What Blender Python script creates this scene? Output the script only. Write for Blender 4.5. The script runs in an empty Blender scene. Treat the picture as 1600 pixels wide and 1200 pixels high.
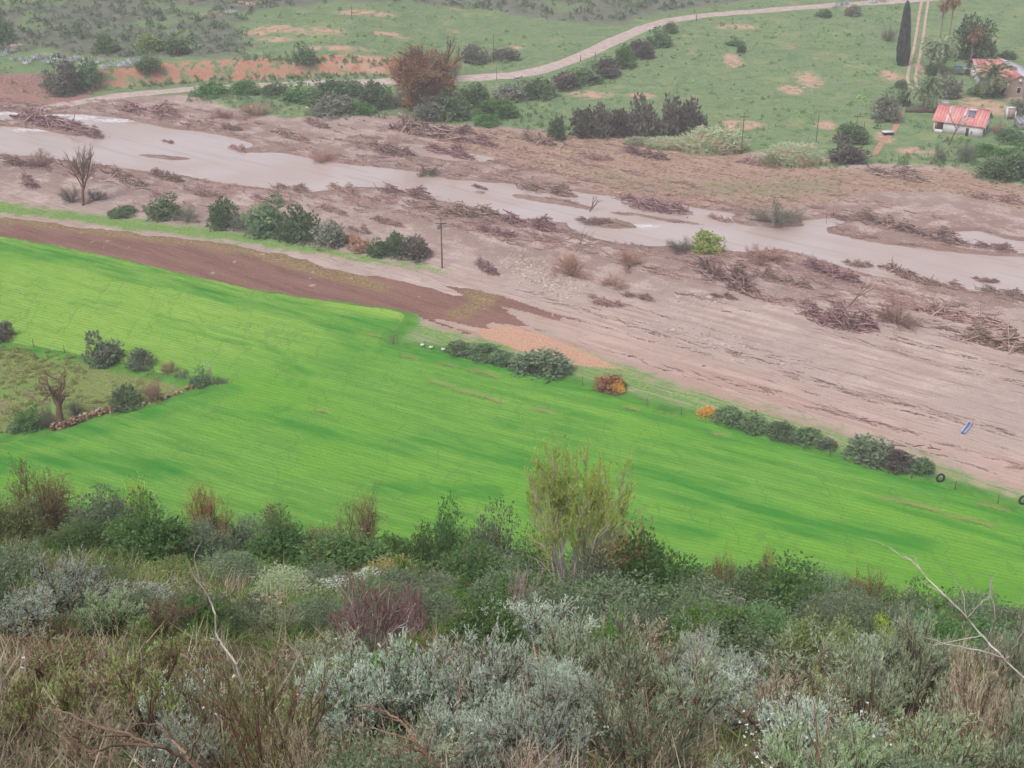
import bpy, math, random
import numpy as np

# ------------------------------------------------------------------ camera, sky, sun, exposure
sc = bpy.context.scene
col = sc.collection
W0, H0_, F0 = 1600.0, 1200.0, 2000.0
ZC = 82.0                                   # eye height above the valley floor (m)
PITCH = math.atan(0.5)
CP, SP = math.cos(PITCH), math.sin(PITCH)
cd = bpy.data.cameras.new('camera'); cam = bpy.data.objects.new('camera', cd); col.objects.link(cam)
cd.sensor_width = 36.0; cd.lens = 36.0 * F0 / W0
cd.clip_start = 0.1; cd.clip_end = 9000
cam.location = (0, 0, ZC); cam.rotation_euler = (math.pi / 2 - PITCH, 0, 0)
sc.camera = cam

world = bpy.data.worlds.new('World'); sc.world = world; world.use_nodes = True
wn = world.node_tree; wn.nodes.clear()
sky = wn.nodes.new('ShaderNodeTexSky'); sky.sky_type = 'NISHITA'; sky.sun_disc = False
SUN_EL, SUN_AZ = math.radians(55), math.radians(215)   # high, behind the camera's left shoulder, veiled by cloud
sky.sun_elevation = SUN_EL; sky.sun_rotation = SUN_AZ
sky.air_density = 1.2; sky.dust_density = 4.0; sky.ozone_density = 1.0
bw = wn.nodes.new('ShaderNodeRGBToBW'); wn.links.new(sky.outputs[0], bw.inputs[0])
tintc = wn.nodes.new('ShaderNodeMix'); tintc.data_type = 'RGBA'; tintc.blend_type = 'MULTIPLY'
tintc.inputs[0].default_value = 1.0
wn.links.new(bw.outputs[0], tintc.inputs[6]); tintc.inputs[7].default_value = (1.0, 0.965, 1.05, 1)
grey = wn.nodes.new('ShaderNodeMix'); grey.data_type = 'RGBA'
grey.inputs[0].default_value = 0.9           # overcast: nearly colourless cloud
wn.links.new(sky.outputs[0], grey.inputs[6]); wn.links.new(tintc.outputs[2], grey.inputs[7])
bg = wn.nodes.new('ShaderNodeBackground'); bg.inputs[1].default_value = 0.12
wn.links.new(grey.outputs[2], bg.inputs[0])
wo = wn.nodes.new('ShaderNodeOutputWorld'); wn.links.new(bg.outputs[0], wo.inputs[0])

sl = bpy.data.lights.new('sun', 'SUN'); sl.energy = 1.2; sl.angle = math.radians(25); sl.color = (1.0, 0.97, 0.95)
so = bpy.data.objects.new('sun', sl); col.objects.link(so)
so.rotation_euler = (math.pi / 2 - SUN_EL, 0, math.pi - SUN_AZ)
so.location = (0, 0, 300)

sc.view_settings.view_transform = 'Standard'; sc.view_settings.look = 'None'
sc.view_settings.gamma = 1.0; sc.view_settings.use_curve_mapping = False
sc.view_settings.exposure = 0.48
sc.cycles.use_adaptive_sampling = True; sc.cycles.adaptive_threshold = 0.03
sc.cycles.max_bounces = 6; sc.cycles.diffuse_bounces = 4; sc.cycles.glossy_bounces = 2
sc.cycles.transmission_bounces = 3; sc.cycles.volume_bounces = 0; sc.cycles.transparent_max_bounces = 4
sc.cycles.use_denoising = True

# ------------------------------------------------------------------ helpers: numbers
def lin(r, g, b, k=1.0):
    o = []
    for v in (r, g, b):
        v /= 255.0
        o.append(k * (v / 12.92 if v <= 0.04045 else ((v + 0.055) / 1.055) ** 2.4))
    return (o[0], o[1], o[2], 1.0)

def hash2(ix, iy, seed):
    h = (ix.astype(np.int64) * 374761393 + iy.astype(np.int64) * 668265263 + seed * 974634777) & 0xffffffff
    h = ((h ^ (h >> 13)) * 1274126177) & 0xffffffff
    h = (h ^ (h >> 16)) & 0xffffffff
    return h / 4294967295.0

def vnoise(x, y, seed=0):
    x = np.asarray(x, float); y = np.asarray(y, float)
    ix = np.floor(x); iy = np.floor(y); fx = x - ix; fy = y - iy
    fx = fx * fx * (3 - 2 * fx); fy = fy * fy * (3 - 2 * fy)
    a = hash2(ix, iy, seed); b = hash2(ix + 1, iy, seed); c = hash2(ix, iy + 1, seed); d = hash2(ix + 1, iy + 1, seed)
    return (a * (1 - fx) + b * fx) * (1 - fy) + (c * (1 - fx) + d * fx) * fy

def fbm(x, y, seed=0, octv=4):
    s = 0.0; a = 0.5
    for i in range(octv):
        s = s + a * vnoise(x * 2 ** i, y * 2 ** i, seed + i * 17); a *= 0.5
    return s - 0.5 + 0.5 * 0.5 ** octv

def sstep(a, b, x):
    t = np.clip((x - a) / (b - a), 0, 1)
    return t * t * (3 - 2 * t)

def sd_poly(X, Y, poly):
    """signed distance, positive inside"""
    X = np.asarray(X, float); Y = np.asarray(Y, float)
    d = np.full(X.shape, 1e18); ins = np.zeros(X.shape, bool)
    n = len(poly)
    for i in range(n):
        ax, ay = poly[i]; bx, by = poly[(i + 1) % n]
        ex, ey = bx - ax, by - ay
        wx, wy = X - ax, Y - ay
        t = np.clip((wx * ex + wy * ey) / (ex * ex + ey * ey + 1e-12), 0, 1)
        d = np.minimum(d, (wx - ex * t) ** 2 + (wy - ey * t) ** 2)
        c = ((ay > Y) != (by > Y))
        with np.errstate(divide='ignore', invalid='ignore'):
            ins ^= c & (X < ex * (Y - ay) / (ey if ey != 0 else 1e-12) + ax)
    d = np.sqrt(d)
    return np.where(ins, d, -d)

def d_line(X, Y, pts):
    d = np.full(np.shape(X), 1e18); side = np.zeros(np.shape(X)); par = np.zeros(np.shape(X))
    for i in range(len(pts) - 1):
        ax, ay = pts[i]; bx, by = pts[i + 1]
        ex, ey = bx - ax, by - ay
        wx, wy = X - ax, Y - ay
        t = np.clip((wx * ex + wy * ey) / (ex * ex + ey * ey + 1e-12), 0, 1)
        q = (wx - ex * t) ** 2 + (wy - ey * t) ** 2
        m = q < d
        d = np.where(m, q, d); side = np.where(m, np.sign(ex * wy - ey * wx), side); par = np.where(m, i + t, par)
    return np.sqrt(d), side, par

# ------------------------------------------------------------------ terrain
HA, HK = 0.682, 0.12
def hill_plane(x, y):
    x = np.asarray(x, float); y = np.asarray(y, float)
    return ZC - 1.75 - HA * y - HK * 150 * np.tanh(x / 150) + 0.5 * fbm(x * 0.09, y * 0.09, 5, 3) * sstep(2, 14, np.abs(y))

def v_base(x, y):
    x = np.asarray(x, float); y = np.asarray(y, float)
    r = np.maximum(0, y - 345)
    z = 64 * (1 - np.exp(-r / 1000.0)) * 0.98
    z = z + 2.0 * fbm(x * 0.012, y * 0.012, 3, 3) * sstep(300, 420, y)
    z = z + 0.5 * fbm(x * 0.03, y * 0.03, 9, 3)
    return z

class GridF:
    """a field sampled once on a regular grid and read back bilinearly"""
    def __init__(s, fn, x0, x1, y0, y1, step):
        s.x0, s.y0, s.st = x0, y0, step
        s.xs = np.arange(x0, x1 + step, step); s.ys = np.arange(y0, y1 + step, step)
        X, Y = np.meshgrid(s.xs, s.ys); s.G = fn(X, Y)
    def __call__(s, x, y):
        x = np.asarray(x, float); y = np.asarray(y, float)
        u = np.clip((x - s.x0) / s.st, 0, len(s.xs) - 1.001); v = np.clip((y - s.y0) / s.st, 0, len(s.ys) - 1.001)
        i = u.astype(int); j = v.astype(int); u = u - i; v = v - j
        G = s.G
        return (G[j, i] * (1 - u) + G[j, i + 1] * u) * (1 - v) + (G[j + 1, i] * (1 - u) + G[j + 1, i + 1] * u) * v

STATE = {'bank': None, 'river': None, 'isl': None}
def valley(x, y):
    z = v_base(x, y)
    if STATE['bank'] is not None:
        pts, xe = STATE['bank']
        sh = np.shape(x); X = np.ravel(np.asarray(x, float)); Y = np.ravel(np.asarray(y, float)); add = np.zeros(X.shape)
        m = (Y > 250) & (X < xe + 40)
        if m.any():
            d, s, _ = d_line(X[m], Y[m], pts)
            sd = d * s + 1.6 * fbm(X[m] * 0.12, Y[m] * 0.12, 41, 3)
            add[m] = 4.2 * sstep(0, 4.5, sd) * (1 - sstep(xe - 25, xe + 12, X[m]))
        z = z + add.reshape(sh)
    if STATE['river'] is not None:
        s = river_sd(x, y)
        z = z * (1 - sstep(-10, 0, s) * 0.9) - 0.85 * sstep(-0.9, 1.6, s)
    return z

def softmax2(a, b, k=3.0):
    d = a - b
    return np.where(d > 40, a, np.where(d < -40, b, b + k * np.log1p(np.exp(np.clip(d / k, -30, 30)))))

def HT(x, y):
    return softmax2(hill_plane(x, y), valley(x, y))

def ray(px, py):
    u = (np.asarray(px, float) - 800) / F0; v = (np.asarray(py, float) - 600) / F0
    return u, CP - v * SP, -SP - v * CP

def PV(px, py, Hf=None):
    """pixel of the 1600x1200 photograph -> point of the valley floor"""
    Hf = Hf or valley
    dx, dy, dz = ray(px, py)
    dx, dy, dz = np.atleast_1d(dx), np.atleast_1d(dy), np.atleast_1d(dz)
    ts = np.concatenate([np.linspace(70, 560, 70), np.linspace(570, 1500, 30)])
    lo = np.full(dx.shape, ts[0]); hi = np.full(dx.shape, ts[-1]); done = np.zeros(dx.shape, bool)
    prev = ts[0]
    for t in ts[1:]:
        below = (ZC + t * dz - Hf(dx * t, dy * t)) < 0
        new = below & ~done
        lo[new] = prev; hi[new] = t; done |= below; prev = t
    for _ in range(22):
        m = (lo + hi) / 2
        b = (ZC + m * dz - Hf(dx * m, dy * m)) < 0
        hi = np.where(b, m, hi); lo = np.where(b, lo, m)
    t = hi
    return np.stack([dx * t, dy * t, Hf(dx * t, dy * t)], -1), t

def pv(px, py):
    p, t = PV(px, py); return p[0], float(t[0])

def poly_w(pix, Hf=None):
    a = np.array(pix, float)
    p, _ = PV(a[:, 0], a[:, 1], Hf)
    return p[:, :2].copy()

def densify(pix, n=6):
    out = []
    for i in range(len(pix) - 1):
        for k in range(n):
            t = k / n; out.append((pix[i][0] * (1 - t) + pix[i + 1][0] * t, pix[i][1] * (1 - t) + pix[i + 1][1] * t))
    out.append(pix[-1]); return out

# lines and regions read off the photograph, turned into places on the valley floor
bank_px = [(-500, 185), (-150, 160), (0, 148), (100, 148), (200, 136), (300, 129), (400, 125), (500, 120), (600, 114), (660, 108)]
bank_w = poly_w(bank_px, v_base)

RIVER = [
    # main channel
    [(-700, 175), (-300, 186), (-40, 193), (0, 196), (60, 201), (140, 205), (230, 211), (340, 220), (380, 236), (440, 238), (520, 253), (590, 260), (660, 268),
     (700, 280), (760, 283), (830, 290), (890, 297), (930, 303), (990, 309), (1080, 322), (1160, 333), (1230, 344), (1300, 340), (1350, 338), (1300, 352), (1290, 362), (1370, 378),
     (1440, 388), (1500, 394), (1600, 400), (1700, 405), (1960, 420), (2300, 436),
     (2300, 520), (1960, 490), (1700, 466), (1600, 456), (1560, 455), (1500, 449), (1440, 441), (1360, 426), (1310, 412), (1260, 397), (1215, 385), (1180, 392), (1130, 390), (1110, 378),
     (1080, 381), (1000, 382), (940, 372), (900, 362), (885, 350), (905, 343), (880, 345), (800, 341), (780, 331), (700, 314), (640, 301), (600, 290), (540, 291), (470, 299), (400, 292),
     (330, 281), (260, 268), (180, 259), (120, 250), (60, 243), (0, 240), (-40, 238), (-300, 236), (-700, 232)],
    # upper left pool and rapids
    [(-300, 160), (-40, 172), (40, 176), (130, 177), (190, 184), (255, 198), (345, 209), (395, 224), (380, 232), (300, 222), (225, 214), (170, 206), (120, 195), (70, 188), (0, 186), (-300, 176)],
    # wet silt channel on the far sand
    [(620, 222), (660, 224), (710, 233), (775, 246), (760, 251), (700, 250), (650, 240), (625, 230)],
    # right pool
    [(1425, 368), (1470, 362), (1530, 360), (1580, 374), (1650, 380), (1700, 384), (1700, 396), (1600, 393), (1540, 390), (1480, 382), (1440, 375)],
]
ISLES = [
    [(0, 189), (40, 187), (90, 192), (140, 203), (160, 213), (110, 211), (60, 202), (5, 196)],
    [(795, 299), (850, 305), (900, 313), (935, 324), (925, 328), (870, 318), (800, 306)],
    [(945, 328), (990, 330), (1050, 339), (1108, 348), (1105, 351), (1040, 345), (985, 336), (950, 332)],
    [(905, 344), (940, 338), (985, 345), (1000, 353), (960, 357), (910, 350)],
    [(1140, 338), (1165, 328), (1240, 340), (1260, 352), (1200, 355), (1150, 348)],
    [(1290, 354), (1350, 350), (1440, 363), (1500, 386), (1515, 392), (1440, 386), (1360, 369), (1295, 360)],
    [(205, 238), (250, 240), (315, 246), (270, 249), (225, 244)],
    [(482, 232), (505, 232), (522, 252), (490, 254)],
    [(738, 296), (760, 297), (758, 302), (740, 301)],
]
STATE['bank'] = (bank_w, float(bank_w[-1, 0]))
RIVER_W = [poly_w(densify(p + [p[0]], 2)[:-1], v_base) for p in RIVER]
ISLES_W = [poly_w(p, v_base) for p in ISLES]
def river_sd(x, y):
    x = np.asarray(x, float); y = np.asarray(y, float); sh = x.shape
    X = x.ravel(); Y = y.ravel(); out = np.full(X.shape, -30.0)
    m = (Y > 190) & (Y < 345)
    if m.any():
        Xm, Ym = X[m], Y[m]
        s = np.full(Xm.shape, -1e9)
        for p in RIVER_W: s = np.maximum(s, sd_poly(Xm, Ym, p))
        for p in ISLES_W: s = np.minimum(s, -sd_poly(Xm, Ym, p))
        s = s + 1.3 * fbm(Xm * 0.16, Ym * 0.3, 77, 4)
        out[m] = np.clip(s, -30, 30)
    return out.reshape(sh)
_rsd = river_sd
RIVG = GridF(_rsd, -300, 300, 185, 350, 1.0)
def river_sd(x, y):
    x = np.asarray(x, float); y = np.asarray(y, float)
    return np.where((y > 190) & (y < 345) & (np.abs(x) < 299), RIVG(x, y), -30.0)
STATE['river'] = True
WATER_Z = -0.26
_valley = valley
VALG = GridF(_valley, -420, 420, 60, 900, 1.5)
def valley(x, y):
    x = np.asarray(x, float); y = np.asarray(y, float)
    m = (np.abs(x) < 419) & (y > 61) & (y < 899)
    return VALG(x, y) if m.all() else np.where(m, VALG(x, y), v_base(x, y))

# flow direction of the flood (world angle), for streaks
_a, _ = pv(900, 480); _b, _ = pv(1560, 665)
FLOW = math.atan2(_b[1] - _a[1], _b[0] - _a[0])

REG_PX = {
    'crop': [(-700, 290), (-300, 328), (-40, 365), (0, 370), (100, 387), (200, 408), (300, 432), (400, 454), (480, 467), (560, 478), (615, 485), (634, 491),
             (622, 512), (596, 528), (610, 541), (700, 553), (800, 577), (900, 602), (1000, 632), (1100, 660), (1200, 690), (1300, 716), (1400, 744), (1500, 769), (1600, 803), (1750, 850), (2100, 960),
             (2300, 1250), (800, 1150), (-400, 900), (-700, 760), (-300, 722), (-60, 705), (20, 690), (100, 674), (180, 652), (260, 630), (340, 611), (362, 604), (330, 596), (250, 582),
             (140, 556), (0, 533), (-60, 524), (-400, 470), (-700, 420)],
    'soil': [(-700, 268), (-300, 300), (-40, 336), (0, 340), (80, 349), (150, 357), (250, 369), (330, 378), (400, 390), (450, 397), (500, 417), (560, 428), (620, 440), (700, 452), (745, 447), (800, 456), (850, 474),
             (882, 492), (862, 505), (800, 512), (730, 517), (690, 508), (634, 490), (615, 484), (560, 477), (480, 466), (400, 453), (300, 431), (200, 407), (100, 386), (0, 369), (-40, 364), (-300, 327), (-700, 289)],
    'strip': [(-500, 290), (-40, 311), (0, 314), (100, 328), (190, 338), (280, 350), (380, 362), (470, 378), (560, 394), (640, 408), (700, 424), (690, 430), (640, 420), (560, 408), (470, 395), (400, 384), (300, 370), (200, 360), (100, 346), (0, 335), (-500, 306)],
    'verge': [(600, 500), (640, 494), (700, 508), (745, 522), (850, 520), (900, 540), (985, 568), (1080, 598), (1190, 632), (1290, 662), (1400, 700), (1500, 733), (1600, 765), (1900, 850), (1900, 910), (1600, 806), (1500, 771), (1400, 746), (1300, 718), (1200, 692), (1000, 634), (800, 580), (610, 543), (595, 528)],
    'tan': [(742, 512), (800, 509), (850, 524), (900, 545), (960, 570), (985, 579), (900, 572), (820, 553), (752, 528)],
    'far': [(-900, 120), (-300, 155), (0, 150), (100, 160), (190, 152), (300, 148), (330, 160), (380, 172), (450, 185), (560, 180), (600, 178), (700, 195), (760, 196), (860, 205), (900, 214), (1000, 216), (1080, 228), (1140, 238),
            (1200, 236), (1290, 262), (1360, 255), (1450, 258), (1500, 262), (1540, 280), (1600, 290), (2000, 330), (2600, 330), (2600, -170), (-900, -170)],
    'brown': [(-200, 120), (0, 118), (160, 130), (120, 160), (-200, 170)],
    'flat': [(690, 200), (860, 203), (1000, 214), (1160, 240), (1290, 262), (1500, 264), (1600, 288), (1900, 320), (1900, 380), (1600, 330), (1480, 300), (1360, 300), (1300, 318), (1200, 330), (1080, 322), (960, 305), (880, 280), (800, 262), (740, 240), (680, 222)],
    'flatgreen': [(880, 262), (980, 272), (1090, 285), (1230, 275), (1330, 285), (1300, 306), (1200, 312), (1080, 305), (960, 295)],
    'scrub': [(-900, -170), (-900, 130), (-100, 88), (60, 82), (200, 92), (260, 90), (380, 88), (400, 66), (380, 40), (420, 14), (700, 10), (860, 30), (960, 40), (1040, 18), (1160, 2), (1260, -14), (1400, -170)],
    'encl': [(-700, 440), (-60, 527), (0, 536), (140, 559), (250, 586), (335, 600), (340, 606), (250, 626), (180, 646), (95, 668), (0, 690), (-60, 700), (-700, 740)],
}
REG = {k: poly_w(v) for k, v in REG_PX.items()}
REGG = {k: GridF(lambda X, Y, k=k: sd_poly(X, Y, REG[k]), -330, 330, 78, 702, 1.6) for k in REG}
def reg(name, X, Y): return REGG[name](X, Y)

# ------------------------------------------------------------------ helpers: meshes, objects, materials
def mk_mesh(name, V, F, mat=None, attrs=None, smooth=False, F2=None):
    V = np.asarray(V, np.float32); F = np.asarray(F, np.int32)
    me = bpy.data.meshes.new(name)
    me.vertices.add(len(V)); me.vertices.foreach_set('co', V.ravel())
    k = F.shape[1]
    me.loops.add(F.size); me.loops.foreach_set('vertex_index', F.ravel())
    me.polygons.add(len(F)); me.polygons.foreach_set('loop_start', np.arange(0, F.size, k, dtype=np.int32))
    if smooth: me.polygons.foreach_set('use_smooth', np.ones(len(F), bool))
    me.update(calc_edges=True)
    if attrs:
        for an, av in attrs.items():
            at = me.attributes.new(an, 'FLOAT', 'POINT'); at.data.foreach_set('value', np.asarray(av, np.float32))
    if mat: me.materials.append(mat)
    return me

def put(name, me, loc=(0, 0, 0), rz=0.0, scale=(1, 1, 1), parent=None, mat=None, rot=None):
    o = bpy.data.objects.new(name, me); col.objects.link(o)
    o.location = loc; o.rotation_euler = rot if rot else (0, 0, rz); o.scale = scale
    if parent: o.parent = parent
    if mat is not None and me is not None:
        o.material_slots[0].link = 'OBJECT'; o.material_slots[0].material = mat
    return o

def tag(o, label=None, cat=None, group=None, kind=None):
    if label: o['label'] = label
    if cat: o['category'] = cat
    if group: o['group'] = group
    if kind: o['kind'] = kind
    return o

def structure(name, me, label=None):
    return tag(put(name, me), label, None, None, 'structure')

class NB:
    def __init__(s, name):
        s.m = bpy.data.materials.new(name); s.m.use_nodes = True; s.t = s.m.node_tree; s.t.nodes.clear()
    def n(s, ty, ins=None, **pr):
        nd = s.t.nodes.new(ty)
        for k, v in pr.items(): setattr(nd, k, v)
        for k, v in (ins or {}).items(): s.put(nd.inputs[k], v)
        return nd
    def put(s, sock, v):
        if isinstance(v, bpy.types.NodeSocket): s.t.links.new(v, sock)
        elif isinstance(v, (tuple, list)):
            sock.default_value = tuple(v)[:len(sock.default_value)] if len(v) >= len(sock.default_value) else tuple(v) + (1,)
        else: sock.default_value = v
    def mix(s, f, a, b, mode='MIX'):
        nd = s.n('ShaderNodeMix', data_type='RGBA', blend_type=mode)
        s.put(nd.inputs[0], f); s.put(nd.inputs[6], a); s.put(nd.inputs[7], b); return nd.outputs[2]
    def math(s, op, a, b=0.0, clamp=False):
        nd = s.n('ShaderNodeMath', operation=op, use_clamp=clamp); s.put(nd.inputs[0], a); s.put(nd.inputs[1], b); return nd.outputs[0]
    def attr(s, name): return s.n('ShaderNodeAttribute', attribute_name=name).outputs['Fac']
    def pos(s): return s.n('ShaderNodeNewGeometry').outputs['Position']
    def obj(s): return s.n('ShaderNodeTexCoord').outputs['Object']
    def mapping(s, vec, rot=0.0, scale=(1, 1, 1)):
        return s.n('ShaderNodeMapping', {'Vector': vec, 'Rotation': (0, 0, rot), 'Scale': scale}, vector_type='TEXTURE' if False else 'POINT').outputs[0]
    def noise(s, vec, scale, detail=3.0, rough=0.6, out=0):
        return s.n('ShaderNodeTexNoise', {'Vector': vec, 'Scale': scale, 'Detail': detail, 'Roughness': rough}).outputs[out]
    def rng(s, x, a, b, c=0.0, d=1.0):
        return s.n('ShaderNodeMapRange', {'Value': x, 'From Min': a, 'From Max': b, 'To Min': c, 'To Max': d}, interpolation_type='SMOOTHSTEP').outputs[0]
    def rnd(s): return s.n('ShaderNodeObjectInfo').outputs['Random']
    def bump(s, h, dist=0.1, strength=0.6): return s.n('ShaderNodeBump', {'Height': h, 'Distance': dist, 'Strength': strength}).outputs[0]
    def flat(s, base, normal=None, transl=0.0):
        p = s.n('ShaderNodeBsdfDiffuse', {'Color': base, 'Roughness': 0.3}); last = p.outputs[0]
        if normal is not None: s.put(p.inputs['Normal'], normal)
        if transl > 0:
            t = s.n('ShaderNodeBsdfTranslucent', {'Color': base}); last = s.n('ShaderNodeMixShader', {0: transl, 1: last, 2: t.outputs[0]}).outputs[0]
        o = s.n('ShaderNodeOutputMaterial'); s.t.links.new(last, o.inputs[0]); return s.m
    def out(s, base, rough=0.85, spec=0.2, normal=None, transl=0.0, **kw):
        p = s.n('ShaderNodeBsdfPrincipled', {'Base Color': base, 'Roughness': rough, 'Specular IOR Level': spec})
        for k, v in kw.items(): s.put(p.inputs[k.replace('_', ' ')], v)
        if normal is not None: s.put(p.inputs['Normal'], normal)
        o = s.n('ShaderNodeOutputMaterial'); last = p.outputs[0]
        if transl > 0:
            t = s.n('ShaderNodeBsdfTranslucent', {'Color': base}); mx = s.n('ShaderNodeMixShader', {0: transl, 1: last, 2: t.outputs[0]}); last = mx.outputs[0]
        s.t.links.new(last, o.inputs[0]); return s.m

def flow_vec(b, along, across):
    v = b.mapping(b.pos(), rot=-FLOW)
    return b.mapping(v, scale=(along, across, 0.3))

# ------------------------------------------------------------------ ground
def axis(segs):
    out = []
    for a, b, n in segs: out += list(np.linspace(a, b, n, endpoint=False))
    out.append(segs[-1][1]); return np.array(out)
gx = np.concatenate([-np.geomspace(3500, 235, 26)[:-1], np.linspace(-235, 235, 430), np.geomspace(235, 3500, 26)[1:]])
gy = np.concatenate([-np.geomspace(900, 12, 20)[:-1], axis([(-12, 100, 75), (100, 345, 275), (345, 480, 115), (480, 620, 60)]), np.geomspace(620, 4500, 34)[1:]])
GX, GY = np.meshgrid(gx, gy)
GZ = HT(GX, GY)
# far hills round the valley
GZ = GZ + np.where(GY > 620, 10 * sstep(620, 1600, GY) * fbm(GX * 0.004, GY * 0.004, 61, 3), 0)
GZ = np.where(GZ > 96, 96, GZ)
GZ = np.where(GY < -12, np.minimum(GZ, 90 + 6 * fbm(GX * 0.01, GY * 0.01, 8, 3)), GZ)
fx, fy = GX.ravel(), GY.ravel()
inner = (np.abs(fx) < 320) & (fy > 80) & (fy < 700)
def attr_reg(name, amp=0.0):
    out = np.full(fx.shape, -30.0)
    s = reg(name, fx[inner], fy[inner])
    out[inner] = np.clip(s, -30, 30); return out
AT = {k: attr_reg(k) for k in ('soil', 'strip', 'verge', 'tan', 'far', 'brown', 'flat', 'flatgreen', 'scrub', 'encl', 'crop')}
AT['far'] = np.where((fy >= 700) | ((~inner) & (fy > 300)), 30, AT['far'])
AT['scrub'] = np.where((fy >= 560) & (~inner), 10, AT['scrub'])
AT['hill'] = np.clip(hill_plane(fx, fy) - valley(fx, fy), -30, 30)
AT['water'] = river_sd(fx, fy)
bd, bs, _ = d_line(fx[inner], fy[inner], bank_w)
bank = np.full(fx.shape, -30.0); bank[inner] = np.where(fx[inner] < STATE['bank'][1] + 5, np.clip(bd * bs, -30, 30), -30)
AT['bank'] = bank
AT['brownbank'] = 1 - sstep(float(pv(130, 140)[0][0]), float(pv(200, 135)[0][0]), fx)
# sand relief: low ridges along the flow plus small lumps; nothing on the slopes
ca, sa = math.cos(FLOW), math.sin(FLOW)
al = GX * ca + GY * sa; ac = -GX * sa + GY * ca
sandm = ((AT['far'] < 0) & (AT['crop'] < 0) & (AT['soil'] < 0) & (AT['hill'] < -2)).reshape(GX.shape)
GZ = GZ + sandm * (0.42 * fbm(al * 0.05, ac * 0.45, 21, 4) + 0.22 * fbm(GX * 0.5, GY * 0.5, 22, 2))
GZ = GZ + (AT['far'] > 0).reshape(GX.shape) * 0.35 * fbm(GX * 0.35, GY * 0.35, 31, 3)
ny, nx = GX.shape
idx = np.arange(ny * nx).reshape(ny, nx)
Q = np.stack([idx[:-1, :-1], idx[:-1, 1:], idx[1:, 1:], idx[1:, :-1]], -1).reshape(-1, 4)

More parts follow.
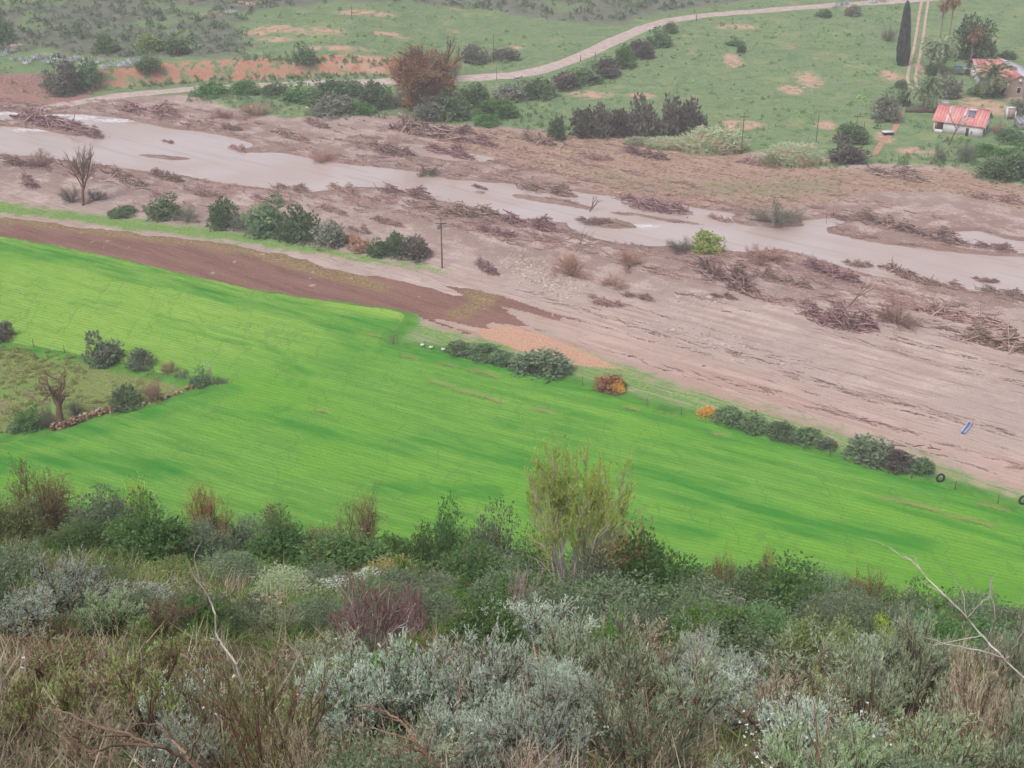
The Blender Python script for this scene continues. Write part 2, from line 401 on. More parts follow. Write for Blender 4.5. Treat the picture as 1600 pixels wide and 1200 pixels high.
def ground_mat():
    b = NB('valley_ground')
    p = b.pos()
    n1 = b.noise(p, 0.35, 4, 0.65); n2 = b.noise(p, 0.05, 2, 0.6); n3 = b.noise(p, 2.2, 2, 0.6)
    fl = flow_vec(b, 0.035, 0.55); nf = b.noise(fl, 1.0, 4, 0.62)
    fl2 = flow_vec(b, 0.10, 2.2); nf2 = b.noise(fl2, 1.0, 3, 0.6)
    wob = b.math('SUBTRACT', b.math('ADD', n1, b.math('MULTIPLY', nf, 1.0)), 1.0)
    def mask(name, w=0.8, amp=5.0, off=0.0):
        return b.rng(b.math('ADD', b.math('ADD', b.attr(name), off), b.math('MULTIPLY', wob, amp)), -w, w)
    sand = b.mix(b.rng(nf, 0.38, 0.62), lin(180, 158, 147), lin(202, 184, 174))
    sand = b.mix(b.rng(n2, 0.42, 0.62), sand, lin(184, 168, 158))
    sand = b.mix(b.math('MULTIPLY', b.rng(n1, 0.52, 0.66), 0.5), sand, lin(172, 142, 136))
    sand = b.mix(b.math('MULTIPLY', b.rng(nf2, 0.54, 0.70), 0.8), sand, lin(146, 117, 112))
    sand = b.mix(b.math('MULTIPLY', b.rng(n3, 0.55, 0.75), 0.35), sand, lin(160, 132, 126))
    spk = b.noise(p, 7.0, 2, 0.7); sand = b.mix(b.math('MULTIPLY', b.rng(spk, 0.55, 0.7), 0.55), sand, lin(150, 128, 118)); sand = b.mix(b.math('MULTIPLY', b.rng(spk, 0.42, 0.3), 0.5), sand, lin(222, 206, 198))
    mud = b.math('MULTIPLY', b.rng(b.attr('water'), -40, -6), b.rng(b.attr('verge'), -6, -24))
    sand = b.mix(b.math('MULTIPLY', b.math('MULTIPLY', mud, b.rng(b.noise(p, 0.16, 4, 0.7), 0.42, 0.54)), 0.95), sand, b.mix(b.rng(n3, 0.4, 0.6), lin(138, 116, 106), lin(172, 148, 138)))
    sand = b.mix(b.math('MULTIPLY', mud, b.math('MULTIPLY', b.rng(n3, 0.52, 0.62), 0.55)), sand, lin(122, 102, 96))
    # damp margin by the water
    wet = b.rng(b.math('ADD', b.attr('water'), b.math('MULTIPLY', wob, 5.0)), -3.0, -0.6)
    c = b.mix(b.math('MULTIPLY', wet, 0.7), sand, lin(140, 114, 102))
    # flattened flood grass on the far side
    flatc = b.mix(b.rng(nf2, 0.35, 0.62), lin(150, 122, 108), lin(186, 158, 142))
    flatc = b.mix(b.math('MULTIPLY', b.rng(n3, 0.5, 0.7), 0.5), flatc, lin(120, 112, 92))
    c = b.mix(mask('flat', 2.5, 14), c, flatc)
    c = b.mix(b.math('MULTIPLY', mask('flatgreen', 4, 22, -2), 0.75), c, b.mix(b.rng(n3, 0.4, 0.65), lin(128, 140, 102), lin(150, 138, 112)))
    # reddish plain and tan silt beside the field
    nearred = b.rng(b.attr('verge'), -16, -2)
    c = b.mix(b.math('MULTIPLY', nearred, 0.5), c, b.mix(b.rng(nf, 0.4, 0.6), lin(180, 148, 132), lin(190, 163, 150)))
    g = b.mix(b.rng(n3, 0.35, 0.65), lin(92, 138, 62), lin(136, 172, 92))
    g = b.mix(b.rng(n1, 0.42, 0.62), g, lin(118, 150, 90))
    gv = b.math('MULTIPLY', mask('verge', 2.2, 10, -1.2), b.rng(nf2, 0.70, 0.46))
    c = b.mix(gv, c, g)
    c = b.mix(mask('tan', 0.5, 2.0), c, b.mix(b.rng(n3, 0.3, 0.7), lin(188, 146, 120), lin(204, 168, 144)))
    c = b.mix(b.math('MULTIPLY', mask('strip', 1.4, 7, -0.4), 0.9), c, b.mix(b.rng(n3, 0.35, 0.65), lin(88, 140, 62), lin(136, 166, 84)))
    # ploughed soil: under-colour only, the strip itself is a sheet of its own
    # far pasture
    past = b.mix(b.rng(n3, 0.36, 0.62), lin(104, 130, 88), lin(138, 156, 112))
    past = b.mix(b.rng(n1, 0.45, 0.64), past, lin(114, 138, 96))
    past = b.mix(b.math('MULTIPLY', b.rng(b.noise(p, 0.09, 4, 0.7), 0.52, 0.64), 0.6), past, lin(152, 160, 112))
    past = b.mix(b.math('MULTIPLY', b.rng(b.noise(p, 0.13, 5, 0.7), 0.60, 0.68), 0.75), past, lin(186, 152, 130))
    past = b.mix(b.math('MULTIPLY', b.rng(b.noise(p, 0.22, 4, 0.75), 0.50, 0.60), 0.7), past, b.mix(b.rng(n3, 0.4, 0.6), lin(84, 116, 76), lin(112, 136, 100)))
    past = b.mix(b.math('MULTIPLY', b.rng(b.noise(p, 0.6, 3, 0.7), 0.56, 0.66), 0.5), past, lin(150, 150, 118))
    c = b.mix(mask('far', 1.5, 7), c, past)
    scr = b.mix(b.rng(n1, 0.35, 0.65), lin(100, 110, 92), lin(126, 126, 110))
    scr = b.mix(b.rng(n2, 0.5, 0.62), scr, lin(122, 142, 100))
    c = b.mix(mask('scrub', 3, 14), c, scr)
    c = b.mix(mask('brown', 1.5, 6), c, b.mix(b.rng(n3, 0.35, 0.65), lin(150, 110, 104), lin(176, 140, 128)))
    orange = b.mix(b.rng(n1, 0.35, 0.65), lin(188, 134, 110), lin(204, 164, 140))
    orange = b.mix(b.math('MULTIPLY', b.rng(n3, 0.45, 0.65), 0.5), orange, lin(176, 132, 108))
    orange = b.mix(b.attr('brownbank'), orange, b.mix(b.rng(n3, 0.35, 0.65), lin(138, 106, 100), lin(170, 138, 126)))
    bk = b.math('MULTIPLY', b.rng(b.attr('bank'), -0.8, 0.6), b.rng(b.attr('bank'), 7.5, 4.6))
    bk = b.math('MULTIPLY', bk, b.rng(n1, 0.62, 0.46))
    c = b.mix(bk, c, orange)
    c = b.mix(b.math('MULTIPLY', b.attr('bare'), b.rng(n1, 0.36, 0.56)), c, b.mix(b.rng(n3, 0.3, 0.7), lin(192, 150, 128), lin(206, 174, 154)))
    enc = b.mix(b.rng(n3, 0.4, 0.6), lin(112, 134, 70), lin(144, 148, 94))
    enc = b.mix(b.rng(n2, 0.45, 0.6), enc, lin(122, 150, 78))
    c = b.mix(mask('encl', 1.0, 3), c, enc)
    cropg = b.mix(b.rng(n1, 0.3, 0.7), lin(74, 130, 50), lin(104, 156, 66))
    c = b.mix(mask('crop', 0.8, 1.5, 2.6), c, cropg)
    hillc = b.mix(b.rng(n1, 0.4, 0.6), lin(96, 88, 66), lin(84, 104, 58))
    hillc = b.mix(b.rng(b.noise(p, 1.1, 4, 0.7), 0.45, 0.62), hillc, lin(118, 100, 84))
    c = b.mix(b.rng(b.attr('hill'), -2.5, 4.0), c, hillc)
    hgt = b.math('ADD', b.math('MULTIPLY', n3, 0.5), nf2)
    return b.flat(c, b.bump(hgt, 0.25, 0.7))
# bare orange patches in the far pasture, at their places
BARE = [((440, 45), 46, 6), ((500, 48), 40, 7), ((520, 75), 60, 4), ((430, 62), 30, 4), ((610, 54), 30, 4), ((570, 20), 46, 5), ((400, 52), 20, 5), ((470, 98), 26, 4), ((590, 95), 40, 4), ((560, 104), 60, 3), ((1145, 95), 16, 12), ((1150, 42), 36, 5),
        ((1265, 125), 22, 14), ((1235, 140), 20, 8), ((1395, 120), 20, 10), ((1440, 108), 6, 10), ((1540, 165), 40, 14), ((1430, 238), 30, 8), ((1160, 195), 40, 8), ((1000, 150), 26, 5), ((925, 148), 40, 6), ((1380, 215), 12, 10), ((330, 22), 20, 3), ((380, 5), 26, 3), ((15, 70), 20, 3), ((640, 96), 26, 3), ((800, 75), 20, 3), ((1580, 148), 30, 8), ((1250, 250), 60, 5), ((1290, 195), 20, 7)]
bare = np.zeros(fx.shape)
for (bx, by), rx, ry in BARE:
    c0, t0 = pv(bx, by); e1, _ = pv(bx + rx, by); e2, _ = pv(bx, by - ry)
    ra = max(1.5, np.hypot(*(e1 - c0)[:2])); rb = max(1.5, np.hypot(*(e2 - c0)[:2]))
    q = ((fx - c0[0]) / ra) ** 2 + ((fy - c0[1]) / rb) ** 2
    bare = np.maximum(bare, 1 - sstep(0.3, 1.35, q + 0.8 * fbm(fx * 0.25, fy * 0.25, 91, 3)))
AT['bare'] = bare
structure('ground', mk_mesh('ground', np.stack([fx, fy, GZ.ravel()], -1), Q, ground_mat(), AT, smooth=True))

from_grid_y = gy; from_grid_x = gx
def ZG(x, y):
    """height of the finished ground mesh (bilinear)"""
    x = np.asarray(x, float); y = np.asarray(y, float)
    i = np.clip(np.searchsorted(gx, x) - 1, 0, len(gx) - 2); j = np.clip(np.searchsorted(gy, y) - 1, 0, len(gy) - 2)
    u = (x - gx[i]) / (gx[i + 1] - gx[i]); v = (y - gy[j]) / (gy[j + 1] - gy[j])
    return (GZ[j, i] * (1 - u) + GZ[j, i + 1] * u) * (1 - v) + (GZ[j + 1, i] * (1 - u) + GZ[j + 1, i + 1] * u) * v

# ------------------------------------------------------------------ sheets on the ground: crop, ploughed soil, river, road, track
def sheet(name, poly, step, hfun, mat, pad=2.0, attrs=None, ybox=None, keep=None):
    x0, y0 = poly.min(0) - pad; x1, y1 = poly.max(0) + pad
    if ybox: y0, y1 = max(y0, ybox[0]), min(y1, ybox[1]); x0, x1 = max(x0, ybox[2]), min(x1, ybox[3])
    xs = np.arange(x0, x1, step); ys = np.arange(y0, y1, step)
    X, Y = np.meshgrid(xs, ys); s = keep(X, Y)
    k = s > -pad
    cell = k[:-1, :-1] & k[1:, :-1] & k[:-1, 1:] & k[1:, 1:]
    Z = hfun(X, Y, s)
    ids = np.arange(X.size).reshape(X.shape)
    q = np.stack([ids[:-1, :-1], ids[:-1, 1:], ids[1:, 1:], ids[1:, :-1]], -1)[cell]
    used = np.unique(q); rm = np.full(X.size, -1); rm[used] = np.arange(len(used))
    A = {kk: f(X, Y, s).ravel()[used] for kk, f in (attrs or {}).items()}
    V = np.stack([X.ravel(), Y.ravel(), Z.ravel()], -1)[used]
    return structure(name, mk_mesh(name, V, rm[q], mat, A, smooth=True))

def crop_h(X, Y, s):
    s = s + 0.8 * fbm(X * 0.5, Y * 0.5, 51, 3)
    base = ZG(X, Y)
    tuft = 0.10 * (vnoise(X * 1.3, Y * 1.3, 52) - 0.5) + 0.16 * fbm(X * 0.18, Y * 0.5, 53, 4)
    return base - 0.12 + (0.46 + tuft) * sstep(-0.3, 0.6, s) * (1 - 0.95 * crop_bare(X, Y))
# darker, taller bands and thin bare places in the crop
def band(X, Y, pts, w):
    d, _, _ = d_line(X, Y, poly_w(pts))
    return 1 - sstep(w * 0.35, w, d + w * 0.9 * fbm(X * 0.11, Y * 0.28, 58, 4))
CB = [([(0, 386), (120, 406), (240, 436), (360, 465), (480, 492), (600, 512)], 4.5), ([(-60, 378), (80, 402), (200, 428)], 2.5), ([(360, 455), (460, 480), (620, 520)], 3.0), ([(470, 490), (520, 512), (560, 545)], 3.0),
      ([(610, 547), (700, 562), (800, 585), (900, 610), (1000, 640), (1100, 668), (1200, 697), (1320, 730), (1450, 765), (1600, 815)], 3.4), ([(20, 700), (110, 682), (220, 652), (350, 614)], 3.0),
      ([(1010, 745), (1090, 775), (1180, 790)], 4.0), ([(660, 690), (760, 705), (860, 735)], 3.2), ([(450, 665), (560, 690), (650, 705)], 2.0), ([(1180, 800), (1300, 835), (1420, 850)], 3.6), ([(0, 730), (120, 722), (260, 740)], 3.4), ([(600, 765), (760, 775)], 2.5), ([(840, 800), (960, 810), (1100, 840)], 2.6)]
WHEEL = [[(30, 455), (200, 490), (400, 540), (470, 590), (440, 640)], [(60, 380), (240, 425), (420, 475), (600, 520)], [(900, 655), (1100, 705), (1300, 760), (1600, 850)], [(330, 640), (560, 690), (800, 735), (1000, 790)], [(700, 640), (900, 690), (1150, 760)]]
def crop_dark(X, Y, s=None):
    r = np.zeros(X.shape)
    for w_ in WHEEL:
        d, _, _ = d_line(X, Y, poly_w(densify(w_, 2))); d = np.minimum(np.abs(d - 1.0), np.abs(d - 1.01)); r = np.maximum(r, 0.7 * (1 - sstep(0.25, 0.9, d)) * (fbm(X * 0.1, Y * 0.1, 83, 3) > -0.06))
    for pts, w in CB: r = np.maximum(r, band(X, Y, pts, w))
    return r
CBARE = [((700, 572), 14, 2), ((752, 585), 26, 3.5), ((690, 602), 24, 2.5), ((740, 618), 34, 2), ((780, 630), 14, 1.8), ((505, 645), 12, 1.6), ((1035, 647), 10, 2), ((1055, 652), 8, 1.5), ((1125, 682), 14, 1.6), ((1550, 795), 26, 2), ((1420, 790), 50, 1.6), ((1510, 815), 40, 1.5), ((660, 538), 36, 2), ((588, 527), 18, 2.5), ((850, 644), 20, 1.5), ((985, 640), 16, 1.5), ((1600, 800), 30, 2.5), ((640, 560), 14, 1.6)]
CBW = []
for (bx, by), rx, ry in CBARE:
    c0, _ = pv(bx, by); e1, _ = pv(bx + rx, by + rx * 0.25); e2, _ = pv(bx, by - ry)
    CBW.append((c0[0], c0[1], math.atan2(e1[1] - c0[1], e1[0] - c0[0]), np.hypot(*(e1 - c0)[:2]), max(0.5, np.hypot(*(e2 - c0)[:2]))))
def crop_bare(X, Y, s=None):
    r = np.zeros(X.shape)
    nz = fbm(X * 0.5, Y * 0.5, 66, 3)
    for cx, cy, a, ra, rb in CBW:
        m = (np.abs(X - cx) < 1.6 * ra) & (np.abs(Y - cy) < 1.6 * ra)
        if not m.any(): continue
        dx, dy = X[m] - cx, Y[m] - cy
        u = (dx * math.cos(a) + dy * math.sin(a)) / ra; v = (-dx * math.sin(a) + dy * math.cos(a)) / rb
        r[m] = np.maximum(r[m], 1 - sstep(0.4, 1.3, u * u + v * v + 1.4 * nz[m]))
    return r
def crop_mat():
    b = NB('young_crop'); p = b.pos()
    ang = FLOW + 0.12
    v = b.mapping(b.mapping(p, rot=-ang), scale=(0.07, 0.55, 0.3))
    ns = b.noise(v, 1.0, 6, 0.65)
    v2 = b.mapping(b.mapping(p, rot=-ang), scale=(0.25, 2.4, 0.3)); ns2 = b.noise(v2, 1.0, 4, 0.7)
    n3 = b.noise(p, 3.2, 3, 0.7); n2 = b.noise(p, 0.035, 3, 0.55)
    lo, hi = lin(102, 160, 66), lin(134, 182, 78)
    c = b.mix(b.rng(ns, 0.34, 0.66), lo, hi)
    c = b.mix(b.math('MULTIPLY', b.rng(n2, 0.44, 0.6), 0.6), c, lin(124, 182, 62))
    c = b.mix(b.math('MULTIPLY', b.attr('pale'), 0.9), c, b.mix(b.rng(ns, 0.35, 0.65), lin(152, 192, 84), lin(170, 202, 98)))
    c = b.mix(b.math('MULTIPLY', b.attr('dark'), b.rng(ns, 0.32, 0.62, 1.0, 0.35)), c, lin(66, 146, 54))
    c = b.mix(b.math('MULTIPLY', b.rng(ns2, 0.50, 0.68), 0.42), c, lin(80, 146, 46))
    c = b.mix(b.math('MULTIPLY', b.rng(n3, 0.5, 0.72), 0.45), c, lin(84, 148, 46))
    rows = b.n('ShaderNodeTexWave', {'Vector': b.mapping(p, rot=-ang - 0.06), 'Scale': 0.42, 'Distortion': 3.0, 'Detail': 2.0, 'Detail Scale': 0.6}, wave_type='BANDS', bands_direction='Y').outputs[1]
    c = b.mix(b.math('MULTIPLY', b.rng(rows, 0.70, 0.96), 0.4), c, lin(82, 150, 48))
    nk = b.noise(b.mapping(p, rot=0.5, scale=(0.10, 0.035, 0.1)), 1.0, 3, 0.6); ck = b.rng(b.math('ABSOLUTE', b.math('SUBTRACT', nk, 0.5)), 0.010, 0.002)
    c = b.mix(b.math('MULTIPLY', b.math('MULTIPLY', ck, b.rng(n3, 0.4, 0.55)), 0.5), c, lin(92, 140, 66))
    c = b.mix(b.attr('bare'), c, lin(164, 142, 104))
    h = b.math('ADD', b.math('MULTIPLY', ns2, 0.8), n3)
    return b.flat(c, b.bump(h, 0.35, 0.8))
PALE = [(-100, 366), (60, 376), (220, 415), (400, 460), (520, 480), (620, 488)]
def crop_pale(X, Y, s):  # lightness from haze and slope, painted into the upper-left crop colour
    d, _, _ = d_line(X, Y, poly_w(densify(PALE, 3)))
    a = 1 - sstep(2.5, 6.5, d + 3 * fbm(X * 0.1, Y * 0.2, 71, 3))
    c1, _ = pv(60, 490); q = ((X - c1[0]) / 60) ** 2 + ((Y - c1[1]) / 26) ** 2
    return np.maximum(a, 0.8 * (1 - sstep(0.2, 1.4, q)))
def crop_sd(X, Y): return np.minimum(reg('crop', X, Y), 0.8 * (valley(X, Y) + 1.2 - hill_plane(X, Y)))
_cd = GridF(crop_dark, -126, 126, 80, 262, 0.6)
def CROPD(X, Y, s): return _cd(X, Y)
sheet('crop_field', REG['crop'], 0.42, crop_h, crop_mat(), keep=crop_sd, attrs={'dark': CROPD, 'bare': crop_bare, 'pale': crop_pale}, ybox=(84, 260, -125, 125))

def soil_h(X, Y, s):
    al2 = X * math.cos(FLOW) + Y * math.sin(FLOW); ac2 = -X * math.sin(FLOW) + Y * math.cos(FLOW); tip = sstep(0, 30, X + 22)
    s = s + 2.4 * fbm(X * 0.22, Y * 0.3, 54, 4) + tip * (18 * fbm(al2 * 0.045, ac2 * 0.5, 56, 5) - 1.6)
    return ZG(X, Y) - 0.06 + 0.10 * sstep(-0.6, 0.6, s) + 0.10 * (vnoise(X * 1.1, Y * 1.1, 55) - 0.5) * sstep(0, 1, s)
def soil_mat():
    b = NB('ploughed_soil'); p = b.pos()
    v = b.mapping(b.mapping(p, rot=-FLOW), scale=(0.05, 0.5, 0.3)); ns = b.noise(v, 1.0, 5, 0.6)
    v2 = b.mapping(b.mapping(p, rot=-FLOW), scale=(0.12, 2.0, 0.3)); ns2 = b.noise(v2, 1.0, 3, 0.6)
    n3 = b.noise(p, 1.8, 4, 0.7)
    c = b.mix(b.rng(ns, 0.35, 0.62), lin(132, 100, 90), lin(150, 116, 104))
    c = b.mix(b.math('MULTIPLY', b.rng(n3, 0.5, 0.7), 0.5), c, lin(112, 84, 76))
    c = b.mix(b.math('MULTIPLY', b.rng(ns2, 0.6, 0.72), 0.5), c, lin(186, 140, 118))
    c = b.mix(b.math('MULTIPLY', b.attr('weed'), b.rng(n3, 0.44, 0.6)), c, lin(158, 152, 92))
    return b.flat(c, b.bump(b.math('ADD', n3, ns2), 0.3, 0.9))
WEEDS = [[(0, 343), (150, 360), (330, 384), (430, 400)], [(400, 395), (500, 425), (600, 450)], [(720, 490), (760, 470), (740, 455)], [(440, 400), (560, 436)]]
def soil_weed(X, Y, s):
    r = np.zeros(X.shape)
    for w in WEEDS:
        d, _, _ = d_line(X, Y, poly_w(densify(w, 3))); r = np.maximum(r, 1 - sstep(0.8, 3.0, d + 2.2 * fbm(X * 0.3, Y * 0.3, 73, 3)))
    return r
sheet('ploughed_strip', REG['soil'], 0.5, soil_h, soil_mat(), keep=lambda X, Y: reg('soil', X, Y), attrs={'weed': soil_weed}, ybox=(150, 330, -190, 125))

def water_mat():
    b = NB('muddy_water'); p = b.pos()
    n = b.noise(b.mapping(b.mapping(p, rot=-FLOW), scale=(0.4, 1.3, 1)), 1.2, 3, 0.6)
    c = b.mix(b.rng(b.noise(p, 0.04, 2, 0.5), 0.35, 0.65), lin(198, 178, 166), lin(208, 194, 190))
    fo = b.math('MULTIPLY', b.attr('foam'), b.rng(b.noise(flow_vec(b, 0.5, 2.0), 1.0, 4, 0.7), 0.36, 0.5))
    c = b.mix(fo, c, lin(238, 234, 238))
    cur = b.noise(flow_vec(b, 0.03, 0.5), 1.0, 4, 0.65); c = b.mix(b.math('MULTIPLY', b.rng(cur, 0.5, 0.66), 0.35), c, lin(178, 148, 128))
    r = b.mix(fo, (0.025,) * 3 + (1,), (0.7,) * 3 + (1,))
    return b.out(c, r, 0.5, b.bump(n, 0.008, 0.35), IOR=2.3)
RALL = np.concatenate(RIVER_W)
RAPID = [((20, 178), 60, 5), ((90, 182), 50, 5), ((130, 188), 26, 5), ((60, 203), 60, 3), ((1000, 356), 40, 2), ((180, 192), 40, 4)]
def foam(X, Y, s):
    r = np.zeros(X.shape)
    for (bx, by), rx, ry in RAPID:
        c0, _ = pv(bx, by); e1, _ = pv(bx + rx, by); e2, _ = pv(bx, by - ry)
        q = ((X - c0[0]) / np.hypot(*(e1 - c0)[:2])) ** 2 + ((Y - c0[1]) / np.hypot(*(e2 - c0)[:2])) ** 2
        r = np.maximum(r, 1 - sstep(0.2, 1.2, q))
    return r
sheet('river', RALL, 1.4, lambda X, Y, s: np.full(X.shape, WATER_Z), water_mat(), pad=3.5, attrs={'foam': foam}, ybox=(190, 345, -260, 260), keep=river_sd)

def strip_sheet(name, pts, width, mat, edge=0.5, lift=0.07, step=1.0, offs=0.0):
    P = np.array(pts, float)
    seg = np.hypot(*np.diff(P, axis=0).T); cum = np.concatenate([[0], np.cumsum(seg)])
    n = max(2, int(cum[-1] / step)); t = np.linspace(0, cum[-1], n)
    X = np.interp(t, cum, P[:, 0]); Y = np.interp(t, cum, P[:, 1])
    k = 7
    for _ in range(2):
        X[1:-1] = (X[:-2] + 2 * X[1:-1] + X[2:]) / 4; Y[1:-1] = (Y[:-2] + 2 * Y[1:-1] + Y[2:]) / 4
    dx, dy = np.gradient(X), np.gradient(Y); L = np.hypot(dx, dy) + 1e-9; nxv, nyv = -dy / L, dx / L
    rows = []
    us = np.array([-1, -0.82, -0.45, 0, 0.45, 0.82, 1])
    wn_ = width * (1 + 0.25 * fbm(t * 0.15, t * 0, 88, 3))
    for u in us:
        xx = X + nxv * (u * wn_ / 2 + offs); yy = Y + nyv * (u * wn_ / 2 + offs)
        zz = ZG(xx, yy) + (lift if abs(u) < 0.9 else -0.15)
        rows.append(np.stack([xx, yy, zz], -1))
    V = np.stack(rows, 1).reshape(-1, 3); ids = np.arange(n * 7).reshape(n, 7)
    q = np.stack([ids[:-1, :-1], ids[:-1, 1:], ids[1:, 1:], ids[1:, :-1]], -1).reshape(-1, 4)
    return structure(name, mk_mesh(name, V, q, mat, smooth=True))
def road_mat(name, c1, c2):
    b = NB(name); p = b.pos(); n = b.noise(p, 0.6, 4, 0.65); n3 = b.noise(p, 3, 3, 0.6)
    c = b.mix(b.rng(n, 0.35, 0.65), c1, c2); c = b.mix(b.math('MULTIPLY', b.rng(n3, 0.5, 0.75), 0.3), c, lin(140, 122, 112))
    return b.out(c, 0.95, 0.1, b.bump(n3, 0.05, 0.5))
ROADM = road_mat('gravel_road', lin(186, 166, 156), lin(206, 188, 180))
TRACKM = road_mat('earth_track', lin(190, 160, 142), lin(208, 182, 166))
ROAD_PX = [(60, 170), (100, 164), (180, 150), (300, 139), (400, 133.5), (490, 130), (560, 128.5), (640, 126.5), (715, 123), (800, 118), (850, 108.5), (890, 95), (920, 83), (950, 68), (1000, 46), (1040, 33), (1100, 24), (1200, 16), (1290, 9), (1400, 2), (1460, -2), (1600, -12), (1900, -30)]
strip_sheet('dirt_road', poly_w(densify(ROAD_PX, 4)), 6.0, ROADM)
TRACK_PX = [(1446, -1), (1442, 20), (1438, 50), (1433, 80), (1428, 100), (1424, 120), (1426, 134), (1436, 142)]
TW = poly_w(densify(TRACK_PX, 4))
strip_sheet('farm_track', TW, 0.95, TRACKM, offs=-1.05, lift=0.09); strip_sheet('farm_track', TW, 0.95, TRACKM, offs=1.05, lift=0.09)
PATH_PX = [(1408, 174), (1404, 190), (1396, 205), (1378, 222), (1366, 242)]
strip_sheet('garden_path', poly_w(densify(PATH_PX, 3)), 1.6, road_mat('red_earth_path', lin(182, 138, 114), lin(194, 154, 130)), lift=0.06)
# ------------------------------------------------------------------ plants: generators (numpy)
def unit(v): return v / (np.linalg.norm(v, axis=-1, keepdims=True) + 1e-9)

def frame(d):
    a = np.where(np.abs(d[..., 2:3]) < 0.9, np.array([0, 0, 1.0]), np.array([1.0, 0, 0]))
    s = unit(np.cross(d, a)); return s, np.cross(s, d)

class Geo:
    """triangles with a per-vertex tint value"""
    def __init__(s): s.V = []; s.F = []; s.T = []; s.n = 0
    def add(s, V, F, T):
        s.V.append(V); s.F.append(F + s.n); s.T.append(T); s.n += len(V)
    def tubes(s, P0, P1, R0, R1, tint, k=4):
        d = unit(P1 - P0); a, b = frame(d)
        an = np.arange(k) * 2 * np.pi / k
        ring = np.cos(an)[None, :, None] * a[:, None, :] + np.sin(an)[None, :, None] * b[:, None, :]
        A = P0[:, None, :] + ring * np.asarray(R0)[:, None, None]; B = P1[:, None, :] + ring * np.asarray(R1)[:, None, None]
        n = len(P0); V = np.concatenate([A, B], 1).reshape(-1, 3)
        base = (np.arange(n) * 2 * k)[:, None]
        i = np.arange(k); j = (i + 1) % k
        f1 = np.stack([i, j, j + k], -1); f2 = np.stack([i, j + k, i + k], -1)
        F = (base[:, :, None] + np.concatenate([f1, f2])[None]).reshape(-1, 3)
        s.add(V, F, np.repeat(np.broadcast_to(tint, (n,)), 2 * k))
    def lines(s, pts, r0, r1, tint, k=4):
        """pts (N,m,3) polylines with tapering radius"""
        m = pts.shape[1]
        r0 = np.broadcast_to(r0, (len(pts),)); r1 = np.broadcast_to(r1, (len(pts),))
        for i in range(m - 1):
            a, b = i / (m - 1), (i + 1) / (m - 1)
            s.tubes(pts[:, i], pts[:, i + 1], r0 * (1 - a) + r1 * a, r0 * (1 - b) + r1 * b, tint, k)
    def ribbons(s, P0, P1, w, tint, rng):
        d = unit(P1 - P0); a, b = frame(d); an = rng.uniform(0, np.pi, len(P0))[:, None]
        sd = a * np.cos(an) + b * np.sin(an); w = np.broadcast_to(w, (len(P0),))[:, None]
        V = np.stack([P0 - sd * w / 2, P0 + sd * w / 2, P1], 1).reshape(-1, 3)
        s.add(V, np.arange(len(V)).reshape(-1, 3), np.repeat(np.broadcast_to(tint, (len(P0),)), 3))
    def leaves(s, C, D, L, Wd, tint, rng):
        d = unit(D); a, b = frame(d); an = rng.uniform(0, 2 * np.pi, len(C))[:, None]
        sd = a * np.cos(an) + b * np.sin(an); L = np.broadcast_to(L, (len(C),))[:, None]; Wd = np.broadcast_to(Wd, (len(C),))[:, None]
        V = np.stack([C, C + d * L * 0.5 + sd * Wd / 2, C + d * L, C + d * L * 0.5 - sd * Wd / 2], 1).reshape(-1, 3)
        q = np.arange(len(V)).reshape(-1, 4)
        s.add(V, np.concatenate([q[:, [0, 1, 2]], q[:, [0, 2, 3]]]), np.repeat(np.broadcast_to(tint, (len(C),)), 4))
    def arrays(s): return np.concatenate(s.V), np.concatenate(s.F), np.concatenate(s.T)
    def mesh(s, name, mat):
        V, F, T = s.arrays(); return mk_mesh(name, V, F, mat, {'tint': T})

def grow(rng, P, D, L, n, spread, up, seg, jit, tmin=0.3, tmax=1.0, lr=(0.4, 0.7), lfall=0.5, pts=None):
    """n children on each parent polyline pts (N,m,3): returns child polylines (N*n, seg+1, 3)"""
    N, m = pts.shape[0], pts.shape[1]
    t = rng.uniform(tmin, tmax, (N, n)); t[:, 0] = tmax
    f = t * (m - 1); i = np.clip(f.astype(int), 0, m - 2); u = (f - i)[..., None]
    ar = np.arange(N)[:, None]
    p = pts[ar, i] * (1 - u) + pts[ar, i + 1] * u; d = unit(pts[ar, i + 1] - pts[ar, i])
    d = unit(d + spread * rng.normal(0, 1, d.shape) * np.array([1, 1, 0.7]) + np.array([0, 0, up]))
    Lp = np.linalg.norm(np.diff(pts, axis=1), axis=-1).sum(1)[:, None]
    ln = Lp * rng.uniform(lr[0], lr[1], (N, n)) * (1 - lfall * (t - tmin))
    return walk(rng, p.reshape(-1, 3), d.reshape(-1, 3), ln.ravel(), seg, jit, up * 0.3)

def walk(rng, p, d, ln, seg, jit, up):
    out = [p]
    for k in range(seg):
        d = unit(d + jit * rng.normal(0, 1, d.shape) + np.array([0, 0, up]))
        p = p + d * (ln / seg)[:, None]; out.append(p)
    return np.stack(out, 1)

def stems(rng, n, spread, L, seg, jit, up, r=0.06, lvar=0.3):
    an = rng.uniform(0, 2 * np.pi, n); rr = r * np.sqrt(rng.uniform(0, 1, n))
    p = np.stack([rr * np.cos(an), rr * np.sin(an), np.zeros(n)], -1)
    tl = spread * np.sqrt(rng.uniform(0.02, 1, n))
    d = unit(np.stack([np.cos(an) * np.sin(tl), np.sin(an) * np.sin(tl), np.cos(tl)], -1))
    return walk(rng, p, d, L * rng.uniform(1 - lvar, 1, n), seg, jit, up)

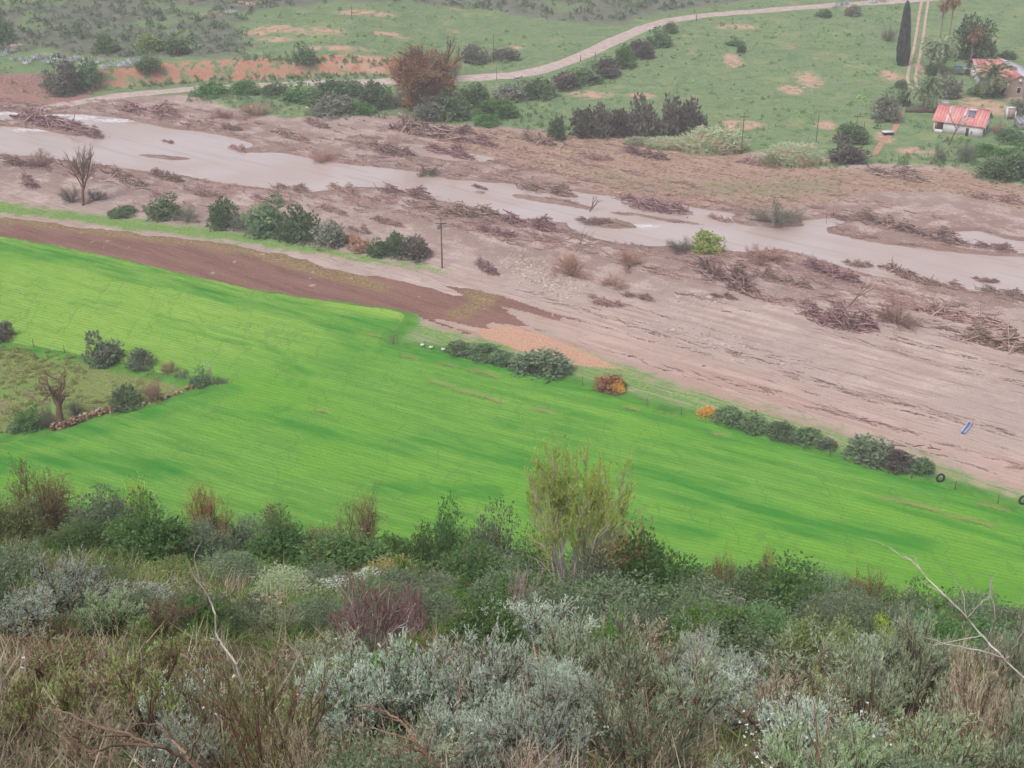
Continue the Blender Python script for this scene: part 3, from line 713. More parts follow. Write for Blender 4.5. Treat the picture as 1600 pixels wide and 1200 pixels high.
def norm_wh(geos, trim=99.0):
    A = np.concatenate([np.concatenate(g.V) for g in geos if g.n])
    h = np.percentile(A[:, 2], trim); r = np.percentile(np.hypot(A[:, 0], A[:, 1]), trim)
    for g in geos:
        g.V = [v * np.array([0.5 / r, 0.5 / r, 1.0 / h]) for v in g.V]

def along(rng, pts, n, tmin=0.0):
    """n random points with direction on every polyline"""
    N, m = pts.shape[0], pts.shape[1]
    f = rng.uniform(tmin, 1, (N, n)) * (m - 1); i = np.clip(f.astype(int), 0, m - 2); u = (f - i)[..., None]; ar = np.arange(N)[:, None]
    p = pts[ar, i] * (1 - u) + pts[ar, i + 1] * u; d = unit(pts[ar, i + 1] - pts[ar, i])
    return p.reshape(-1, 3), d.reshape(-1, 3)

def needle_shrub(seed, n0=13, n1=9, n2=8, needles=16, spread=0.75, nl=0.045, nw=0.007, up=0.12, bare=0.0, l1=(0.35, 0.6), l2=(0.35, 0.65), sp=0.34):
    """grey fine-leaved shrub: upright twigs set with needles (unit height and width)"""
    rng = np.random.default_rng(seed); w = Geo(); l = Geo()
    s0 = stems(rng, n0, spread, 0.8, 4, 0.12, 0.04)
    s1 = grow(rng, None, None, None, n1, sp, up, 3, 0.12, 0.3, 1, l1, 0.4, s0)
    s2 = grow(rng, None, None, None, n2, sp * 1.05, up * 2, 2, 0.12, 0.2, 1, l2, 0.3, s1)
    w.lines(s0, 0.014, 0.006, 0.3, 4); w.lines(s1, 0.006, 0.003, 0.5, 3)
    w.ribbons(s2[:, 0], s2[:, -1], 0.006, 0.6, rng)
    keep = rng.uniform(0, 1, len(s2)) >= bare
    p, d = along(rng, s2[keep], needles, 0.12)
    tw = np.repeat(np.clip(rng.normal(0.5, 0.2, keep.sum()), 0, 1), needles)
    d = unit(d + 0.42 * rng.normal(0, 1, d.shape) + np.array([0, 0, 0.25]))
    ln = nl * rng.uniform(0.6, 1.3, len(p))
    l.ribbons(p, p + d * ln[:, None], nw * 1.6, np.clip(tw + rng.normal(0, 0.14, len(p)), 0, 1), rng)
    norm_wh([w, l]); return w, l

def twig_shrub(seed, n0=16, n1=8, n2=7, n3=4, spread=1.0, up=0.05, r=1.0, jit=0.13):
    """leafless, densely forked dead shrub"""
    rng = np.random.default_rng(seed); w = Geo(); l = Geo()
    s0 = stems(rng, n0, spread, 0.8, 5, jit, 0.03)
    s1 = grow(rng, None, None, None, n1, 0.38, up, 4, jit, 0.25, 1, (0.35, 0.65), 0.4, s0)
    s2 = grow(rng, None, None, None, n2, 0.42, up, 3, jit, 0.25, 1, (0.4, 0.7), 0.4, s1)
    w.lines(s0, 0.016 * r, 0.007 * r, 0.25, 4); w.lines(s1, 0.007 * r, 0.0035 * r, 0.45, 3)
    for i in range(3): l.ribbons(s2[:, i], s2[:, i + 1], 0.0065 * r, 0.55 + 0.3 * rng.uniform(-1, 1, len(s2)), rng)
    if n3:
        s3 = grow(rng, None, None, None, n3, 0.4, up, 2, jit, 0.3, 1, (0.35, 0.6), 0.3, s2)
        l.ribbons(s3[:, 0], s3[:, -1], 0.005 * r, 0.6 + 0.35 * rng.uniform(-1, 1, len(s3)), rng)
    norm_wh([w, l]); return w, l

def leaf_shrub(seed, n0=9, n1=8, n2=8, lv=9, spread=1.05, up=0.05, L=0.055, Wd=0.032, jit=0.16, tmin=0.25, base=0.3, droop=0.0, len0=0.7, sp1=0.5, wr=1.0):
    """broad-leaved bush with branches and many small leaves"""
    rng = np.random.default_rng(seed); w = Geo(); l = Geo()
    s0 = stems(rng, n0, spread, len0, 4, jit, 0.03)
    s1 = grow(rng, None, None, None, n1, sp1, up, 3, jit, base, 1, (0.35, 0.7), 0.4, s0)
    s2 = grow(rng, None, None, None, n2, sp1 * 1.1, up, 2, jit, tmin, 1, (0.35, 0.7), 0.3, s1)
    w.lines(s0, 0.022 * wr, 0.01 * wr, 0.3, 5); w.lines(s1, 0.010 * wr, 0.004 * wr, 0.45, 4); w.ribbons(s2[:, 0], s2[:, -1], 0.007 * wr, 0.5, rng)
    p, d = along(rng, s2, lv, 0.15)
    cl = np.repeat(np.clip(rng.normal(0.5, 0.24, len(s1)), 0, 1), n2 * lv)
    d = unit(d + 0.8 * rng.normal(0, 1, d.shape) + np.array([0, 0, 0.2 - droop]))
    l.leaves(p, d, L * rng.uniform(0.6, 1.3, len(p)), Wd * rng.uniform(0.7, 1.2, len(p)), np.clip(cl + rng.normal(0, 0.18, len(p)), 0, 1), rng)
    norm_wh([w, l]); return w, l

def far_bush(seed, lobes=17, per=75, leaf=0.10, flat=0.0, upright=0.0, ns=6):
    """small crown of clumped leaves, for bushes seen from far away"""
    rng = np.random.default_rng(seed); g = Geo()
    an = rng.uniform(0, 2 * np.pi, lobes); rr = 0.30 * np.sqrt(rng.uniform(0, 1, lobes)); zz = rng.uniform(0.12, 0.74, lobes) * (1 - 0.55 * (rr / 0.3) ** 2) + 0.04; k4 = min(4, lobes - 2); zz[:k4] = 0.12; an[:k4] = np.arange(k4) * 1.57 + rng.uniform(0, 1); rr[:k4] = 0.27
    for i in range(lobes):
        c = np.array([rr[i] * np.cos(an[i]), rr[i] * np.sin(an[i]), zz[i]]); s = rng.uniform(0.12, 0.21)
        v = unit(rng.normal(0, 1, (per, 3))); rad = s * rng.uniform(0.55, 1.12, (per, 1))
        p = c + v * rad * np.array([1, 1, 1.0 + 0.4 * upright]); p[:, 2] = np.maximum(p[:, 2], 0.01)
        d = unit(v + 0.7 * rng.normal(0, 1, v.shape) + np.array([0, 0, 0.3 + upright]))
        g.leaves(p, d, leaf * rng.uniform(0.6, 1.4, per), leaf * 0.55 * rng.uniform(0.7, 1.3, per), np.clip(rng.uniform(0.25, 0.75) + rng.normal(0, 0.17, per), 0, 1), rng)
    if ns:
        s0 = stems(rng, ns, 0.9, 0.45, 2, 0.1, 0); g.lines(s0, 0.025, 0.012, 0.1, 3)
    norm_wh([g], 96); return g

def bare_tree(seed, trunk=0.35, levels=(5, 5, 5, 5), spread=0.5, up=0.1, r=0.05, jit=0.12, lean=0.0, taper=0.5, seg=3, k0=6):
    rng = np.random.default_rng(seed); w = Geo()
    d0 = unit(np.array([[lean, 0.05, 1.0]]))
    t = walk(rng, np.zeros((1, 3)), d0, np.array([trunk]), 4, 0.08, 0.02)
    w.lines(t, r, r * 0.75, 0.3, k0); cur = t; rr = r * 0.75; lf = None
    for q, n in enumerate(levels):
        nx_ = grow(rng, None, None, None, n, spread, up, seg, jit, 0.45 if q == 0 else 0.25, 1, (0.9, 1.5) if q == 0 else (0.45, 0.8), 0.3, cur)
        r1 = rr * taper
        if q < 3: w.lines(nx_, rr * 0.7, r1 * 0.7, 0.35 + 0.1 * q, 5 if q == 0 else (4 if q == 1 else 3))
        else:
            for i in range(seg): w.ribbons(nx_[:, i], nx_[:, i + 1], rr * 1.3, 0.6, rng)
        rr = r1; cur = nx_
    return w, cur, rng

def debris_pile(seed, n=120, brush=330, L=0.42, up=0.35, thick=0.016):
    """heap of flood-stripped branches, unit width, about a third as high"""
    rng = np.random.default_rng(seed); g = Geo(); nk = 6
    KN = np.stack([np.linspace(-0.36, 0.36, nk) + rng.normal(0, 0.06, nk), rng.normal(0, 0.10, nk), rng.uniform(0.05, 0.13, nk), rng.uniform(0.06, 0.30, nk)], -1)
    def sticks(n, L, r, up, k):
        kk = rng.integers(0, len(KN), n); sg = KN[kk, 2]
        ox, oy = rng.normal(0, 1, n) * sg, rng.normal(0, 0.7, n) * sg
        hmax = KN[kk, 3] * np.exp(-(ox ** 2 + oy ** 2) / (2 * sg ** 2))
        c = np.stack([KN[kk, 0] + ox, KN[kk, 1] + oy, hmax * rng.uniform(0.1, 1, n)], -1)
        d = rng.normal(0, 1, (n, 3)) * np.array([1.3, 0.8, up]); d[:, 2] = np.abs(d[:, 2]) * rng.choice([1, 1, -0.4], n); d = unit(d)
        ln = L * rng.uniform(0.25, 1, n)[:, None]
        a = c - d * ln / 2; b = c + d * ln / 2; a[:, 2] = np.maximum(a[:, 2], -0.02); b[:, 2] = np.maximum(b[:, 2], -0.02)
        return a, b
    a, b = sticks(n, L, 0, up, 4); R = thick * rng.uniform(0.3, 1, n)
    g.tubes(a, b, R, R * 0.45, np.clip(rng.normal(0.5, 0.25, n), 0, 1), 4)
    a, b = sticks(brush, L * 0.55, 0, up * 1.4, 3)
    g.ribbons(a, b, 0.022, np.clip(rng.normal(0.4, 0.25, brush), 0, 1), rng)
    a, b = sticks(brush, L * 0.3, 0, up * 2.0, 3)
    g.ribbons(a, b, 0.03, np.clip(rng.normal(0.3, 0.2, brush), 0, 1), rng)
    norm = 1.0
    return g

def scatter(name, proto, pos, size, rng, mat, rz=None, sy=1.0, zs=1.0, tint_amp=0.25):
    V, F, T = proto.arrays() if isinstance(proto, Geo) else proto
    n = len(pos)
    a = rng.uniform(0, 2 * np.pi, n) if rz is None else rz
    c, s = np.cos(a)[:, None], np.sin(a)[:, None]
    size = np.broadcast_to(size, (n,))[:, None]
    x = V[None, :, 0] * size; y = V[None, :, 1] * size * sy; z = V[None, :, 2] * size * np.broadcast_to(zs, (n,))[:, None]
    X = x * c - y * s + pos[:, 0:1]; Y = x * s + y * c + pos[:, 1:2]; Z = z + pos[:, 2:3]
    VV = np.stack([X, Y, Z], -1).reshape(-1, 3)
    FF = (F[None] + (np.arange(n) * len(V))[:, None, None]).reshape(-1, 3)
    TT = np.clip(T[None] + rng.normal(0, tint_amp, n)[:, None], 0, 1).ravel()
    return mk_mesh(name, VV, FF, mat, {'tint': TT})

# ------------------------------------------------------------------ plant materials
LEAFK = 2.3                                   # the colours were read off shaded foliage; this is the leaf itself
def leaf_mat(name, dark, light, extra=None, transl=0.45, var=0.18, rough=0.7, k=None):
    b = NB(name)
    br = lambda q: tuple(min(0.85, (k or LEAFK) * v) for v in q[:3]) + (1,)
    dark, light = br(dark), br(light); extra = br(extra) if extra is not None else None
    c = b.mix(b.attr('tint'), dark, light)
    if extra is not None: c = b.mix(b.rng(b.noise(b.obj(), 3.0, 2, 0.5), 0.5, 0.66), c, extra)
    hs = b.n('ShaderNodeHueSaturation', {'Color': c, 'Hue': b.rng(b.rnd(), 0, 1, 0.485, 0.512), 'Value': b.rng(b.rnd(), 0, 1, 1 - var, 1 + var), 'Saturation': 1.0})
    return b.flat(hs.outputs[0], None, transl)
def wood_mat(name, dark, light):
    b = NB(name); n = b.noise(b.obj(), 14, 3, 0.6)
    dark, light = [tuple(min(0.8, 1.35 * v) for v in q[:3]) + (1,) for q in (dark, light)]
    c = b.mix(b.attr('tint'), dark, light); c = b.mix(b.math('MULTIPLY', b.rng(n, 0.4, 0.7), 0.5), c, tuple(0.65 * v for v in dark[:3]) + (1,))
    return b.flat(c)

LM = {
    'sage': leaf_mat('sage_foliage', lin(112, 134, 104), lin(178, 196, 166), transl=0.3, k=2.4),
    'sagegreen': leaf_mat('sage_green_foliage', lin(94, 124, 84), lin(160, 186, 140), k=2.4),
    'grey': leaf_mat('grey_foliage', lin(102, 118, 94), lin(160, 174, 144), k=2.2),
    'olive': leaf_mat('olive_foliage', lin(82, 94, 60), lin(138, 146, 100), k=1.9),
    'sprig': leaf_mat('sprig_foliage', lin(92, 100, 64), lin(144, 152, 106), lin(122, 106, 84), k=2.5),
    'dark': leaf_mat('dark_foliage', lin(52, 78, 46), lin(104, 128, 82), k=2.05),
    'darkgrey': leaf_mat('dark_grey_foliage', lin(66, 80, 62), lin(122, 132, 108), k=2.0),
    'brownleaf': leaf_mat('brown_tipped_foliage', lin(88, 88, 58), lin(140, 134, 94), lin(122, 98, 72), k=2.4),
    'rusty': leaf_mat('rusty_foliage', lin(104, 84, 60), lin(150, 124, 90), lin(128, 84, 64), k=2.2),
    'bright': leaf_mat('bright_foliage', lin(88, 122, 34), lin(168, 186, 70)),
    'yellowg': leaf_mat('yellow_green_foliage', lin(78, 126, 42), lin(148, 188, 82), k=3.1),
    'green': leaf_mat('fresh_green_foliage', lin(62, 106, 44), lin(122, 158, 80), k=1.5),
    'far': leaf_mat('far_dark_foliage', lin(58, 76, 54), lin(106, 126, 90), k=2.2),
    'fargrey': leaf_mat('far_grey_foliage', lin(84, 90, 78), lin(136, 138, 122), k=1.9),
    'farpurple': leaf_mat('far_purplish_foliage', lin(76, 74, 68), lin(124, 120, 108), k=1.7),
    'farbrown': leaf_mat('far_brown_foliage', lin(104, 84, 76), lin(160, 132, 118)),
    'orange': leaf_mat('orange_foliage', lin(190, 130, 62), lin(226, 178, 100), k=1.6),
    'autumn': leaf_mat('autumn_foliage', lin(116, 88, 66), lin(168, 130, 92), k=1.8),
    'reed': leaf_mat('reed_foliage', lin(124, 132, 106), lin(178, 184, 156), lin(166, 150, 132), k=1.7),
    'agave': leaf_mat('agave_foliage', lin(138, 150, 152), lin(206, 212, 214), k=1.6),
    'palm': leaf_mat('palm_foliage', lin(66, 84, 56), lin(150, 160, 128), transl=0.1, k=2.0),
    'palmdry': leaf_mat('dry_palm_foliage', lin(120, 96, 74), lin(170, 140, 108), transl=0.1, k=1.4),
    'cypress': leaf_mat('cypress_foliage', lin(50, 58, 50), lin(88, 96, 84), transl=0.1),
    'fargreen': leaf_mat('far_green_foliage', lin(66, 100, 56), lin(112, 146, 84), k=1.5),
    'tussock': leaf_mat('tussock_foliage', lin(74, 104, 62), lin(130, 156, 102)),
    'enclose': leaf_mat('low_vine_foliage', lin(96, 110, 60), lin(146, 152, 96), lin(130, 122, 86)),
    'straw': leaf_mat('straw', lin(140, 124, 100), lin(186, 170, 142), k=1.3),
    'flower': leaf_mat('white_flower', lin(232, 226, 222), lin(246, 244, 240), transl=0.1),
    'deadpurple': leaf_mat('purple_twigs', lin(98, 66, 66), lin(160, 128, 128), transl=0.0, k=1.1),
    'deadbrown': leaf_mat('brown_twigs', lin(98, 90, 76), lin(152, 142, 122), transl=0.0, k=2.1),
    'deadgrey': leaf_mat('grey_twigs', lin(124, 112, 106), lin(188, 176, 168), transl=0.0, k=1.6),
    'debris': leaf_mat('flood_debris', lin(92, 76, 72), lin(172, 148, 136), transl=0.0, k=1.45),
    'debrisred': leaf_mat('reddish_flood_debris', lin(108, 86, 82), lin(180, 150, 144), transl=0.0, k=1.45),
}
WM = {
    'bark': wood_mat('shrub_bark', lin(84, 70, 60), lin(132, 116, 102)),
    'grey': wood_mat('grey_dead_wood', lin(138, 130, 122), lin(204, 196, 188)),
    'brown': wood_mat('brown_dead_wood', lin(92, 72, 60), lin(146, 120, 102)),
    'tan': wood_mat('tan_dead_wood', lin(96, 80, 68), lin(142, 122, 104)),
    'palm': wood_mat('palm_trunk', lin(112, 100, 92), lin(150, 136, 124)),
}

# ------------------------------------------------------------------ plants: prototypes (shared mesh data)
def two(name, wl, lname='foliage', wmat='bark', lmat='sage'):
    w, l = wl
    return [('stems', w.mesh(name + '_stems', WM[wmat])), (lname, l.mesh(name + '_' + lname, LM[lmat]))]
def dome(seed, lm, leaf=0.042, lobes=30, per=150):
    g = far_bush(seed, lobes, per, leaf, ns=0, upright=0.15); rng = np.random.default_rng(seed + 5); w = Geo()
    s0 = stems(rng, 9, 0.95, 0.62, 4, 0.14, 0.03); w.lines(s0, 0.018, 0.006, 0.4, 4)
    s1 = grow(rng, None, None, None, 7, 0.5, 0.1, 3, 0.14, 0.35, 1, (0.4, 0.75), 0.3, s0); w.lines(s1, 0.006, 0.002, 0.5, 3)
    q, dd = along(rng, s1, 26, 0.4); g.leaves(q, dd + 0.8 * rng.normal(0, 1, dd.shape), leaf * rng.uniform(0.6, 1.2, len(q)), leaf * 0.5, np.clip(rng.normal(0.55, 0.2, len(q)), 0, 1), rng)
    return [('stems', w.mesh('dome_stems', WM['bark'])), ('foliage', g.mesh('dome_foliage', LM[lm]))]
PR = {
    'sage': [two('sage', needle_shrub(11 + i, n0=28, n1=16, n2=6, needles=8, spread=1.05, up=0.10, l1=(0.22, 0.42), l2=(0.3, 0.6), nl=0.032, nw=0.007, sp=0.62)) for i in range(3)],
    'sagegreen': [two('sage_green', needle_shrub(31 + i, n0=26, n1=16, n2=6, needles=8, spread=1.1, up=0.10, l1=(0.22, 0.42), l2=(0.3, 0.6), nl=0.032, nw=0.007, sp=0.62), lmat='sagegreen') for i in range(2)],
    'wispy': [two('wispy', needle_shrub(41 + i, n0=16, n1=8, n2=7, needles=9, spread=0.85, nl=0.036, bare=0.2, l1=(0.25, 0.5), sp=0.5), lmat='grey') for i in range(3)],
    'sprig': [two('sprig', needle_shrub(51 + i, n0=16, n1=5, n2=5, needles=16, spread=0.5, nl=0.035, nw=0.008, up=0.3, bare=0.3), wmat='brown', lmat='sprig') for i in range(3)],
    'broom': [two('broom', needle_shrub(61 + i, n0=18, n1=6, n2=5, needles=6, spread=0.6, nl=0.05, nw=0.005, up=0.35, bare=0.35), wmat='brown', lmat='olive') for i in range(2)],
    'dead': [two('dead', twig_shrub(71 + i), 'twigs', 'brown', 'deadbrown') for i in range(2)],
    'purple': [two('purple', twig_shrub(81, n0=26, n1=9, n2=8, n3=5, spread=1.3, r=1.3), 'twigs', 'grey', 'deadpurple')],
    'vase': [two('vase', leaf_shrub(91 + i, n0=16, n1=11, n2=8, lv=6, spread=1.1, up=0.10, L=0.026, Wd=0.013, jit=0.15, base=0.35, tmin=0.2, len0=0.75, sp1=0.75, wr=0.55), lmat='brownleaf') for i in range(2)],
    'bush': [dome(101 + i, 'dark') for i in range(4)],
    'fine': [dome(111 + i, 'darkgrey', 0.030, 34, 200) for i in range(3)],
    'low': [two('low', leaf_shrub(121 + i, n0=12, n1=6, n2=6, lv=10, spread=1.2, L=0.05, Wd=0.02), lmat='green') for i in range(2)],
}
FARB = [far_bush(201 + i) for i in range(4)]
FB = [g.mesh('far_bush', LM['far']) for g in FARB]
FBU = [far_bush(221 + i, 16, 80, 0.11, upright=1.0).mesh('far_upright_bush', LM['far']) for i in range(2)]
FTW = []
for i in range(3):
    w_, l_ = twig_shrub(231 + i, n0=24, n1=10, n2=8, n3=3, spread=1.3, r=0.85, jit=0.2)
    V_, F_, T_ = w_.arrays(); V2, F2, T2 = l_.arrays()
    FTW.append(mk_mesh('far_twig_bush', np.concatenate([V_, V2]), np.concatenate([F_, F2 + len(V_)]), LM['farbrown'], {'tint': np.concatenate([T_, T2])}))
PILE_G = [debris_pile(241 + i) for i in range(5)]
PILE = [g.mesh('debris', LM['debris']) for g in PILE_G]
RNG = np.random.default_rng(7)

# ------------------------------------------------------------------ placing
def on_valley(px, py, w_px, h_px):
    """foot pixel, silhouette width and height in photo pixels -> place and size in metres"""
    p, t = pv(px, py)
    e = math.atan2(ZC - p[2], p[1]); mpp = t / F0
    r_px = w_px / 2
    foot, t2 = pv(px, py - 0.55 * r_px * math.sin(e))
    h = max(0.25 * w_px, (h_px - 0.45 * r_px * math.sin(e)) / math.cos(e)) * mpp
    z = float(ZG(foot[0], foot[1]))
    return (float(foot[0]), float(foot[1]), z - 0.05), w_px * mpp, h

def single(name, me, loc, w, h, label, cat, group=None, mat=None, rz=None, depth=None):
    o = put(name, me, loc, RNG.uniform(0, 6.28) if rz is None else rz, (w, depth or w, h), None, mat)
    return tag(o, label, cat, group)

def compound(name, parts, loc, w, h, label, cat, group=None, mats=None, rz=None):
    root = put(name, None, loc, RNG.uniform(0, 6.28) if rz is None else rz, (w, w, h))
    tag(root, label, cat, group)
    for i, (pn, me) in enumerate(parts):
        put(pn, me, parent=root, mat=(LM[mats] if (mats and i == 1) else None))
    return root

def on_hill(px, d, top_py, w_px):
    """column of the photo, horizontal distance and the pixel row of the top -> place and size on the near slope"""
    u = (px - 800) / F0; x = 0.0
    for _ in range(8):
        z = float(HT(x, d)); dep = d * CP + (ZC - z) * SP; x = u * dep
    z = float(ZG(x, d))
    v = (top_py - 600) / F0
    top = ZC + (-SP - v * CP) / (CP - v * SP) * d
    return (x, d, z - 0.05), w_px * dep / F0, max(0.3, top - z)
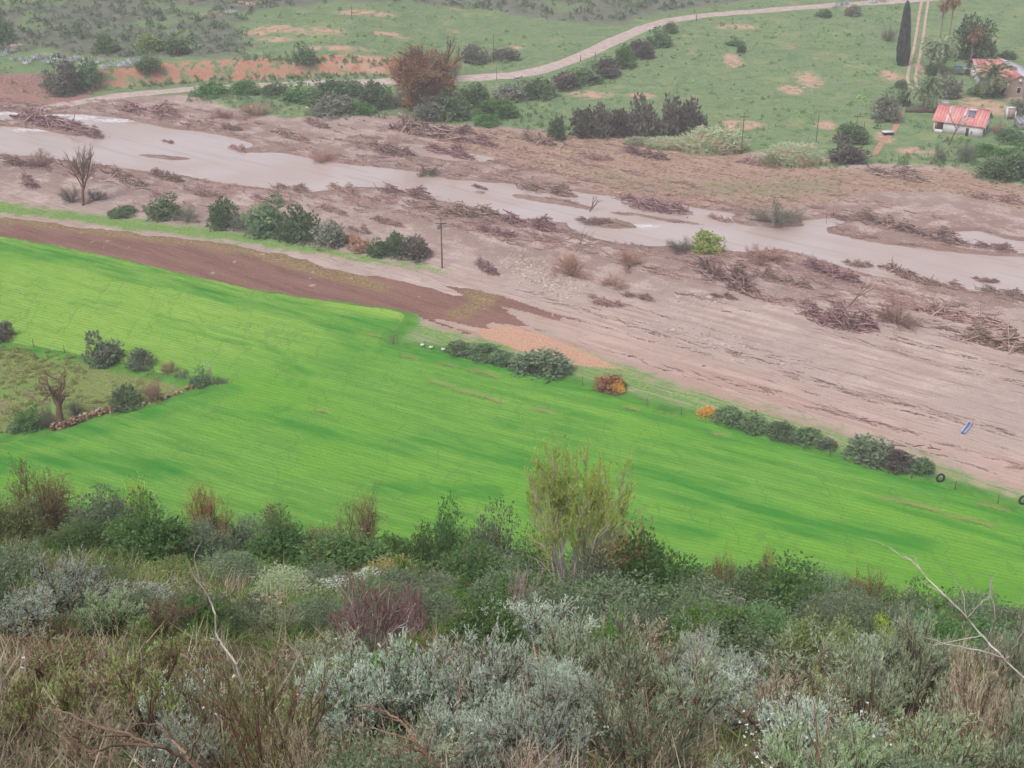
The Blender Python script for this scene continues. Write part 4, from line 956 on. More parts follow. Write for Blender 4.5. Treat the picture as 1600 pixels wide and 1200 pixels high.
# ------------------------------------------------------------------ valley bushes, one by one
BU = [
    # beside the ploughed strip
    (192, 340, 40, 16, 'F', 'far', 'low dark bush at the left end of the hedge above the ploughed strip'),
    (256, 345, 52, 40, 'F', 'far', 'round dark bush leading the row above the ploughed strip'),
    (292, 350, 50, 36, 'T', 'fargrey', 'half bare greyish bush second in the row above the ploughed strip'),
    (352, 360, 48, 50, 'F', 'far', 'tall dark green bush in the row above the ploughed strip, beside pale branches'),
    (385, 364, 46, 40, 'T', 'fargrey', 'thin grey bush squeezed between the two tallest in the row above ploughed soil'),
    (418, 372, 66, 62, 'F', 'far', 'biggest dark bush of the row above the ploughed strip'),
    (466, 380, 62, 56, 'U', 'far', 'broad upright bush right of the biggest one above the ploughed strip'),
    (512, 388, 52, 46, 'F', 'fargrey', 'grey green bush left of the orange patch above the ploughed strip'),
    (549, 382, 22, 16, 'F', 'orange', 'small orange leaved bush in the row above the ploughed strip'),
    (562, 394, 36, 24, 'F', 'farbrown', 'small brownish bush just right of the orange one'),
    (590, 403, 30, 26, 'F', 'far', 'small dark bush left of the two round ones by the tall pole'),
    (622, 402, 36, 34, 'F', 'far', 'dark green bush leaning on the purplish bush by the tall pole'),
    (648, 408, 48, 34, 'F', 'farpurple', 'round purplish bush nearest the tall pole'),
    # hedge along the field fence
    (722, 557, 44, 18, 'F', 'far', 'clipped looking low bush at the left end of the field fence hedge'),
    (756, 565, 46, 20, 'F', 'far', 'low dark bush second along the field fence hedge'),
    (788, 573, 40, 20, 'F', 'far', 'low dark bush third along the field fence hedge'),
    (845, 592, 82, 40, 'F', 'darkgrey', 'large grey green bush on the fence between crop and sand'),
    (952, 614, 46, 24, 'F', 'autumn', 'brown bush alone on the field fence, with an orange side'),
    (966, 615, 20, 18, 'F', 'orange', 'orange tuft at the right side of the brown fence bush'),
    (1103, 653, 24, 14, 'F', 'orange', 'small orange bush on the field fence left of the dark hedge'),
    (1138, 664, 46, 24, 'F', 'far', 'dark bush touching the small orange one on the field fence'),
    (1178, 676, 42, 22, 'F', 'far', 'dark low bush second in the right hand fence hedge'),
    (1220, 688, 44, 22, 'F', 'far', 'dark low bush third in the right hand fence hedge'),
    (1260, 697, 40, 22, 'F', 'far', 'dark low bush fourth in the right hand fence hedge'),
    (1290, 704, 26, 18, 'F', 'darkgrey', 'small bush closing the right hand fence hedge'),
    (1354, 726, 70, 40, 'F', 'darkgrey', 'feathery grey green bush on the fence, tallest near the tyre'),
    (1402, 738, 48, 28, 'F', 'farpurple', 'purplish low bush right of the feathery fence bush'),
    (1436, 744, 40, 24, 'F', 'far', 'dark low bush touching the standing tyre'),
    # the grazed enclosure on the left
    (6, 536, 32, 30, 'F', 'farpurple', 'brown grey bush at the left frame edge on the enclosure boundary'),
    (161, 572, 52, 46, 'F', 'darkgrey', 'round grey green bush on the enclosure boundary, biggest of that line'),
    (220, 580, 40, 30, 'F', 'darkgrey', 'dark round bush second on the enclosure boundary'),
    (266, 588, 32, 28, 'T', 'farbrown', 'bare brownish bush third on the enclosure boundary'),
    (284, 592, 26, 16, 'T', 'fargrey', 'small pale bare bush beside the brownish one at the enclosure'),
    (316, 604, 34, 22, 'F', 'far', 'dark low bush at the tip of the enclosure wedge'),
    (345, 604, 30, 14, 'T', 'fargrey', 'pale dry brush at the very point of the enclosure'),
    (198, 643, 46, 34, 'F', 'far', 'dark green bush behind the right end of the rubble wall'),
    (243, 633, 36, 40, 'T', 'farbrown', 'reddish bare bush rising behind the stone edging'),
    (46, 675, 42, 34, 'F', 'fargreen', 'fresh green bush left of the dead tree'),
    (74, 672, 36, 44, 'T', 'farpurple', 'dark twiggy bush wrapped round the foot of the dead tree'),
    (118, 652, 26, 30, 'T', 'fargrey', 'grey twiggy bush right of the dead tree trunk'),
    (24, 678, 24, 14, 'F', 'far', 'low dark bush at the left foot of the fresh green one'),
    # river bank left
    (65, 265, 46, 34, 'T', 'farbrown', 'round brown stripped bush on the left sandbank'),
    (112, 320, 40, 30, 'T', 'farpurple', 'dark tangle at the foot of the grey riverside tree'),
    (150, 318, 40, 22, 'T', 'farpurple', 'flattened dark brush right of the grey riverside tree'),
    (502, 256, 40, 28, 'T', 'farbrown', 'rounded brown bush standing in the river edge'),
    (668, 278, 44, 18, 'T', 'farpurple', 'low dark mound bush on the far river edge'),
    (1105, 397, 48, 30, 'U', 'enclose', 'feathery olive bush on the near river bank'),
    (1196, 417, 76, 36, 'T', 'farbrown', 'broad pinkish brown bush on the near river bank'),
    (1065, 397, 56, 24, 'T', 'farpurple', 'dark flattened bush left of the feathery olive one'),
    (985, 424, 60, 34, 'T', 'farbrown', 'brown flattened bush on the sand below the sand spit'),
    (1400, 515, 74, 48, 'T', 'farbrown', 'rounded purplish bush right of the big root heap'),
    (1212, 357, 90, 40, 'T', 'fargrey', 'broad half drowned greyish bush on the far river edge'),
    (895, 440, 74, 50, 'T', 'farbrown', 'dark stripped bush round the leaning sapling'),
    (960, 452, 50, 24, 'T', 'farbrown', 'low brown brush right of the dark stripped bush'),
    # far bank, left
    (100, 150, 50, 52, 'F', 'fargrey', 'grey green tree like bush overhanging the washed out bank'),
    (140, 140, 34, 40, 'F', 'far', 'dark green bush right of the overhanging bank bush'),
    (165, 82, 40, 26, 'F', 'far', 'dark round bush at the foot of the scrub slope'),
    (232, 108, 38, 26, 'F', 'far', 'dark bush at the end of the agave row'),
    (278, 86, 36, 26, 'F', 'far', 'dark bush above the orange cutting'),
    (240, 80, 46, 26, 'F', 'olive', 'yellowish green bush between the two dark ones on the scrub slope'),
    (5, 68, 34, 32, 'F', 'far', 'dark bush on the scrub slope at the left frame edge'),
    (473, 99, 34, 28, 'F', 'far', 'round dark tree bush alone above the orange cutting'),
    (385, 148, 46, 18, 'F', 'fargreen', 'low green bush below the road, left of the dark clump'),
    (330, 152, 50, 16, 'F', 'fargreen', 'low green bush leftmost below the road'),
    (430, 152, 40, 20, 'F', 'far', 'small dark bush below the road'),
    (470, 160, 50, 26, 'F', 'fargreen', 'green spreading bush below the road beside the dark clump'),
    (512, 168, 62, 40, 'F', 'far', 'dark bush largest in the clump below the road'),
    (520, 184, 62, 30, 'F', 'fargrey', 'grey green bush at the sand edge below the dark clump'),
    (548, 152, 40, 26, 'F', 'far', 'dark bush at the right end of the clump below the road'),
    (400, 185, 60, 24, 'T', 'farbrown', 'matted brown brush on the sand edge left of the clump'),
    (345, 188, 40, 16, 'T', 'farbrown', 'small matted brown brush on the far sand edge'),
    (590, 172, 52, 38, 'F', 'far', 'dark bush under the left side of the autumn tree'),
    (566, 180, 40, 18, 'F', 'fargreen', 'low green bush under the autumn tree at its left'),
    (700, 190, 60, 44, 'F', 'far', 'dark green bush under the right side of the autumn tree'),
    (668, 192, 46, 36, 'F', 'fargrey', 'grey bush straight below the autumn tree'),
    (738, 168, 46, 34, 'F', 'far', 'dark bush right of the autumn tree by the road'),
    (778, 186, 56, 28, 'F', 'fargreen', 'green bush on the slope below the road bend'),
    (800, 160, 50, 30, 'F', 'fargrey', 'grey bush on the slope just below the road bend'),
    (760, 198, 40, 16, 'F', 'fargreen', 'low green bush at the sand edge right of the autumn tree'),
    (842, 156, 50, 28, 'F', 'far', 'dark bush lowest in the roadside hedge'),
    (882, 141, 46, 26, 'F', 'farpurple', 'purplish bush second up the roadside hedge'),
    (915, 133, 50, 28, 'F', 'far', 'dark bush third up the roadside hedge'),
    (948, 121, 42, 27, 'F', 'farpurple', 'purplish bush fourth up the roadside hedge'),
    (976, 108, 32, 32, 'F', 'fargreen', 'bright green tree bush in the middle of the roadside hedge'),
    (1002, 92, 36, 26, 'F', 'farpurple', 'purplish bush fifth up the roadside hedge'),
    (1026, 74, 38, 27, 'F', 'far', 'dark bush near the top of the roadside hedge'),
    (1048, 52, 22, 15, 'F', 'far', 'small bush at the top of the roadside hedge'),
    (745, 100, 40, 26, 'F', 'fargrey', 'grey bush in the pasture beside the pole above the road'),
    (790, 95, 40, 18, 'F', 'fargrey', 'small grey bush in the pasture above the road bend'),
    (1150, 72, 26, 12, 'F', 'far', 'dark bush at the top of the bare strip in the pasture'),
    (1158, 83, 14, 14, 'F', 'far', 'small dark bush beside the bare strip in the pasture'),
    (1285, 28, 24, 12, 'F', 'far', 'small dark bush near the pale agave on the road'),
    (1332, 26, 22, 16, 'F', 'fargrey', 'grey bush right below the road near the agave'),
    (1388, 66, 26, 26, 'T', 'fargrey', 'bare grey bush left of the cypress'),
    (676, 178, 76, 60, 'F', 'autumn', 'orange brown leafy undergrowth right against the trunk of the autumn tree'),
    (628, 172, 56, 52, 'T', 'farpurple', 'bare purplish brush left of the autumn tree trunk'),
    (700, 130, 46, 46, 'T', 'farpurple', 'bare purplish crown showing behind the autumn tree at right'),
    # dark thicket in front of the pasture
    (912, 215, 40, 42, 'U', 'farpurple', 'leftmost dark upright bush of the thicket behind the reeds'),
    (940, 217, 36, 46, 'U', 'farpurple', 'second dark upright bush of the thicket behind the reeds'),
    (968, 215, 34, 40, 'U', 'farpurple', 'third and lower dark bush of the thicket behind the reeds'),
    (998, 216, 48, 56, 'U', 'farpurple', 'tallest dark bush in the thicket behind the reeds'),
    (1046, 214, 46, 54, 'U', 'farpurple', 'dark upright bush right of the tallest in the thicket'),
    (1080, 212, 44, 50, 'U', 'farpurple', 'rightmost dark bush of the thicket, beside the reed clump'),
    (868, 220, 26, 34, 'U', 'far', 'small dark bush apart, left of the thicket'),
    # farm side bushes
    (1332, 226, 44, 30, 'F', 'far', 'dark green bush behind the purplish one left of the fenced lawn'),
    (1322, 256, 54, 36, 'F', 'farpurple', 'round purplish bush at the sand edge left of the fenced lawn'),
    (1385, 192, 44, 40, 'F', 'fargrey', 'tall hazy green bush left of the board fence'),
    (1410, 166, 22, 26, 'F', 'far', 'dark bush behind the left end of the board fence'),
    (1407, 140, 18, 14, 'F', 'far', 'small dark bush where the track ends'),
    (1478, 154, 40, 34, 'F', 'fargrey', 'grey green round bush right of the front palm'),
    (1455, 118, 20, 16, 'F', 'fargreen', 'small green bush under the shaggy palm'),
    (1528, 152, 34, 18, 'F', 'far', 'dark shrub left of the trunk of the big house palm'),
    (1553, 152, 30, 16, 'F', 'far', 'dark shrub under the big house palm'),
    (1596, 180, 36, 28, 'F', 'fargrey', 'grey green tree bush right of the yard'),
    (1508, 258, 34, 40, 'T', 'fargrey', 'bare grey bush below the cottage corner'),
    (1466, 256, 28, 34, 'T', 'fargrey', 'bare grey upright bush in front of the cottage porch'),
    (1580, 226, 44, 22, 'F', 'far', 'dark bush right of the cottage'),
    (1590, 250, 50, 22, 'F', 'fargreen', 'green bush in the rough ground right of the cottage'),
    (1538, 244, 44, 14, 'F', 'fargreen', 'low green bush below the cottage'),
    (1555, 283, 56, 34, 'F', 'far', 'large dark bush at the sand edge, lower right of the farm'),
    (1595, 285, 56, 46, 'F', 'far', 'largest dark bush at the right frame edge above the sand'),
    (1572, 92, 26, 12, 'F', 'far', 'dark bush behind the red roofed house'),
    (1560, 212, 24, 26, 'T', 'farbrown', 'bare brown bush beside the cottage gable'),
    (1512, 118, 8, 22, 'U', 'far', 'narrow dark shrub at the left end of the big house'),
]
for i, (px, py, w, h, kd, m, lab) in enumerate(BU):
    hedge = 1.3 if ('hedge' in lab and py > 500) else 1.12
    low = 0.8 if ('ploughed strip' in lab or 'ploughed soil' in lab) else 0.93
    loc, wm, hm = on_valley(px, py, w * hedge, h * low)
    me = {'F': FB, 'U': FBU, 'T': FTW}[kd][i % {'F': 4, 'U': 2, 'T': 3}[kd]]
    single('bush', me, loc, wm, hm, lab, 'bush', None, LM[m])

# smaller scrub on the slope at the top left: the larger ones are individuals, the mass is one scrub cover
def in_reg(name, n, x0, x1, y0, y1, margin=0.0, dens=None):
    out = []
    while len(out) < n:
        X = RNG.uniform(x0, x1, n * 4); Y = RNG.uniform(y0, y1, n * 4)
        k = reg(name, X, Y) > margin
        if dens is not None: k &= RNG.uniform(0, 1, n * 4) < dens(X, Y)
        out += list(zip(X[k], Y[k]))
    a = np.array(out[:n]); return np.column_stack([a, ZG(a[:, 0], a[:, 1])])
ROADW = poly_w(ROAD_PX)
def off_road(X, Y, w=4.5):
    d, _, _ = d_line(X, Y, ROADW); d2, _, _ = d_line(X, Y, TW); return ((d > w) & (d2 > 3.0)).astype(float)
small = far_bush(301, 5, 9, 0.30, ns=0)
pos = in_reg('scrub', 6500, -230, 190, 345, 620, 0.5, lambda X, Y: (0.35 + 0.9 * (fbm(X * 0.05, Y * 0.05, 12, 3) > -0.05)) * off_road(X, Y))
tag(put('scrub', scatter('scrub', small, pos - np.array([0, 0, 0.08]), RNG.uniform(1.3, 3.0, len(pos)), RNG, leaf_mat('hill_scrub', lin(78, 92, 72), lin(126, 136, 112), k=1.7), zs=RNG.uniform(0.5, 0.8, len(pos)))), 'grey green scrub covering the slope beyond the road', None, None, 'stuff')
# pasture tussocks
tus = far_bush(311, 3, 13, 0.34, ns=0)
def past_d(X, Y): return off_road(X, Y) * np.clip(0.35 + 2.2 * fbm(X * 0.06, Y * 0.06, 15, 3), 0.05, 1)
pos = in_reg('far', 4600, -190, 230, 235, 520, 1.0, past_d)
pos = pos[reg('scrub', pos[:, 0], pos[:, 1]) < 0]
tag(put('tussocks', scatter('tussocks', tus, pos - np.array([0, 0, 0.05]), RNG.gamma(3, 0.22, len(pos)) + 0.25, RNG, LM['tussock'], zs=0.5)), 'green grass tussocks over the far pasture', None, None, 'stuff')
# low vines of the enclosure
pos = in_reg('encl', 1500, -110, -35, 130, 210, 0.6, lambda X, Y: np.clip(0.5 + 3 * fbm(X * 0.12, Y * 0.12, 16, 3), 0.1, 1))
tag(put('low_scrub', scatter('low_scrub', tus, pos - np.array([0, 0, 0.05]), RNG.uniform(0.5, 1.3, len(pos)), RNG, LM['enclose'], zs=0.45)), 'low tangled scrub filling the enclosure by the dead tree', None, None, 'stuff')
# roadside and bank plants
def along_px(pts, n, spread_px):
    a = np.array(densify(pts, 12)); k = RNG.integers(0, len(a), n)
    p, _ = PV(a[k, 0] + RNG.normal(0, spread_px[0], n), a[k, 1] + RNG.normal(0, spread_px[1], n)); p[:, 2] = ZG(p[:, 0], p[:, 1]); return p
pos = np.concatenate([along_px([(190, 135), (330, 128), (480, 122), (600, 118)], 150, (8, 2.5)), along_px([(380, 92), (480, 95), (620, 97)], 120, (10, 3)), along_px([(300, 150), (380, 158), (480, 170), (600, 178)], 160, (14, 6)),
                      along_px([(720, 150), (800, 170), (860, 190), (1000, 195)], 160, (20, 12)), along_px([(1200, 250), (1300, 258), (1440, 250), (1580, 262)], 140, (20, 5)), along_px([(1470, 230), (1540, 250), (1600, 255)], 120, (20, 8))])
tag(put('verge_scrub', scatter('verge_scrub', small, pos - np.array([0, 0, 0.05]), RNG.uniform(0.6, 1.7, len(pos)), RNG, leaf_mat('verge_scrub', lin(74, 92, 66), lin(118, 138, 100)), zs=0.7)), 'low green scrub along the road cutting and sand edge', None, None, 'stuff')
# flattened flood grass on the far side of the river, sticks all over the sand
gr = Geo(); a_ = RNG.uniform(0, 6.28, 16); p0 = np.stack([0.25 * np.cos(a_), 0.25 * np.sin(a_), 0 * a_], -1) * RNG.uniform(0, 1, (16, 1))
gr.ribbons(p0, p0 + np.stack([0.8 * RNG.normal(0.6, 0.4, 16), 0.3 * RNG.normal(0, 0.5, 16), RNG.uniform(0.1, 0.4, 16)], -1), 0.09, RNG.uniform(0.1, 0.9, 16), RNG)
pos = in_reg('flat', 3200, -60, 190, 215, 330, 0.0)
pos = pos[river_sd(pos[:, 0], pos[:, 1]) < -0.8]
tag(put('flattened_grass', scatter('flattened_grass', gr, pos, RNG.uniform(0.5, 1.2, len(pos)), RNG, leaf_mat('flood_grass', lin(128, 104, 90), lin(176, 152, 130), lin(126, 128, 92)), rz=FLOW + RNG.normal(0, 0.5, len(pos)))), 'flattened brown grass on the far flood plain', None, None, 'stuff')

def sand_ok(X, Y, m=1.0):
    return (reg('far', X, Y) < -m) & (reg('crop', X, Y) < -m) & (reg('soil', X, Y) < -m) & (reg('verge', X, Y) < -m) & (reg('strip', X, Y) < -m) & (river_sd(X, Y) < -0.6) & (hill_plane(X, Y) < -3)
# wrack: lines of sticks dropped along the flow
st = Geo(); n = 15
c_ = np.stack([RNG.normal(0, 0.9, n), RNG.normal(0, 0.09, n), np.abs(RNG.normal(0.03, 0.03, n))], -1); d_ = unit(np.stack([RNG.choice([-1, 1], n), RNG.normal(0, 0.35, n), RNG.normal(0, 0.1, n)], -1)); l_ = RNG.uniform(0.2, 0.9, (n, 1))
st.tubes(c_ - d_ * l_ / 2, c_ + d_ * l_ / 2, RNG.uniform(0.012, 0.04, n), RNG.uniform(0.006, 0.02, n), RNG.uniform(0.1, 0.9, n), 3)
X = RNG.uniform(-150, 190, 60000); Y = RNG.uniform(140, 330, 60000)
al_ = X * math.cos(FLOW) + Y * math.sin(FLOW); ac_ = -X * math.sin(FLOW) + Y * math.cos(FLOW)
dn = fbm(al_ * 0.02, ac_ * 0.6, 19, 4)
pl_, _ = pv(1280, 585); near_w = sstep(-14, -2, river_sd(X, Y)) * 0.10 + 0.09 * np.exp(-((X - pl_[0]) / 45) ** 2 - ((Y - pl_[1]) / 26) ** 2)
k = sand_ok(X, Y) & (dn + near_w > 0.165 + RNG.uniform(-0.05, 0.05, len(X)))
pos = np.column_stack([X[k], Y[k], ZG(X[k], Y[k])])[:3400]
tag(put('stick_litter', scatter('stick_litter', st, pos, RNG.uniform(0.5, 1.3, len(pos)), RNG, LM['debris'], rz=FLOW + RNG.normal(0, 0.16, len(pos)))), 'thin lines of sticks left by the flood on the sand', None, None, 'stuff')
# low stripped brush between the piles
lowp = debris_pile(250, 10, 34, 0.6, 0.4, 0.03)
k = sand_ok(X, Y, 0.5) & ((dn * 0.6 + fbm(X * 0.07, Y * 0.07, 23, 3) * 0.5 + sstep(-26, -3, river_sd(X, Y)) * 0.30) > 0.27 + RNG.uniform(-0.10, 0.10, len(X)))
pos = np.column_stack([X[k], Y[k], ZG(X[k], Y[k])])[:2600]
tag(put('flood_litter', scatter('flood_litter', lowp, pos, RNG.uniform(0.9, 3.4, len(pos)), RNG, LM['debrisred'], rz=FLOW + RNG.normal(0, 0.4, len(pos)), sy=0.6, zs=0.8)), 'small brush and twigs stranded on the flood sand', None, None, 'stuff')

# ------------------------------------------------------------------ driftwood piles, one by one
DW = [
    (1312, 520, 104, 56, 1, 'big grey heap of uprooted trees with a leaning trunk on the sand'),
    (1570, 558, 104, 54, 1, 'broad heap of drift brush at the right frame edge'),
    (1500, 512, 110, 40, 1, 'wide flattened mat of drift brush above the right edge heap'),
    (1130, 454, 140, 50, 1, 'long tangle of fallen trees with upright shoots on the near bank'),
    (832, 363, 100, 34, 1, 'dark drift heap on the near bank beside the narrow of the river'),
    (930, 352, 50, 16, 0, 'small drift heap on the bar in midstream'),
    (760, 428, 50, 22, 0, 'drift heap just right of the tall pole'),
    (662, 218, 96, 50, 1, 'large pile of torn branches under the autumn tree'),
    (742, 230, 70, 22, 1, 'drift pile right of the torn branches on the far sand'),
    (715, 212, 60, 22, 0, 'pale drift pile close below the green bushes of the far bank'),
    (930, 252, 56, 18, 0, 'small drift pile on the brown grass plain'),
    (840, 228, 56, 22, 0, 'dark drift pile left of the thicket'),
    (605, 352, 50, 16, 1, 'dark drift heap on the sand beyond the hedge row'),
    (560, 366, 44, 16, 0, 'smaller drift heap near the right end of the hedge row'),
    (640, 312, 90, 16, 1, 'long drift mat on the near river edge left of the pole'),
    (720, 345, 110, 22, 1, 'widest drift mat on the sand right behind the pole top'),
    (775, 372, 60, 18, 0, 'drift heap on the sand right of the pole'),
    (520, 334, 50, 12, 0, 'low drift mat behind the middle of the hedge row'),
    (535, 305, 70, 14, 0, 'low drift mat on the near river bank opposite the rounded bush'),
    (460, 305, 60, 12, 0, 'thin drift mat at the near river edge above the hedge row'),
    (320, 308, 60, 12, 0, 'thin drift mat on the left near bank'),
    (260, 284, 60, 12, 0, 'thin drift mat right of the grey riverside tree'),
    (80, 205, 130, 20, 1, 'long dark drift mat on the island by the rapids'),
    (135, 214, 60, 14, 0, 'dark drift heap at the right tip of the rapids island'),
    (240, 184, 110, 14, 0, 'long drift mat on the far left sandbank'),
    (360, 205, 40, 16, 0, 'small drift heap on the far sand left of centre'),
    (495, 200, 50, 16, 0, 'drift heap on the far sand below the dark clump'),
    (455, 220, 70, 14, 0, 'drift mat on the far sand above the rounded bush'),
    (700, 252, 90, 14, 0, 'drift mat on the far sand by the silt channel'),
    (860, 312, 90, 10, 1, 'thin drift line on the long bar in the river'),
    (1020, 340, 110, 12, 1, 'thin drift line on the right hand bar in the river'),
    (1385, 362, 90, 14, 1, 'drift heaps along the spit in the right part of the river'),
    (1320, 350, 50, 12, 0, 'small drift heap where the right spit begins'),
    (1460, 382, 90, 10, 0, 'thin drift line at the outer end of the right spit'),
    (1555, 398, 60, 8, 0, 'thin drift line in the river at the right frame edge'),
    (1340, 424, 40, 16, 0, 'small dark drift heap at the near water edge'),
    (1300, 440, 90, 20, 0, 'grey green drift mat on the near bank below the water'),
    (1420, 448, 90, 18, 0, 'dark drift mat along the near water edge at right'),
    (1480, 456, 60, 16, 0, 'dark drift mat at the mouth of the small gully'),
    (1570, 466, 70, 16, 0, 'drift mat on the near bank close to the right frame edge'),
    (1540, 448, 34, 8, 0, 'tiny drift heap in the water off the near bank at right'),
    (1230, 450, 70, 16, 0, 'low drift mat left of the leaning trunk'),
    (1180, 470, 80, 12, 0, 'thin drift mat below the tangle of fallen trees'),
    (1130, 470, 40, 12, 0, 'small drift mat under the left side of the tangle'),
    (1250, 478, 50, 10, 0, 'thin drift mat left of the big grey heap'),
    (30, 262, 70, 10, 0, 'thin drift line on the left sandbank near the frame edge'),
    (45, 292, 60, 12, 0, 'low drift mat on the left sand below the brown bush'),
    (200, 290, 90, 10, 0, 'thin drift mat beside the grey riverside tree on the sand'),
    (420, 322, 70, 10, 0, 'thin drift mat on the sand behind the biggest hedge bush'),
    (1000, 470, 50, 8, 0, 'thin drift line at the edge of the pale stones'),
    (945, 480, 60, 9, 0, 'thin dark drift line left on the open sand plain'),
    (1010, 250, 70, 10, 0, 'thin drift mat in the flattened grass below the reeds'),
    (1190, 262, 60, 12, 0, 'drift mat on the pinkish plain below the second reed clump'),
    (1400, 285, 90, 10, 0, 'low drift mat on the pinkish plain below the lawn'),
    (1560, 320, 80, 12, 0, 'low drift mat on the plain at the right frame edge'),
    (610, 245, 90, 10, 0, 'thin drift mat on the far sand left of the silt channel'),
    (1125, 352, 36, 8, 0, 'tiny drift heap between the bar and the drowned bush'),
    (750, 300, 26, 7, 0, 'tiny drift island in the river left of the long bar'),
    (370, 238, 40, 8, 0, 'tiny drift heap in the shallow water below the left pool'),
    (265, 228, 24, 6, 0, 'tiny drift island in the left pool'),
]
for i, (px, py, w, h, red, lab) in enumerate(DW):
    loc, wm, hm = on_valley(px, py, w, h)
    sy = 0.8 if w < 70 else 0.55
    o = put('driftwood_pile', PILE[i % 5], (loc[0], loc[1], max(loc[2], WATER_Z) + 0.02), FLOW + RNG.normal(0, 0.15), (wm, wm * sy, max(2.4, hm / 0.33 * 1.1)), None, LM['debris' if i % 2 else 'debrisred'])
    tag(o, lab, 'driftwood')

# leaning trunks and fallen trees
def bare_thing(name, seed, px, py, h_px, label, cat, mat='brown', rz=None, tiltx=0.0, tilty=0.0, sx=1.0, **kw):
    loc, _, _ = on_valley(px, py, 4, 4); p, t = pv(px, py)
    hm = h_px * t / F0 / math.cos(math.atan2(ZC - p[2], p[1]))
    w, _, _ = bare_tree(seed, **kw); V = np.concatenate(w.V); h = V[:, 2].max()
    me = w.mesh(name, WM[mat])
    o = put(name, me, loc, scale=(hm / h * sx, hm / h * sx, hm / h), rot=(tiltx, tilty, rz or 0.0)); return tag(o, label, cat)
bare_thing('broken_tree', 401, 1322, 482, 56, 'bare broken trunk leaning right out of the big grey heap', 'trunk', 'brown', trunk=1.3, levels=(3, 3), r=0.07, spread=0.3, tilty=0.8)
bare_thing('leaning_sapling', 402, 900, 395, 46, 'thin bare sapling leaning right over the near bank', 'sapling', 'brown', trunk=0.8, levels=(4, 4, 3), r=0.02, tilty=0.35)
bare_thing('broken_stump', 403, 920, 334, 30, 'broken stump leaning right on the bar in the river', 'stump', 'brown', trunk=0.6, levels=(4, 3), r=0.06, tilty=0.4)
for k, (px, py, h, tl) in enumerate([(1060, 424, 22, 0.9), (1110, 440, 34, 0.6), (1140, 448, 36, 0.55), (1165, 446, 34, 0.7), (1190, 436, 26, 0.5)]):
    bare_thing('fallen_tree', 410 + k, px, py, h, ['bare fallen tree arching left of the long tangle', 'bare shoots second from the left in the long tangle', 'bare shoots in the middle of the long tangle', 'bare shoots right of the middle in the long tangle', 'bare shoots at the right end of the long tangle'][k], 'fallen tree', 'brown', trunk=0.5, levels=(5, 5, 4), r=0.03, tilty=tl, spread=0.4, up=0.25)
bare_thing('bare_tree', 421, 130, 322, 96, 'slender grey half bare tree on the left river sand', 'tree', 'brown', trunk=0.5, levels=(6, 6, 6, 6), r=0.045, up=0.2, spread=0.45, sx=0.85)
bare_thing('bare_sapling', 422, 1290, 354, 40, 'thin bare sapling at the start of the right spit', 'sapling', 'brown', trunk=1.0, levels=(3, 3), r=0.02, spread=0.2)
bare_thing('bare_sapling', 423, 568, 262, 20, 'tiny bare sapling on the far river edge', 'sapling', 'brown', trunk=1.0, levels=(4, 3), r=0.03, spread=0.3)
bare_thing('dead_tree', 424, 98, 668, 92, 'gnarled dead tree with broken crown behind the rubble wall', 'tree', 'brown', trunk=0.75, levels=(4, 4, 5, 3), r=0.13, up=0.1, spread=0.62, jit=0.22, taper=0.55)
bare_thing('bare_tree', 425, 332, 602, 44, 'small pale bare tree at the tip of the enclosure', 'tree', 'grey', trunk=0.7, levels=(4, 4, 4), r=0.03, spread=0.35)
bare_thing('bare_tree', 426, 1482, 228, 62, 'leaning bare tree in front of the cottage', 'tree', 'brown', trunk=0.8, levels=(3, 4, 4, 3), r=0.04, spread=0.4, tilty=0.35)

# the autumn tree on the far bank
def cyl_mesh_simple():
    g = Geo(); g.tubes(np.array([[0, 0, 0.0]]), np.array([[0, 0, 0.5]]), [0.05], [0.03], 0.4, 8); return g.mesh('round_trunk', WM['bark'])
def crown_tree(name, seed, px, py, h_px, label, lmat, leaf=0.05, per=5, sx=1.0, frac=1.0, tl=0.4, **kw):
    loc, _, _ = on_valley(px, py, 4, 4); p, t = pv(px, py)
    hm = h_px * t / F0 / math.cos(math.atan2(ZC - p[2], p[1]))
    w, tips, rng = bare_tree(seed, **kw); V = np.concatenate(w.V); h = V[:, 2].max(); s = hm / h
    root = tag(put(name, None, loc, 0, (s * sx, s * sx, s)), label, 'tree')
    put('trunk', w.mesh(name + '_trunk', WM['bark']), parent=root)
    k = rng.uniform(0, 1, len(tips)) < frac * (1 - tl * sstep(0.55 * h, 0.95 * h, tips[:, -1, 2]))
    q, d = along(rng, tips[k], per, 0.1); g = Geo(); cl = np.repeat(np.clip(rng.normal(0.5, 0.25, k.sum()), 0, 1), per)
    g.leaves(q + rng.normal(0, 0.02 * h, q.shape), d + 0.9 * rng.normal(0, 1, d.shape), leaf * h * rng.uniform(0.6, 1.3, len(q)), leaf * h * 0.55, np.clip(cl + rng.normal(0, 0.15, len(q)), 0, 1), rng)
    put('crown', g.mesh(name + '_crown', LM[lmat]), parent=root); return root
crown_tree('autumn_tree', 431, 655, 186, 122, 'large half bare autumn tree with orange brown leaves on the far bank', 'autumn', leaf=0.020, per=8, frac=0.5, tl=1.1, trunk=0.3, levels=(9, 8, 7, 6), r=0.045, up=0.13, spread=0.62, sx=1.1)
loc, wm, hm = on_valley(1520, 96, 66, 58)
o = tag(put('round_tree', None, loc, 0, (wm, wm, hm)), 'dense dark round tree behind the red roofed house', 'tree')
put('trunk', cyl_mesh_simple(), parent=o); put('crown', far_bush(433, 30, 90, 0.07).mesh('round_crown', LM['far']), parent=o)

